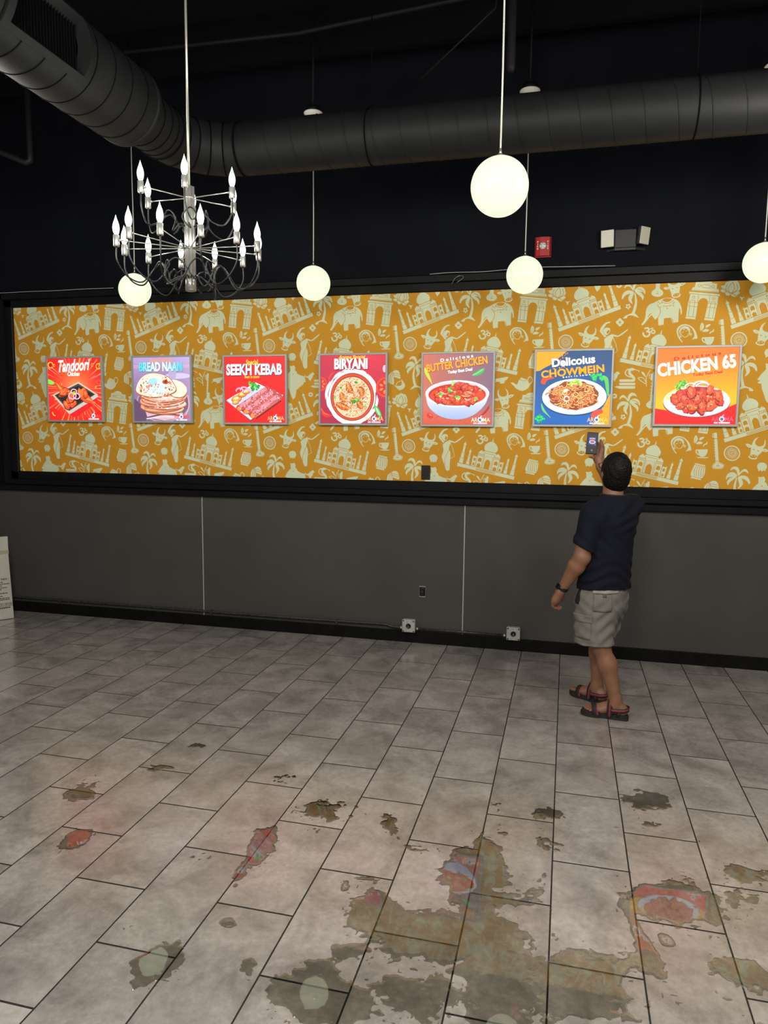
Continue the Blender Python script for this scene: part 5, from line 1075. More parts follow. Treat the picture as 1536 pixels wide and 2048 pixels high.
# ------------------------------------------------------------------ dim pipework above
M_PIPE = mat('black_ceiling_pipe', (.0042, .0042, .0052), .6, spec=.15)
p = MB().tube([(-.352, 4.0, 4.58), (-.352, 4.0, 3.66), (-.352, 4.0, 3.634)], [.022, .022, .016], 12).build('drop_pipe', M_PIPE); tag(p, 'black vertical pipe stub ending above the duct beside the near pendant cord', 'pipe')
p = MB().tube([(-.98, 4.75, 3.995), (-.52, 4.75, 4.36), (-.50, 4.75, 4.58)], .006, 8).build('brace_rod', M_PIPE); tag(p, 'thin black diagonal brace rod hanging from the ceiling behind the duct', 'rod')
e = empty('hanging_pipe_loop', (-3.70, 4.5, 3.62)); tag(e, 'black pipe with a hanger in the dark upper left corner below the duct', 'pipe')
MB().tube([(-1.2, 0, .50), (0, 0, 0.0), (.03, 0, .012), (.035, 0, .05), (.03, 0, 1.0)], .022, 10).build('pipe_run', M_PIPE, e)
MB().tube([(-.23, 0, .08), (-.235, 0, 1.0)], .004, 6).build('hanger_rod', M_PIPE, e)
p = MB().tube([(-4.5, 5.0, 4.55), (-1.9, 5.0, 4.50), (1.2, 4.7, 4.545), (3.8, 4.5, 4.50)], .016, 8).build('ceiling_conduit', M_PIPE); tag(p, 'long black conduit running just under the ceiling joists', 'conduit')

# ------------------------------------------------------------------ globe pendants
def globe_material():
    mt = bpy.data.materials.new('glowing_opal_glass'); mt.use_nodes = True; nt, N, Lk = nodes_of(mt); b = N['Principled BSDF']
    lw = N.new('ShaderNodeLayerWeight'); lw.inputs['Blend'].default_value = .25
    b.inputs['Base Color'].default_value = (.18, .19, .15, 1); b.inputs['Roughness'].default_value = .12
    b.inputs['Emission Color'].default_value = (.85, .95, .68, 1); b.inputs['Emission Strength'].default_value = GLOBE_E
    return mt
GLOBE_E = 1.0
M_GLOBE = globe_material()
M_CORD = mat('pale_pendant_cord', (.50, .50, .44), .5)
M_CAP = mat('nickel_globe_cap', (.5, .5, .46), .3, metal=.8)
M_WHITEM = mat('white_canopy', (.70, .70, .64), .45)
GR_ = .127
globe_me = None
def pendant(x, y, z, label, ztop=4.11):
    global globe_me
    e = empty('globe_pendant', (x, y, z)); tag(e, label, 'pendant lamp', 'opal globe pendants')
    if globe_me is None:
        prof = [(GR_ * math.sin(a), -GR_ * math.cos(a)) for a in np.linspace(.01, PI - .16, 28)]
        globe_me = MB().lathe(prof, 40, cap=True).mesh('glass_globe'); globe_me.materials.append(M_GLOBE)
    g = link('glass_globe', globe_me, None, e)
    MB().lathe([(.0005, GR_ + .012), (.010, GR_ + .012), (.011, GR_ + .006), (.024, GR_ + .002), (.025, GR_ - .004), (.022, GR_ - .008)], 20, cap=True).build('cap', M_CAP, e)
    MB().lathe([(.0035, GR_ + .006), (.0035, GR_ + .034), (.0055, GR_ + .034), (.0055, GR_ + .006)], 10).build('cord_grip', M_CAP, e)
    h = ztop - z
    MB().tube([(0, 0, GR_ + .01), (.0015, 0, h * .4), (0, 0, h * .7), (0, 0, h)], .0040, 8).build('cord', M_CORD, e)
    c = MB().lathe([(.003, h - .03), (.045, h - .022), (.068, h - .004), (.070, h + .004), (.0, h + .004)], 24, cap=False).build('canopy', M_WHITEM, e)
    MB().lathe([(.0, h + .004), (.050, h + .004), (.050, h + .045), (.0, h + .045)], 20, cap=False).build('junction_box', M_PIPE, e)
    MB().tube([(0, 0, h + .045), (0, 0, 4.78 - z)], .010, 8).build('support_rod', M_PIPE, e)
    return e
pendant(-3.415, 5.33, 2.905, 'opal globe pendant hanging below the chandelier, leftmost of the globes')
pendant(-1.900, 5.33, 2.897, 'opal globe pendant hanging above the rice bowl poster')
pendant(-.335, 5.33, 2.892, 'opal globe pendant beside the red fire alarm, over the mural')
pendant(1.195, 5.33, 2.905, 'opal globe pendant cut by the right edge of the picture')
pendant(-.332, 3.37, 2.868, 'largest opal globe pendant, nearest the camera on a long pale cord')

# ------------------------------------------------------------------ chandelier
M_CHROME = mat('brushed_nickel', (.40, .39, .36), .28, metal=.6)
M_BLACKC = mat('black_lamp_cable', (.006, .006, .006), .35)
def bulb_material():
    """clear glass with a faint inner glow"""
    mt = bpy.data.materials.new('lit_candle_bulb'); mt.use_nodes = True; nt, N, Lk = nodes_of(mt)
    N.remove(N['Principled BSDF']); out = N['Material Output']
    tr = N.new('ShaderNodeBsdfTransparent'); gl = N.new('ShaderNodeBsdfGlossy'); gl.inputs['Roughness'].default_value = .05
    fr = N.new('ShaderNodeFresnel'); fr.inputs[0].default_value = 1.5; m1 = N.new('ShaderNodeMixShader')
    em = N.new('ShaderNodeEmission'); em.inputs[0].default_value = (.86, 1.0, .88, 1); em.inputs[1].default_value = .42; ad = N.new('ShaderNodeAddShader')
    Lk.new(fr.outputs[0], m1.inputs[0]); Lk.new(tr.outputs[0], m1.inputs[1]); Lk.new(gl.outputs[0], m1.inputs[2]); Lk.new(m1.outputs[0], ad.inputs[0]); Lk.new(em.outputs[0], ad.inputs[1]); Lk.new(ad.outputs[0], out.inputs[0])
    return mt
M_BULB = bulb_material()
M_FIL = mat('glowing_filament', (1, 1, 1), .5, emit=(.93, 1, .90), estr=4.0)
BULB_W = 1.0
CX, CY = -1.846, 3.37
ch = empty('candle_chandelier', (CX, CY, 2.473)); tag(ch, 'chrome two-tier chandelier with eighteen candle bulbs and looping black cables', 'chandelier')
mb = MB()
for k in range(6):
    a = k * PI / 3 + .2; mb.lathe([(.0105, .012), (.0105, .50)], 12, Matrix.Translation((.0165 * math.cos(a), .0165 * math.sin(a), 0)))
mb.lathe([(.012, .01), (.012, .505)], 12); mb.build('stem', M_CHROME, ch)
MB().lathe([(.018, 0), (.026, .003), (.026, .055), (.024, .058)], 24).build('stem_foot', M_CHROME, ch)
MB().lathe([(.027, .200), (.027, .212)], 24).build('stem_band', M_CHROME, ch)
MB().lathe([(.027, .440), (.027, .452)], 24).build('stem_band', M_CHROME, ch)
MB().tube([(0, 0, .50), (0, 0, 4.78 - 2.473)], .0062, 12).build('ceiling_rod', M_CHROME, ch)
near = Vector((-CX, -CY, 0)).normalized(); right = Vector((-near.y, near.x, 0))
sock = MB().lathe([(.006, -.030), (.0135, -.030), (.0145, -.028), (.0145, .022), (.0125, .024), (.009, .024)], 18).mesh('socket'); sock.materials.append(M_CHROME)
bulb_me = MB().lathe([(.006, .022), (.0095, .026), (.0135, .036), (.0160, .048), (.0165, .058), (.0150, .070), (.0115, .083), (.0072, .094), (.0042, .103), (.0022, .111), (.0006, .117)], 18).mesh('bulb'); bulb_me.materials.append(M_BULB)
fil_me = MB().lathe([(.002, .030), (.0070, .040), (.0092, .052), (.0088, .062), (.0055, .074), (.0014, .086)], 12).mesh('filament'); fil_me.materials.append(M_FIL)
def dirv(phi): return near * math.cos(phi) + right * math.sin(phi)
rc = random.Random(4)
for tier, (n, Rr, zr, zc, ph0) in enumerate(((6, .243, .447, .305, -4.5), (12, .343, .207, .058, 8))):
    for k in range(n):
        phi = math.radians(ph0 + k * 360 / n); d = dirv(phi); side = Vector((-d.y, d.x, 0))
        arm = MB().tube([tuple(d * .022 + Vector((0, 0, zr))), tuple(d * (Rr - .022) + Vector((0, 0, zr + .004)))], .0026, 8)
        arm.tube([tuple(d * (Rr - .024) + Vector((0, 0, zr + .004))), tuple(d * (Rr - .012) + Vector((0, 0, zr + .004)))], .0050, 8)
        arm = arm.build('arm', M_CHROME, ch)
        pos = d * Rr + Vector((0, 0, zr + .004))
        link('socket', sock, None, arm, tuple(pos)); link('bulb', bulb_me, None, arm, tuple(pos)); link('filament', fil_me, None, arm, tuple(pos))
        ld = bpy.data.lights.new('bulb_light', 'POINT'); ld.energy = BULB_W; ld.color = (.95, 1.0, .90); ld.shadow_soft_size = .019
        lo_ = bpy.data.objects.new('bulb_light', ld); C.objects.link(lo_); lo_.parent = arm; lo_.location = tuple(pos + Vector((0, 0, .062)))
        sg = 1 if k % 2 == 0 else -1; lo = rc.uniform(.7, 1.15); drop = (.155 if tier == 0 else .165) * rc.uniform(.9, 1.1)
        z0 = zr - .026
        P = [d * Rr + Vector((0, 0, z0)), d * (Rr - .002) + Vector((0, 0, z0 - drop * .45)), d * (Rr * .86) + side * .02 * sg + Vector((0, 0, z0 - drop * .86)), d * (Rr * .66) + side * .035 * sg + Vector((0, 0, z0 - drop * (.98 if tier else .8))),
             d * (Rr * .50) + side * .05 * sg * lo + Vector((0, 0, z0 - drop * .55)), d * (Rr * .42) + side * .01 * sg + Vector((0, 0, z0 - drop * .32)), d * (Rr * .36) - side * .035 * sg * lo + Vector((0, 0, z0 - drop * .62)),
             d * (Rr * .34) + side * .01 * sg + Vector((0, 0, z0 - drop * .95)), d * .05 + Vector((0, 0, zc + .012)), d * .024 + Vector((0, 0, zc + .004))]
        MB().tube(spline([tuple(q) for q in P], 6), .0036, 7).build('cable', M_BLACKC, arm)
# ------------------------------------------------------------------ alarm and emergency light on the upper wall
M_RED = mat('red_alarm_plastic', (.36, .012, .014), .35, spec=.5)
M_LENS = mat('clear_strobe_lens', (.62, .64, .62), .1, spec=.8)
M_WHITE = mat('white_lettering', (.75, .75, .73), .5)
YU = YW + .012
e = empty('fire_alarm_strobe', (-.240, YU - .001, 3.150)); tag(e, 'red wall fire alarm strobe with round clear lens beside a globe pendant', 'fire alarm')
MB().box(-.063, .063, -.012, 0, 0, .153, .004).build('back_plate', M_RED, e)
MB().prism([(-.060, -.012), (-.052, -.036), (-.020, -.046), (.020, -.046), (.052, -.036), (.060, -.012)], 'z', .006, .147).build('housing', M_RED, e)
MB().lathe([(.0, .0), (.026, .0), (.026, .006), (.020, .013), (.008, .016), (.0, .016)], 24, Matrix.Translation((0, -.046, .080)) @ Matrix.Rotation(PI / 2, 4, 'X'), cap=False).build('strobe_lens', M_LENS, e)
mb = MB()
for k in range(5):
    a = k * PI * 2 / 5 + .3; mb.tube([(.008 * math.cos(a), -.0622, .080 + .008 * math.sin(a)), (.022 * math.cos(a), -.0585, .080 + .022 * math.sin(a))], .0018, 5)
mb.build('lens_guard', mat('dark_lens_rib', (.03, .03, .03), .4), e)
def flat_text(body, parent, name, x, y, z, w, h, mt, rotz=0.0, bold=.01, vertical=False, axis='xz'):
    v, f = text_mesh(body, bold); lo, hi = v.min(0), v.max(0); u = (v - lo) / (hi - lo)
    V = [(x + a * w, y, z + b * h) for a, b in u]
    me = bpy.data.meshes.new(name); me.from_pydata(V, [], f); me.materials.append(mt)
    return link(name, me, None, parent)
for sx in (-1, 1):
    for k, chs in enumerate('FIRE'):
        v, f = text_mesh(chs, .015); lo_, hi_ = v.min(0), v.max(0); u = (v - lo_) / np.maximum(hi_ - lo_, 1e-6)
        w = .010 if chs != 'I' else .003
        V = [(sx * .0385 - w / 2 + a * w, -.0425, .105 - k * .017 + b * .012) for a, b in u]
        me = bpy.data.meshes.new('letter'); me.from_pydata(V, [], f); me.materials.append(M_WHITE); link('letter', me, None, e)
M_EMB = mat('black_emergency_housing', (.016, .016, .018), .45); M_EML = mat('pale_lamp_lens', (.56, .55, .45), .25, spec=.6, bump=.25, bscale=320)
e = empty('emergency_light', (.366, YU - .001, 3.178)); tag(e, 'black emergency light with two pale square lamp heads high on the wall', 'emergency light')
MB().box(-.080, .080, -.060, 0, .005, .140, .006).build('housing', M_EMB, e)
MB().prism([(-.075, -.055), (.075, -.055), (.150, -.004), (-.130, -.004)], 'z', -.012, .004).build('bottom_plate', M_EMB, e)
for sx, ang in ((-1, .30), (1, -.85)):
    Mx = Matrix.Translation((sx * .128, -.062, .074 + (.01 if sx > 0 else 0))) @ Matrix.Rotation(ang * -1 * .9, 4, 'Z') @ Matrix.Rotation(.12, 4, 'X')
    mb = MB().box(-.052, .052, -.012, .022, -.066, .066, .010); mb.v = [tuple(Mx @ Vector(q)) for q in mb.v]; hd = mb.build('lamp_head', M_EMB, e)
    mb = MB().box(-.047, .047, -.016, -.010, -.061, .061, .0028); mb.v = [tuple(Mx @ Vector(q)) for q in mb.v]; mb.build('lens', M_EML, hd)
    MB().tube([(sx * .075, -.04, .08), (sx * .11, -.045, .08)], .014, 10).build('swivel', M_EMB, e)

# ------------------------------------------------------------------ sockets, conduit and junction boxes on the lower wall
M_BLK = mat('black_plastic', (.006, .006, .006), .35); M_STEEL = mat('zinc_steel', (.42, .43, .40), .4, metal=.7, noise=.2, nscale=60)
M_BOXG = mat('weathered_grey_box', (.40, .41, .38), .55, metal=.15, noise=.22, nscale=70)
M_COND = mat('scuffed_black_conduit', (.05, .048, .044), .4, metal=.5, noise=.7, nscale=40)
e = empty('wall_outlet', (-1.150, YW - .001, .402)); tag(e, 'uncovered black duplex outlet in the grey wall above the conduit', 'outlet')
MB().box(-.028, .028, -.002, 0, .004, .087, .0008).build('back_recess', M_BLK, e)
MB().box(-.016, .016, -.014, -.001, .012, .080, .003).build('receptacle', M_BLK, e)
for z in (-.002, .083): MB().prism([(-.026, z), (.026, z), (.026, z + .010), (.010, z + .007), (-.010, z + .007), (-.026, z + .010)] if z < .05 else [(-.026, z), (-.010, z + .003), (.010, z + .003), (.026, z), (.026, z + .010), (-.026, z + .010)], 'y', -.004, 0).build('mounting_ear', M_STEEL, e)
for x in (-.0275, .0265): MB().box(x, x + .0015, -.003, 0, .006, .086).build('box_edge', M_STEEL, e)
for z in (.030, .060):
    for x in (-.006, .005): MB().box(x, x + .0018, -.0146, -.0138, z - .004, z + .005).build('slot', M_CEIL, e)
MB().lathe([(.0025, 0), (.0025, .001)], 8, Matrix.Translation((0, -.014, .046)) @ Matrix.Rotation(PI / 2, 4, 'X')).build('screw', M_STEEL, e)
e = empty('mural_outlet', (-1.136, YW - .0048, 1.398)); tag(e, 'black cover plate outlet set in the mural below the orange curry poster', 'outlet')
MB().box(-.038, .038, -.008, 0, 0, .119, .003).build('cover_plate', M_BLK, e)
MB().box(-.016, .016, -.011, -.007, .026, .093, .002).build('receptacle', mat('dark_socket', (.012, .012, .012), .3), e)
def jbox(x, z, label):
    e = empty('junction_box', (x, YW - .001, z)); tag(e, label, 'junction box', 'weatherproof boxes on the baseboard conduit')
    MB().box(-.052, .052, -.045, 0, 0, .104, .005).build('box_body', M_BOXG, e)
    MB().box(-.055, .055, -.054, -.044, -.002, .106, .004).build('cover_plate', M_BOXG, e)
    MB().lathe([(.0, 0), (.022, 0), (.022, .004), (.018, .006), (.017, .002), (.0, .002)], 22, Matrix.Translation((0, -.0535, .052)) @ Matrix.Rotation(PI / 2, 4, 'X'), cap=False).build('socket', M_BLK, e)
    MB().box(-.006, .006, -.0565, -.0545, .046, .058).build('socket_slot', mat('socket_metal', (.12, .12, .12), .4, metal=.6), e)
    for sx in (-1, 1):
        for zz in (.008, .096): MB().lathe([(.0, 0), (.006, 0), (.006, .002), (.0, .003)], 10, Matrix.Translation((sx * .044, -.054, zz)) @ Matrix.Rotation(PI / 2, 4, 'X'), cap=False).build('screw', M_BLK, e)
    return e
jbox(-1.256, .101, 'grey junction box with round black socket below the bare outlet'); jbox(-.377, .100, 'grey junction box with round black socket at the conduit end, nearer the man')
e = empty('conduit', (-5.3, YW - .028, .144)); tag(e, 'scuffed black conduit along the baseboard left of both junction boxes', 'conduit')
P = spline([(-2.2, 0, 0), (0, 0, 0), (1.5, 0, .001), (2.6, 0, -.002), (3.60, 0, .002), (3.82, 0, .004), (3.90, 0, -.012), (3.955, 0, -.014), (3.975, 0, -.014)], 5)
MB().tube(P, .0105, 10).build('conduit_pipe', M_COND, e); MB().lathe([(.013, 0), (.013, .018)], 12, Matrix.Translation((3.968, 0, -.014)) @ Matrix.Rotation(PI / 2, 4, 'Y')).build('connector', M_STEEL, e)
for x in (.6, 2.2, 3.4): MB().box(x - .009, x + .009, -.013, .016, -.018, .013, .002).build('pipe_strap', M_COND, e)
e = empty('conduit', (-1.20, YW - .028, .128)); tag(e, 'short scuffed black conduit between the two junction boxes', 'conduit')
MB().tube([(.01, 0, 0), (.4, 0, .001), (.76, 0, 0)], .0105, 10).build('conduit_pipe', M_COND, e)
for x in (0.006, .742): MB().lathe([(.013, 0), (.013, .018)], 12, Matrix.Translation((x, 0, 0)) @ Matrix.Rotation(PI / 2, 4, 'Y')).build('connector', M_STEEL, e)

# ------------------------------------------------------------------ loose cables and the plastic clip over the mural
M_CLEAR = mat('clear_plastic_cable', (.30, .30, .29), .25)
c = MB().tube(spline([(-1.12, 5.905, 3.050), (-.95, 5.905, 3.055), (-.70, 5.905, 3.051), (-.50, 5.90, 3.058), (-.30, 5.90, 3.066), (.0, 5.90, 3.058), (.30, 5.905, 3.052)], 6), .0032, 6).build('cable', M_CLEAR); tag(c, 'thin pale cable lying along the top moulding beside the plastic clip', 'cable')
c = MB().tube(spline([(-6.2, 5.905, 3.12), (-5.45, 5.905, 3.075), (-5.25, 5.905, 3.052), (-4.9, 5.905, 3.052), (-4.6, 5.905, 3.050), (-4.3, 5.905, 3.053), (-4.0, 5.905, 3.051)], 6), .0034, 6).build('cable', M_CLEAR); tag(c, 'pale cable on the top moulding at the far left corner of the mural', 'cable')
c = MB().tube(spline([(-.94, 5.905, 2.965), (-.915, 5.885, 3.000), (-.885, 5.885, 3.020), (-.855, 5.89, 3.022), (-.845, 5.895, 3.012), (-.860, 5.90, 3.000), (-.90, 5.905, 2.975)], 5), .004, 6).build('cable_clip', mat('clear_clip_plastic', (.10, .10, .10), .1, spec=.9)); tag(c, 'clear plastic clip hooked on the black top moulding', 'clip')

# ------------------------------------------------------------------ carton and board at the far left
M_CARTON = mat('white_carton_board', (.47, .45, .40), .7, noise=.08, nscale=12); M_INKB = mat('black_carton_print', (.025, .024, .022), .7); M_TAPE = mat('yellowed_tape', (.36, .33, .25), .3)
e = empty('carton', (-5.030, 5.690, 0), math.radians(54)); tag(e, 'white cardboard carton with black printing at the left edge by the wall', 'carton')
mb = MB(); mb.box(-.50, 0, 0, .16, .004, .640, .003); mb.v = [(q[0] - (.02 if q[0] > -.3 and q[2] > .3 else 0), q[1] + .03 * q[2], q[2]) for q in mb.v]; mb.build('box_body', M_CARTON, e)
mb = MB(); mb.box(-.50, -.018, 0, .006, .642, .785, .002); mb.v = [(q[0], q[1] + .03 * q[2], q[2]) for q in mb.v]; mb.build('flap', M_CARTON, e)
mb = MB(); mb.box(-.50, -.016, -.0012, .001, .62, .655); mb.v = [(q[0], q[1] + .03 * q[2], q[2]) for q in mb.v]; mb.build('tape', M_TAPE, e)
t1 = flat_text('S NO :', e, 'lettering', -.118, -.0012 + .012, .375, .088, .020, M_INKB, bold=.03); t1.data.transform(Matrix.Identity(4))
rb = random.Random(2); mb = MB()
for z, x1 in ((.352, -.075), (.335, -.02), (.318, -.09), (.300, -.05), (.285, -.095), (.248, -.045), (.220, -.09), (.200, -.03), (.186, -.03)):
    x = -.20
    while x < x1:
        w = rb.uniform(.008, .022); mb.add([(x, -.0008 + .03 * z, z), (min(x + w, x1), -.0008 + .03 * z, z), (min(x + w, x1), -.0008 + .03 * z, z + .008), (x, -.0008 + .03 * z, z + .008)], [(0, 1, 2, 3)]); x += w + .004
for x in (-.155, -.115, -.075, -.038):
    y = -.0008 + .03 * .14; mb.add([(x, y, .125), (x + .030, y, .125), (x + .030, y, .128), (x, y, .128)], [(0, 1, 2, 3)]); mb.add([(x, y, .155), (x + .030, y, .155), (x + .030, y, .158), (x, y, .158)], [(0, 1, 2, 3)])
    for xx in (x, x + .027): mb.add([(xx, y, .125), (xx + .003, y, .125), (xx + .003, y, .158), (xx, y, .158)], [(0, 1, 2, 3)])
    mb.add([(x + .009, y, .150), (x + .021, y, .150), (x + .015, y, .132)], [(0, 1, 2)])
x = -.20
while x < -.03: mb.add([(x, -.0008 + .03 * .11, .106), (x + .012, -.0008 + .03 * .11, .106), (x + .012, -.0008 + .03 * .11, .118), (x, -.0008 + .03 * .11, .118)], [(0, 1, 2, 3)]); x += .016
mb.build('printing', M_INKB, e)['kind'] = 'stuff'
e = MB().box(-5.85, -5.266, YU - .022, YU - .001, 2.585, 3.040, .004).build('pale_board', mat('pale_grey_board', (.20, .21, .20), .6)); tag(e, 'pale grey board on the wall left of the mural frame', 'board')

# ------------------------------------------------------------------ the man taking a picture
class Field:
    """signed distance field on a grid, turned into one closed skin (surface nets)"""
    def __init__(s, lo, hi, h):
        s.lo = np.array(lo, float); s.h = h; s.n = np.ceil((np.array(hi) - s.lo) / h).astype(int) + 1
        s.F = np.full(s.n, 1.0, np.float32)
    def box(s, lo, hi):
        a = np.clip(np.floor((np.array(lo) - s.lo) / s.h).astype(int), 0, s.n - 1); b = np.clip(np.ceil((np.array(hi) - s.lo) / s.h).astype(int) + 1, 1, s.n)
        sl = tuple(slice(a[i], b[i]) for i in range(3))
        g = [(s.lo[i] + s.h * np.arange(a[i], b[i])) for i in range(3)]
        return sl, np.stack(np.meshgrid(*g, indexing='ij'), -1)
    def put(s, sl, d, k):
        A = s.F[sl]
        if k <= 0: s.F[sl] = np.minimum(A, d); return
        q = np.clip(.5 + .5 * (A - d) / k, 0, 1); s.F[sl] = A * (1 - q) + d * q - k * q * (1 - q)
    def cone(s, a, b, ra, rb, k=.02, flat=None):
        """tapered limb; flat = (unit vector, factor) squeezes it along that vector"""
        a = np.array(a, float); b = np.array(b, float); R_ = max(ra, rb) + .04
        sl, P = s.box(np.minimum(a, b) - R_, np.maximum(a, b) + R_)
        ab = b - a; t = np.clip(((P - a) @ ab) / max(ab @ ab, 1e-9), 0, 1)[..., None]; D = P - (a + t * ab)
        if flat is not None:
            u = np.array(flat[0], float); D = D + u * ((D @ u) * (flat[1] - 1))[..., None]
        d = np.linalg.norm(D, axis=-1) - (ra + (rb - ra) * t[..., 0])
        s.put(sl, d.astype(np.float32), k)
    def ell(s, c, r, axes=None, k=.02):
        c = np.array(c, float); r = np.array(r, float); Ax = np.eye(3) if axes is None else np.array(axes, float)
        R_ = r.max() + .04; sl, P = s.box(c - R_, c + R_); L = (P - c) @ Ax.T
        k0 = np.linalg.norm(L / r, axis=-1); k1 = np.linalg.norm(L / (r * r), axis=-1)
        d = k0 * (k0 - 1) / np.maximum(k1, 1e-6); s.put(sl, d.astype(np.float32), k)
    def chain(s, pts, radii, k=.008):
        for i in range(len(pts) - 1): s.cone(pts[i], pts[i + 1], radii[i], radii[i + 1], k)
    def grid(s): return s.box(s.lo, s.lo + s.h * (s.n - 1))[1]
    def cut(s, p, n):
        """keeps the side the normal points away from"""
        P = s.grid(); d = (P - np.array(p)) @ (np.array(n, float) / np.linalg.norm(n)); s.F = np.maximum(s.F, d.astype(np.float32))
    def at(s, p):
        g = np.clip((np.array(p) - s.lo) / s.h, 0, s.n - 2); i = g.astype(int); t = g - i; q = s.F[i[0]:i[0] + 2, i[1]:i[1] + 2, i[2]:i[2] + 2]
        q = q[0] * (1 - t[0]) + q[1] * t[0]; q = q[0] * (1 - t[1]) + q[1] * t[1]; return q[0] * (1 - t[2]) + q[1] * t[2]
    def mesh(s, name, smooth=2):
        F = s.F; n = s.n; ins = F < 0
        cnt = np.zeros(n - 1, np.int8); cor = [(i, j, k) for i in (0, 1) for j in (0, 1) for k in (0, 1)]
        for c in cor: cnt += ins[c[0]:n[0] - 1 + c[0], c[1]:n[1] - 1 + c[1], c[2]:n[2] - 1 + c[2]]
        I = np.argwhere((cnt > 0) & (cnt < 8)); ids = np.full(n - 1, -1, np.int32); ids[I[:, 0], I[:, 1], I[:, 2]] = np.arange(len(I))
        acc = np.zeros((len(I), 3)); num = np.zeros(len(I)); val = {c: F[I[:, 0] + c[0], I[:, 1] + c[1], I[:, 2] + c[2]] for c in cor}
        for a in cor:
            for ax in range(3):
                if a[ax]: continue
                b = list(a); b[ax] = 1; b = tuple(b); fa, fb = val[a], val[b]; m_ = (fa < 0) != (fb < 0)
                t = np.where(m_, fa / np.where(m_, fa - fb, 1), 0); p = np.tile(np.array(a, float), (len(I), 1)); p[:, ax] = t
                acc += p * m_[:, None]; num += m_
        V = s.lo + s.h * (I + acc / num[:, None]); Fc = []
        for ax in range(3):
            u, w = (ax + 1) % 3, (ax + 2) % 3
            sa = [slice(1, -1)] * 3; sa[ax] = slice(0, -1); sb = list(sa); sb[ax] = slice(1, None)
            A_, B_ = ins[tuple(sa)], ins[tuple(sb)]
            E_ = np.argwhere(A_ != B_)
            if not len(E_): continue
            flip = A_[E_[:, 0], E_[:, 1], E_[:, 2]]
            base = E_.copy(); base[:, u] += 1; base[:, w] += 1
            q = []
            for du, dw in ((-1, -1), (0, -1), (0, 0), (-1, 0)):
                c = base.copy(); c[:, u] += du; c[:, w] += dw; q.append(ids[c[:, 0], c[:, 1], c[:, 2]])
            q = np.stack(q, 1); q[~flip] = q[~flip][:, ::-1]; Fc.append(q)
        Fc = np.concatenate(Fc); Fc = Fc[(Fc >= 0).all(1)]
        for it in range(smooth):
            S = np.zeros_like(V); N_ = np.zeros(len(V))
            for i in range(4):
                a, b = Fc[:, i], Fc[:, (i + 1) % 4]
                np.add.at(S, a, V[b]); np.add.at(N_, a, 1); np.add.at(S, b, V[a]); np.add.at(N_, b, 1)
            V = V * .5 + .5 * S / np.maximum(N_, 1)[:, None]
        me = bpy.data.meshes.new(name); me.from_pydata([tuple(v) for v in V], [], [tuple(int(i) for i in f) for f in Fc])
        me.polygons.foreach_set('use_smooth', [True] * len(Fc)); me.update()
        return me

M_SKIN = mat('brown_skin', (.215, .098, .056), .5, spec=.4, noise=.07, nscale=22, bump=.05, bscale=220)
M_SHIRT = mat('navy_cotton_shirt', (.0032, .0042, .0110), .85, spec=.2, noise=.12, nscale=30, bump=.08, bscale=420)
M_SHORT = mat('grey_cotton_shorts', (.150, .142, .128), .85, spec=.2, noise=.07, nscale=16, bump=.10, bscale=380)
M_HAIR = mat('short_black_hair', (.0025, .0022, .0022), .6, spec=.2, bump=.5, bscale=150)
M_SOLE = mat('black_rubber_sole', (.010, .010, .010), .6); M_STRAP = mat('black_sandal_strap', (.012, .011, .011), .7); M_MAG = mat('magenta_strap_stripe', (.20, .018, .045), .6)
M_PHONEB = mat('pale_phone_case', (.42, .38, .34), .35); M_GLASSB = mat('black_phone_glass', (.006, .006, .008), .08, spec=.6)

BX, BY = .27, 4.80
man = empty('person', (BX, BY, 0))
tag(man, 'man in a navy T-shirt, grey cargo shorts and sandals, back turned, holding up a phone', 'person')
def unit(a): a = np.array(a, float); return a / np.linalg.norm(a)
ta = math.radians(125); Ft = np.array([math.cos(ta), math.sin(ta), 0]); Lt = np.array([-math.sin(ta), math.cos(ta), 0])
pa = math.radians(140); Fp = np.array([math.cos(pa), math.sin(pa), 0]); Lp = np.array([-math.sin(pa), math.cos(pa), 0])
ha = math.radians(112); Fh0 = np.array([math.cos(ha), math.sin(ha), 0]); Lh = np.array([-math.sin(ha), math.cos(ha), 0])
tilt = math.radians(20); Fh = Fh0 * math.cos(tilt) + np.array([0, 0, 1]) * math.sin(tilt); Uh = -Fh0 * math.sin(tilt) + np.array([0, 0, 1]) * math.cos(tilt)
HC = np.array([.297, 4.795, 1.548])
SHL = np.array([.158, 4.700, 1.292]); ELL = np.array([.112, 4.660, 1.020]); WRL = np.array([-.002, 4.718, .800])
SHR = np.array([.408, 4.895, 1.335]); ELR = np.array([.365, 5.155, 1.300]); WRR = np.array([.222, 5.135, 1.565])
KNL = np.array([.248, 4.705, .455]); ANL = np.array([.350, 4.668, .085]); KNR = np.array([.228, 4.925, .455]); ANR = np.array([.247, 4.925, .085])
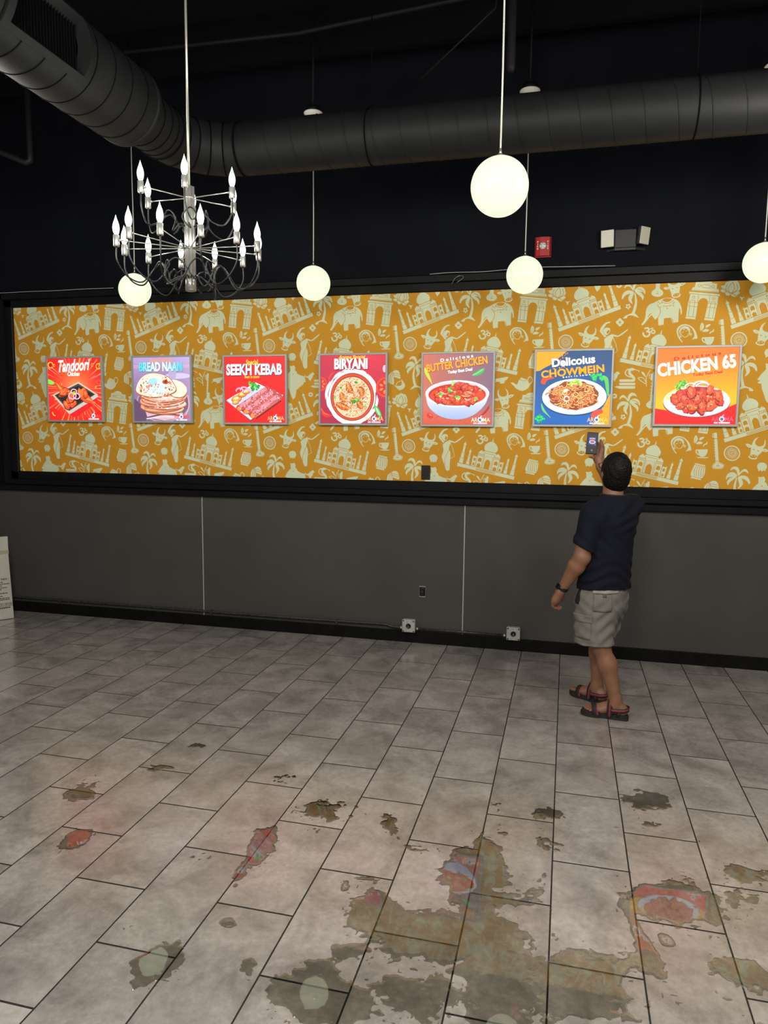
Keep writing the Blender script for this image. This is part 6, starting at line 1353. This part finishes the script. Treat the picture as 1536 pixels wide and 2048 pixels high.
def body_field():
    B = Field((-.10, 4.55, -.005), (.56, 5.26, 1.80), .0042)
    # trunk (under the clothes)
    B.cone((.256, 4.82, .90), (.262, 4.81, 1.02), .112, .120, .03, (Fp, 1.35)); B.cone((.262, 4.81, 1.02), (.29, 4.80, 1.20), .130, .125, .03, (Ft, 1.35))
    B.cone(SHL + (.02, .01, -.02), SHR + (-.02, -.01, -.02), .052, .052, .04)
    # neck and head
    B.cone((.288, 4.792, 1.34), HC - Uh * .06, .066, .061, .03)
    ax = [Lh, Fh, Uh]
    B.ell(HC + Uh * .012, (.076, .094, .104), ax, .02); B.ell(HC + Fh * .032 - Uh * .045, (.060, .064, .072), ax, .03); B.ell(HC + Fh * .060 - Uh * .088, (.030, .026, .026), ax, .03)
    # face: nose, brow, lips, ears
    B.cone(HC + Fh * .090 + Uh * .004, HC + Fh * .112 - Uh * .032, .009, .014, .012); B.cone(HC + Fh * .086 + Uh * .020 + Lh * .045, HC + Fh * .086 + Uh * .020 - Lh * .045, .010, .010, .015)
    B.ell(HC + Fh * .090 - Uh * .062, (.026, .011, .008), ax, .008)
    for sg in (1, -1):
        B.ell(HC + Lh * .079 * sg - Fh * .004 - Uh * .012, (.011, .020, .032), ax, .008); B.ell(HC + Lh * .032 * sg + Fh * .087 + Uh * .004, (.013, .010, .008), ax, .006)
    # arms
    B.cone(SHL, SHL * .5 + ELL * .5, .058, .056, .02); B.cone(SHL * .5 + ELL * .5, ELL, .056, .050, .02)
    q = ELL * .72 + WRL * .28; B.cone(ELL, q, .050, .051, .02); B.cone(q, WRL, .051, .030, .02)
    B.cone(SHR, SHR * .5 + ELR * .5, .056, .050, .02); B.cone(SHR * .5 + ELR * .5, ELR, .050, .041, .02)
    q = ELR * .72 + WRR * .28; B.cone(ELR, q, .041, .043, .02); B.cone(q, WRR, .043, .027, .02)
    # left hand, relaxed: palm, four bent fingers, thumb
    d = unit(WRL - ELL); d = unit(d + np.array([-.05, .03, -.25])); bk = unit(np.cross(d, (.35, .9, 0))); sd = np.cross(bk, d)   # sd across the knuckles
    pc = WRL + d * .020
    B.cone(WRL, pc + d * .03, .027, .026, .02); B.cone(pc + d * .016, pc + d * .060, .041, .048, .02, (bk, 1.65))
    fw = unit(d * .3 + np.array([.75, .35, -.1]))
    for o, l, r in ((.031, .082, .0100), (.0105, .090, .0104), (-.0105, .085, .0100), (-.030, .068, .0090)):
        k0 = pc + d * .078 + sd * o; k1 = k0 + unit(d * .9 + fw * .3) * l * .42; k2 = k1 + unit(d * .35 + fw) * l * .33; k3 = k2 + unit(fw - d * .25) * l * .24
        B.chain([pc + d * .05 + sd * o * .9, k0, k1, k2, k3], [r + .003, r + .0015, r, r * .92, r * .8], .006)
    t0 = pc + sd * .030; t1 = t0 + unit(d + sd * .8 + fw * .3) * .042; t2 = t1 + unit(d + fw * .5 + sd * .1) * .034; t3 = t2 + unit(d + fw * .6 - sd * .1) * .022
    B.chain([t0, t1, t2, t3], [.015, .0125, .0105, .0085], .008)
    # right hand round the phone
    B.cone(WRR, (.206, 5.150, 1.618), .027, .028, .02); B.cone((.208, 5.164, 1.622), (.208, 5.186, 1.690), .036, .040, .02, (np.array([.25, .96, 0]), 1.8))
    B.chain([(.214, 5.150, 1.630), (.228, 5.152, 1.676), (.223, 5.144, 1.715), (.2155, 5.135, 1.745)], [.018, .0150, .0125, .0100], .010)
    for z, l in ((1.740, 1.0), (1.718, 1.05), (1.696, 1.0)):
        B.chain([(.198, 5.182, 1.668 + (z - 1.70) * .6), (.196, 5.188, z - .012), (.160, 5.188, z + .004), (.138 - .003 * l, 5.186, z + .002), (.124, 5.178, z - .002)], [.012, .0105, .0095, .009, .008], .006)
    B.chain([(.196, 5.172, 1.650), (.186, 5.174, 1.634), (.164, 5.162, 1.632), (.148, 5.150, 1.635)], [.011, .0095, .0088, .0078], .006)
    # legs
    HL = np.array([.25, 4.82, .77]) + Lp * .075; HR = np.array([.25, 4.82, .77]) - Lp * .075
    B.cone(HL, KNL, .080, .058, .03); B.cone(HR, KNR, .080, .058, .03); B.cone((.25, 4.82, .77), (.256, 4.82, .92), .10, .105, .03)
    for K, A_ in ((KNL, ANL), (KNR, ANR)):
        fwd = np.array([-1.0, .1, 0]); c = K * .68 + A_ * .32 - fwd * .014
        B.cone(K, c, .052, .056, .03); B.cone(c, A_ + (0, 0, .035), .056, .036, .03); B.cone(A_ + (0, 0, .04), A_, .036, .037, .02)
    for A_, dr in ((ANL, unit((-.985, .115, 0))), (ANR, unit((-.78, .62, 0)))):
        sdv = np.array([-dr[1], dr[0], 0]); z0 = .032
        heel = np.array([A_[0], A_[1], 0]) - dr * .040
        B.ell(heel + (0, 0, z0 + .030), (.034, .034, .034), None, .02); B.cone(A_ + (0, 0, 0), heel + dr * .10 + (0, 0, z0 + .032), .036, .032, .03)
        B.cone(heel + (0, 0, z0 + .022), heel + dr * .14 + (0, 0, z0 + .018), .030, .026, .03, None); B.cone(heel + dr * .13 + sdv * .014 + (0, 0, z0 + .018), heel + dr * .165 - sdv * .010 + (0, 0, z0 + .016), .034, .032, .03, (np.array([0, 0, 1.0]), 1.5))
        for o, l, r in ((.026, .222, .0120), (.008, .226, .0095), (-.009, .218, .009), (-.024, .206, .0085), (-.038, .190, .008)):
            o2 = o if A_ is ANR else -o
            B.cone(heel + dr * .165 + sdv * o2 * .9 + (0, 0, z0 + .014), heel + dr * l + sdv * o2 + (0, 0, z0 + .009), r + .001, r, .006)
    return B
def to_local(me):
    me.transform(Matrix.Translation((-BX, -BY, 0))); return me
link('body', to_local(body_field().mesh('body', 1)), M_SKIN, man)
def hair_field():
    H_ = Field((.15, 4.64, 1.38), (.45, 4.97, 1.72), .0042); ax = [Lh, Fh, Uh]
    H_.ell(HC + Uh * .020 - Fh * .008, (.089, .106, .116), ax, .02); H_.ell(HC - Fh * .036 - Uh * .042, (.074, .066, .074), ax, .03)
    P = H_.grid(); L_ = (P - HC) @ np.array(ax).T
    # hairline: free the face, ears and nape
    face = .058 - L_[..., 1] + .35 * np.clip(L_[..., 2] - .035, 0, 1) ; nape = L_[..., 2] + .098 ; low = L_[..., 2] + .048 - .9 * np.clip(-L_[..., 1] + .0, -.05, .2)
    keep = np.minimum(np.minimum(face + .7 * np.clip(L_[..., 2], 0, .2), nape), np.maximum(low + .0, -L_[..., 1] - .0) + .012)
    H_.F = np.maximum(H_.F, -keep.astype(np.float32))
    n = (np.sin(P[..., 0] * 260 + 2 * np.sin(P[..., 2] * 170)) * np.sin(P[..., 1] * 240 + 2 * np.sin(P[..., 0] * 150)) * np.sin(P[..., 2] * 250 + 1.5 * np.sin(P[..., 1] * 190)))
    H_.F = H_.F + (.0055 * n).astype(np.float32)
    return H_
hair = link('hair', to_local(hair_field().mesh('hair', 1)), M_HAIR, man)
def shirt_field():
    S_ = Field((-.02, 4.56, .74), (.58, 5.16, 1.50), .0050); A_ = Field((-.02, 4.56, .74), (.58, 5.16, 1.50), .0050)
    S_.cone((.258, 4.815, .80), (.264, 4.81, 1.00), .193, .172, .04, (Fp, 1.25)); S_.cone((.264, 4.81, 1.00), (.288, 4.80, 1.22), .162, .168, .05, (Ft, 1.30))
    S_.cone(SHL + (.03, .02, -.03), SHR + (-.02, -.01, -.02), .084, .086, .06); S_.cone((.288, 4.795, 1.30), (.288, 4.792, 1.395), .105, .066, .05)
    nb = np.array([.288, 4.795, 1.362])
    S_.cone(nb, SHL + (.012, .006, .008), .052, .062, .05); S_.cone(nb, SHR + (-.01, 0, .012), .052, .064, .05)
    e1 = SHL + (ELL - SHL) * .80; A_.cone(SHL, e1 + (ELL - SHL) * .25, .066, .078, .03)
    e2 = SHR + (ELR - SHR) * .62; A_.cone(SHR, e2 + (ELR - SHR) * .2, .070, .072, .035)
    P = S_.grid(); x, y, z = P[..., 0], P[..., 1], P[..., 2]
    arm = np.where(y < 4.85, (P - e1) @ unit(unit(ELL - SHL) + np.array([-.30, 0, 0])), (P - e2) @ unit(ELR - SHR)); A_.F = np.maximum(A_.F, arm.astype(np.float32))
    q = np.clip(.5 + .5 * (S_.F - A_.F) / .035, 0, 1); S_.F = (S_.F * (1 - q) + A_.F * q - .035 * q * (1 - q)).astype(np.float32); S_.F = np.where(arm > -.012, np.minimum(S_.F, 9), S_.F)
    fold = .0062 * np.sin(z * 88 + 5.5 * np.sin(x * 11 + y * 7) + 9 * x) * np.clip((1.06 - z) / .18, 0, 1) * np.clip((z - .80) / .06, .25, 1) + .0060 * np.sin((x * .8 - z) * 58 + 3 * np.sin(z * 13)) * np.clip((z - 1.12) / .1, 0, 1) * np.clip((x - .28) / .08, 0, 1) + .0035 * np.sin(x * 60 + z * 22 + 3 * np.sin(z * 17)) * np.clip((z - 1.0) / .15, 0, 1)
    S_.F = S_.F + fold.astype(np.float32)
    hem = .806 + .014 * np.sin((x - .1) * 9) - z
    S_.F = np.maximum(S_.F, hem.astype(np.float32))
    nk = np.linalg.norm((P - np.array([.288, 4.792, 1.452])) @ np.array([Lt, Ft, [0, 0, 1]]).T * np.array([1, 1, 1.5]), axis=-1) - .073
    S_.F = np.maximum(S_.F, -nk.astype(np.float32)); top = z - 1.408; S_.F = np.maximum(S_.F, top.astype(np.float32))
    return S_
shirt = link('t_shirt', to_local(shirt_field().mesh('t_shirt', 2)), M_SHIRT, man)
MB().tube([tuple(np.array([.288 - BX, 4.792 - BY, 1.407]) + (Lt * math.cos(t) * .071 + Ft * math.sin(t) * .067) + np.array([0, 0, .004 * math.cos(t - .5)])) for t in np.linspace(0, 2 * PI, 28, endpoint=False)], .0062, 8, closed=True).build('collar', mat('navy_ribbed_collar', (.006, .007, .014), .8), shirt)
def shorts_field():
    S_ = Field((-.02, 4.56, .41), (.54, 5.12, .92), .0050)
    S_.cone((.250, 4.815, .72), (.258, 4.815, .86), .178, .172, .04, (Fp, 1.22))
    S_.cone(np.array([.212, 4.755, .72]), (.206, 4.712, .40), .130, .120, .05, (unit((.15, 1, 0)), 1.18)); S_.cone(np.array([.300, 4.885, .72]), (.243, 4.945, .40), .112, .112, .035, (unit((.15, 1, 0)), 1.12))
    P = S_.grid(); x, y, z = P[..., 0], P[..., 1], P[..., 2]
    fold = .0036 * np.sin(z * 80 + 26 * x + 4 * np.sin(x * 21 + y * 9)) * np.clip((.80 - z) / .1, .25, 1) + .003 * np.sin((z * 1.0 - x * 1.2) * 66 + 2 * np.sin(y * 20))
    S_.F = S_.F + fold.astype(np.float32)
    # hem folds
    for hz in (.476, .484): S_.F = S_.F + (.0024 * np.exp(-((z - hz) / .003) ** 2)).astype(np.float32)
    bottom = (.460 + .018 * np.clip((x - .1) / .25, 0, 1) * 0 + .018 * np.clip((y - 4.80) / .1, 0, 1)) - z; S_.F = np.maximum(S_.F, bottom.astype(np.float32)); S_.F = np.maximum(S_.F, (z - .850).astype(np.float32))
    return S_
sh = shorts_field(); shorts = link('cargo_shorts', to_local(sh.mesh('cargo_shorts', 1)), M_SHORT, man)
def surf_patch(field, u0, u1, z0, z1, centre, off, nu=14, nz=8):
    """a thin piece of cloth laid on the field's surface; u = angle round the centre"""
    V = []; rings_ = []
    for lay, o in ((0, off), (1, -.003)):
        for j in range(nz + 1):
            for i in range(nu + 1):
                a = u0 + (u1 - u0) * i / nu; z = z0 + (z1 - z0) * j / nz; d = np.array([math.cos(a), math.sin(a), 0]); c = np.array([centre[0], centre[1], z])
                lo_, hi_ = .02, .26
                for it in range(16):
                    m_ = (lo_ + hi_) / 2
                    if field.at(c + d * m_) < 0: lo_ = m_
                    else: hi_ = m_
                V.append(tuple(c + d * (lo_ + o) - np.array([BX, BY, 0])))
    n = (nu + 1) * (nz + 1); F = []
    for j in range(nz):
        for i in range(nu):
            a = j * (nu + 1) + i; F.append((a, a + 1, a + nu + 2, a + nu + 1)); F.append((n + a, n + a + nu + 1, n + a + nu + 2, n + a + 1))
    ed = [j * (nu + 1) for j in range(nz + 1)] + [nz * (nu + 1) + i for i in range(1, nu + 1)] + [j * (nu + 1) + nu for j in range(nz - 1, -1, -1)] + list(range(nu - 1, 0, -1))
    for a, b in zip(ed, ed[1:] + ed[:1]): F.append((a, b, n + b, n + a))
    return MB().add(V, F, True)
lc = (.205, 4.735)
surf_patch(sh, math.radians(188), math.radians(258), .505, .640, lc, .006).build('cargo_pocket', M_SHORT, shorts)
surf_patch(sh, math.radians(186), math.radians(260), .610, .655, lc, .010).build('pocket_flap', M_SHORT, shorts)
surf_patch(sh, math.radians(255), math.radians(296), .685, .790, (.235, 4.80), .004).build('back_pocket', M_SHORT, shorts)
surf_patch(sh, math.radians(274), math.radians(282), .778, .792, (.235, 4.80), .007, 4, 3).build('pocket_tab', mat('dark_grey_tab', (.07, .068, .064), .8), shorts)
surf_patch(sh, math.radians(210), math.radians(222), .715, .82, (.235, 4.80), .0035, 4, 8).build('side_pocket_opening', mat('black_pocket_lining', (.004, .004, .005), .9), shorts)
surf_patch(sh, math.radians(250), math.radians(312), .800, .822, (.245, 4.81), .006).build('waistband', mat('pale_grey_waistband', (.26, .25, .235), .8), shorts)
# wristwatch
wd = unit(WRL - ELL); wc = WRL - wd * .012; up = unit(np.cross(wd, (0, 1, 0))); sd2 = np.cross(wd, up)
V = []; F = []
for k in range(28):
    a = k * 2 * PI / 28
    rd = up * math.cos(a) + sd2 * math.sin(a)
    for (r, o) in ((.0335, -.012), (.0375, -.011), (.0375, .011), (.0335, .012)): V.append(tuple(wc + rd * r + wd * o - np.array([BX, BY, 0])))
for k in range(28):
    for i in range(4): F.append((k * 4 + i, k * 4 + (i + 1) % 4, ((k + 1) % 28) * 4 + (i + 1) % 4, ((k + 1) % 28) * 4 + i))
watch = MB().add(V, F, True).build('wristwatch', M_BLK, man)
fo = unit(np.array([-.75, -.55, .35]) - wd * np.dot(wd, (-.75, -.55, .35))); fs = np.cross(wd, fo)
Mw = Matrix(((fs[0], wd[0], fo[0], wc[0] + fo[0] * .038 - BX), (fs[1], wd[1], fo[1], wc[1] + fo[1] * .038 - BY), (fs[2], wd[2], fo[2], wc[2] + fo[2] * .038), (0, 0, 0, 1)))
mb = MB().box(-.015, .015, -.018, .018, -.003, .006, .003); mb.v = [tuple(Mw @ Vector(q)) for q in mb.v]; mb.build('watch_case', M_GLASSB, watch)
# spectacles: temple arm and rim on the side that shows
gl = empty('spectacles', tuple(HC - np.array([BX, BY, 0]))); gl.parent = man
for sg in (1, -1):
    P = [Lh * .076 * sg - Fh * .012 - Uh * .002, Lh * .083 * sg + Fh * .02 + Uh * .014, Lh * .080 * sg + Fh * .085 + Uh * .018, Lh * .066 * sg + Fh * .108 + Uh * .016]
    MB().tube(spline([tuple(q) for q in P], 4), .0022, 6).build('temple_arm', M_BLK, gl)
    MB().tube([tuple(Lh * (.036 * sg + .027 * math.cos(t)) + Fh * .112 + Uh * (.002 + .021 * math.sin(t))) for t in np.linspace(0, 6.283, 20, endpoint=False)], .0020, 6, closed=True).build('rim', M_BLK, gl)
# sandals
def sandal(A_, dr, sgn):
    dr = unit(dr); sd_ = np.array([-dr[1], dr[0], 0]) * sgn; heel = np.array([A_[0], A_[1], 0]) - dr * .040
    e = empty('sandal', (heel[0] - BX, heel[1] - BY, 0)); e.parent = man
    at = lambda s_, o, z: tuple(dr * s_ + sd_ * o + np.array([0, 0, z]))
    out = spline([(-.040, 0), (-.030, .032), (.04, .038), (.10, .036), (.16, .048), (.205, .046), (.240, .024), (.243, -.004), (.225, -.034), (.17, -.048), (.10, -.038), (.03, -.036), (-.030, -.030)], 3, True)
    def sole(z0, z1, g, toe):
        n = len(out); V = []
        for lev, z in ((0, z0), (1, z1)):
            for s_, o in out:
                k = 1 + g; cz = z + toe * max(0, (s_ - .17)) ** 1.2 * 1.2
                V.append(at((s_ - .1) * k + .1, o * k, cz))
        return MB().add(V, [(i, (i + 1) % n, n + (i + 1) % n, n + i) for i in range(n)] + [tuple(range(n))[::-1], tuple(range(n, 2 * n))])
    so = sole(.001, .020, .03, .12).build('sole', M_SOLE, e); sole(.020, .031, -.01, .12).build('footbed', M_STRAP, e)
    def band(s0, s1, w, h, wid, mt, name, lift=0.0, par=None):
        V = []; n = 16
        for k in range(n + 1):
            a = PI * k / n; s_ = s0 + (s1 - s0) * k / n; o = w * math.cos(a); z = .022 + (h + lift) * math.sin(a) ** .8
            for ds in (-wid / 2, wid / 2):
                V.append(at(s_ + ds, o, z)); V.append(at(s_ + ds, o * .93, z - .0035))
        F = []
        for k in range(n):
            b = k * 4; F += [(b, b + 2, b + 6, b + 4), (b + 1, b + 5, b + 7, b + 3), (b, b + 4, b + 5, b + 1), (b + 2, b + 3, b + 7, b + 6)]
        return MB().add(V, F, True).build(name, mt, par or e)
    f1 = band(.150, .172, .052, .056, .046, M_STRAP, 'front_strap'); band(.140, .162, .0535, .0575, .010, M_MAG, 'strap_stripe', 0, f1)
    f2 = band(.070, .062, .049, .112, .034, M_STRAP, 'instep_strap'); band(.070, .062, .0502, .1135, .010, M_MAG, 'strap_stripe', 0, f2)
    P = [(.075, .040, .060), (.03, .044, .062), (-.015, .040, .066), (-.040, .018, .070), (-.043, 0, .071), (-.040, -.018, .070), (-.015, -.040, .066), (.03, -.044, .062), (.075, -.040, .060)]
    def ribbon(P, hh, th, mt, name, par):
        Q = spline(P, 4); V = []; F = []
        for i, q in enumerate(Q):
            nrm = np.array([-(Q[min(i + 1, len(Q) - 1)][1] - Q[max(i - 1, 0)][1]), Q[min(i + 1, len(Q) - 1)][0] - Q[max(i - 1, 0)][0]]); nrm = -nrm / max(np.linalg.norm(nrm), 1e-9)
            for z in (-hh, hh):
                V.append(at(q[0] + nrm[0] * th, q[1] + nrm[1] * th, q[2] + z)); V.append(at(q[0], q[1], q[2] + z))
        for k in range(len(Q) - 1):
            b = k * 4; F += [(b, b + 2, b + 6, b + 4), (b + 1, b + 5, b + 7, b + 3), (b, b + 4, b + 5, b + 1), (b + 2, b + 3, b + 7, b + 6)]
        return MB().add(V, F, True).build(name, mt, par)
    hs = ribbon(P, .013, .0035, M_STRAP, 'heel_strap', e); ribbon(P, .0065, .0048, M_MAG, 'strap_stripe', hs)
    for o in (.040, -.040): MB().tube([at(.02, o, .022), at(.012, o * 1.05, .055)], .009, 6).build('strap_anchor', M_STRAP, e)
sandal(ANL, (-.985, .115, 0), 1); sandal(ANR, (-.78, .62, 0), 1)
# phone
ph = empty('smartphone', (.158, 5.141, 1.650)); tag(ph, 'black phone in a pale case held up in the man\'s right hand', 'phone')
ph.rotation_euler = (-.10, .055, .16)
MB().box(-.0385, .0385, -.001, .008, 0, .152, .0045).build('phone_case', M_PHONEB, ph)
MB().box(-.0365, .0365, -.0030, .002, .002, .150, .0012).build('phone_glass', M_GLASSB, ph)
A = Art()
A.poly([(0, 0), (66, 0), (66, 140), (0, 140)], rgb(16, 15, 18)); A.grid(0, 66, 42, 128, lambda x, y: rgb(*mixc((40, 34, 32), (24, 27, 38), y / 120)), 4, 4)
A.poly([(9, 58), (56, 58), (56, 104), (9, 104)], rgb(20, 60, 190)); A.poly([(10, 104), (56, 104), (56, 112), (10, 110)], rgb(60, 80, 150)); A.ell(33, 78, 22, 13, rgb(235, 240, 250)); A.ell(33, 78, 15, 8, rgb(190, 110, 70)); A.stroke([(14, 100), (30, 103), (50, 101)], 5, rgb(220, 225, 240)); A.stroke([(12, 93), (34, 97), (52, 96)], 5, rgb(200, 120, 110)); A.poly([(46, 58), (56, 58), (56, 66)], rgb(230, 150, 120))
A.ell(33, 22, 8, 8, rgb(120, 110, 110)); A.ell(33, 22, 6, 6, rgb(34, 32, 36)); A.ell(33, 22, 4.5, 4.5, rgb(130, 120, 120))
link('screen', A.mesh('screen', ink_material('lit_phone_screen', .9)), None, ph, (-.033, -.0034, .006))

# ------------------------------------------------------------------ mop water left on the tiles: (x, y, rx, ry, turn, depth)
WET = [(-0.335, 2.728, 0.068, 0.213, 0.26, 1.2), (-0.236, 2.824, 0.082, 0.1, 0.26, 1), (-0.341, 2.438, 0.199, 0.103, 0.26, 1.3), (-0.484, 2.373, 0.098, 0.112, 0.26, 1.2), (-0.19, 2.654, 0.174, 0.089, 0.26, 0.9), (0.135, 2.349, 0.151, 0.102, 0.26, 1.0), (-0.153, 2.238, 0.132, 0.127, 0.26, 0.8), (-0.379, 2.112, 0.144, 0.1, 0.26, 0.8), (0.437, 2.821, 0.165, 0.149, 0.26, 1.2), (0.308, 2.61, 0.022, 0.16, 0.26, 1.2), (0.402, 2.581, 0.027, 0.03, 0.26, 1.4), (0.564, 2.886, 0.079, 0.098, 0.26, 0.8), (0.728, 2.898, 0.117, 0.099, 0.26, 0.9), (0.608, 2.486, 0.101, 0.074, 0.26, 0.8), (0.75, 3.087, 0.104, 0.075, 0.26, 0.66), (-0.659, 2.439, 0.074, 0.159, 0.26, 1.0), (-0.669, 2.246, 0.078, 0.048, 0.26, 0.8), (-0.722, 2.033, 0.07, 0.12, 0.26, 1.3), (-0.83, 2.004, 0.048, 0.101, 0.26, 0.7), (-0.604, 2.032, 0.095, 0.079, 0.26, 0.8), (-0.73, 2.156, 0.05, 0.037, 0.26, 0.6), (-1.232, 2.763, 0.052, 0.134, 0.26, 1.1), (-1.237, 2.574, 0.033, 0.101, 0.26, 0.8), (-0.793, 2.589, 0.028, 0.044, 0.26, 1.1), (-0.747, 2.642, 0.08, 0.026, 0.26, 0.8), (-1.044, 3.119, 0.13, 0.116, 0.26, 0.82), (-1.253, 3.237, 0.074, 0.07, 0.26, 0.66), (-1.375, 3.339, 0.077, 0.106, 0.27, 0.49), (-2.027, 2.589, 0.056, 0.091, 0.26, 1.2), (-2.261, 2.938, 0.073, 0.073, 0.26, 0.9), (-2.069, 3.296, 0.106, 0.06, 0.27, 0.66), (-2.228, 3.746, 0.107, 0.104, 0.27, 0.66), (-1.975, 3.613, 0.085, 0.068, 0.27, 0.49), (-1.279, 2.022, 0.076, 0.089, 0.26, 1.1), (-1.255, 2.078, 0.034, 0.035, 0.26, 1.1), (-1.299, 1.935, 0.042, 0.045, 0.26, 0.8), (-1.422, 2.626, 0.084, 0.037, 0.26, 0.7), (-1.46, 2.155, 0.043, 0.044, 0.26, 0.6), (-1.142, 2.267, 0.04, 0.033, 0.26, 0.7), (-0.973, 2.091, 0.04, 0.051, 0.26, 0.7), (0.455, 3.623, 0.124, 0.102, 0.26, 0.82), (0.452, 3.384, 0.07, 0.063, 0.26, 0.82), (0.327, 3.182, 0.031, 0.157, 0.26, 0.66), (0.625, 3.262, 0.031, 0.067, 0.26, 0.57), (-0.243, 3.242, 0.047, 0.169, 0.26, 0.57), (-0.061, 3.246, 0.055, 0.167, 0.26, 0.57), (-0.053, 3.339, 0.095, 0.064, 0.26, 0.66), (-0.273, 2.981, 0.065, 0.18, 0.26, 0.9), (-0.736, 3.109, 0.046, 0.126, 0.26, 0.49), (-0.471, 2.928, 0.108, 0.037, 0.26, 0.8), (-0.138, 2.073, 0.077, 0.038, 0.26, 1.2), (0.131, 2.204, 0.142, 0.061, 0.26, 0.8), (-1.064, 2.932, 0.09, 0.049, 0.26, 0.8), (-0.033, 2.759, 0.059, 0.124, 0.26, 0.7), (0.336, 2.462, 0.034, 0.144, 0.26, 0.8), (0.019, 2.506, 0.072, 0.053, 0.26, 0.6), (0.623, 2.722, 0.074, 0.059, 0.26, 0.6)]
def value_noise(X, Y, sc, seed):
    g = np.random.RandomState(seed).rand(256, 256); x = X * sc + 100; y = Y * sc + 100
    i = np.floor(x).astype(int); j = np.floor(y).astype(int); fx = x - i; fy = y - j; fx = fx * fx * (3 - 2 * fx); fy = fy * fy * (3 - 2 * fy)
    a = g[i % 256, j % 256]; b = g[(i + 1) % 256, j % 256]; c = g[i % 256, (j + 1) % 256]; d = g[(i + 1) % 256, (j + 1) % 256]
    return (a * (1 - fx) + b * fx) * (1 - fy) + (c * (1 - fx) + d * fx) * fy
def water():
    h = .0055; xs = np.arange(-2.75, 1.35, h); ys = np.arange(1.72, 3.75, h); X, Y = np.meshgrid(xs, ys, indexing='ij')
    f = np.zeros_like(X)
    for (cx, cy, rx, ry, an, k) in WET:
        c, s_ = math.cos(an), math.sin(an); u = ((X - cx) * c + (Y - cy) * s_) / (rx * 1.1); v = (-(X - cx) * s_ + (Y - cy) * c) / (ry * 1.1)
        f = np.maximum(f, .65 * k * np.exp(-(u * u + v * v) * .9)) + .35 * k * np.exp(-(u * u + v * v) * .9)
    f += .13 * np.clip((2.75 - Y) / .5, 0, 1) * np.clip((X + 1.0) / .5, 0, 1)
    n = value_noise(X, Y, 6.5, 1) * .42 + value_noise(X, Y, 15, 2) * .26 + value_noise(X, Y, 38, 3) * .20 + value_noise(X, Y, 85, 4) * .12 - .5
    drops = np.clip(value_noise(X, Y, 70, 9) - .86, 0, 1) * 6.0 * np.clip((f - .12) / .2, 0, 1)
    f = f + 1.4 * n + drops - .56
    z = np.clip(f * .010, -.0012, .0011) + np.clip(f, 0, 1) * .0003
    z = np.where(z > .0009, .0009 + (z - .0009) * .3, z)
    wet = f > 0; cell = wet[:-1, :-1] | wet[1:, :-1] | wet[:-1, 1:] | wet[1:, 1:]
    idx = np.full(X.shape, -1, np.int64); need = np.zeros(X.shape, bool)
    need[:-1, :-1] |= cell; need[1:, :-1] |= cell; need[:-1, 1:] |= cell; need[1:, 1:] |= cell
    idx[need] = np.arange(need.sum()); V = np.stack([X[need], Y[need], z[need]], 1); c = np.argwhere(cell)
    F = np.stack([idx[c[:, 0], c[:, 1]], idx[c[:, 0] + 1, c[:, 1]], idx[c[:, 0] + 1, c[:, 1] + 1], idx[c[:, 0], c[:, 1] + 1]], 1)
    me = bpy.data.meshes.new('mop_water'); me.vertices.add(len(V)); me.vertices.foreach_set('co', V.ravel().astype(np.float32))
    me.loops.add(F.size); me.loops.foreach_set('vertex_index', F.ravel().astype(np.int32)); me.polygons.add(len(F))
    me.polygons.foreach_set('loop_start', np.arange(0, F.size, 4, dtype=np.int32)); me.polygons.foreach_set('use_smooth', np.ones(len(F), bool)); me.update(calc_edges=True); me.validate()
    mt = bpy.data.materials.new('thin_dirty_water'); mt.use_nodes = True; nt, N, Lk = nodes_of(mt)
    for q in list(N):
        if q.type == 'BSDF_PRINCIPLED': N.remove(q)
    out = N['Material Output']; tr = N.new('ShaderNodeBsdfTransparent'); tr.inputs[0].default_value = (.92, .91, .84, 1)
    gl = N.new('ShaderNodeBsdfGlossy'); gl.inputs['Roughness'].default_value = .022; gl.inputs[0].default_value = (1, 1, 1, 1)
    fr = N.new('ShaderNodeFresnel'); fr.inputs[0].default_value = 1.9; mx = N.new('ShaderNodeMixShader')
    Lk.new(fr.outputs[0], mx.inputs[0]); Lk.new(tr.outputs[0], mx.inputs[1]); Lk.new(gl.outputs[0], mx.inputs[2]); Lk.new(mx.outputs[0], out.inputs[0])
    o = link('mop_water', me, mt); tag(o, 'thin puddles and droplets of water spread over the floor tiles', 'water', kind='stuff')
water()
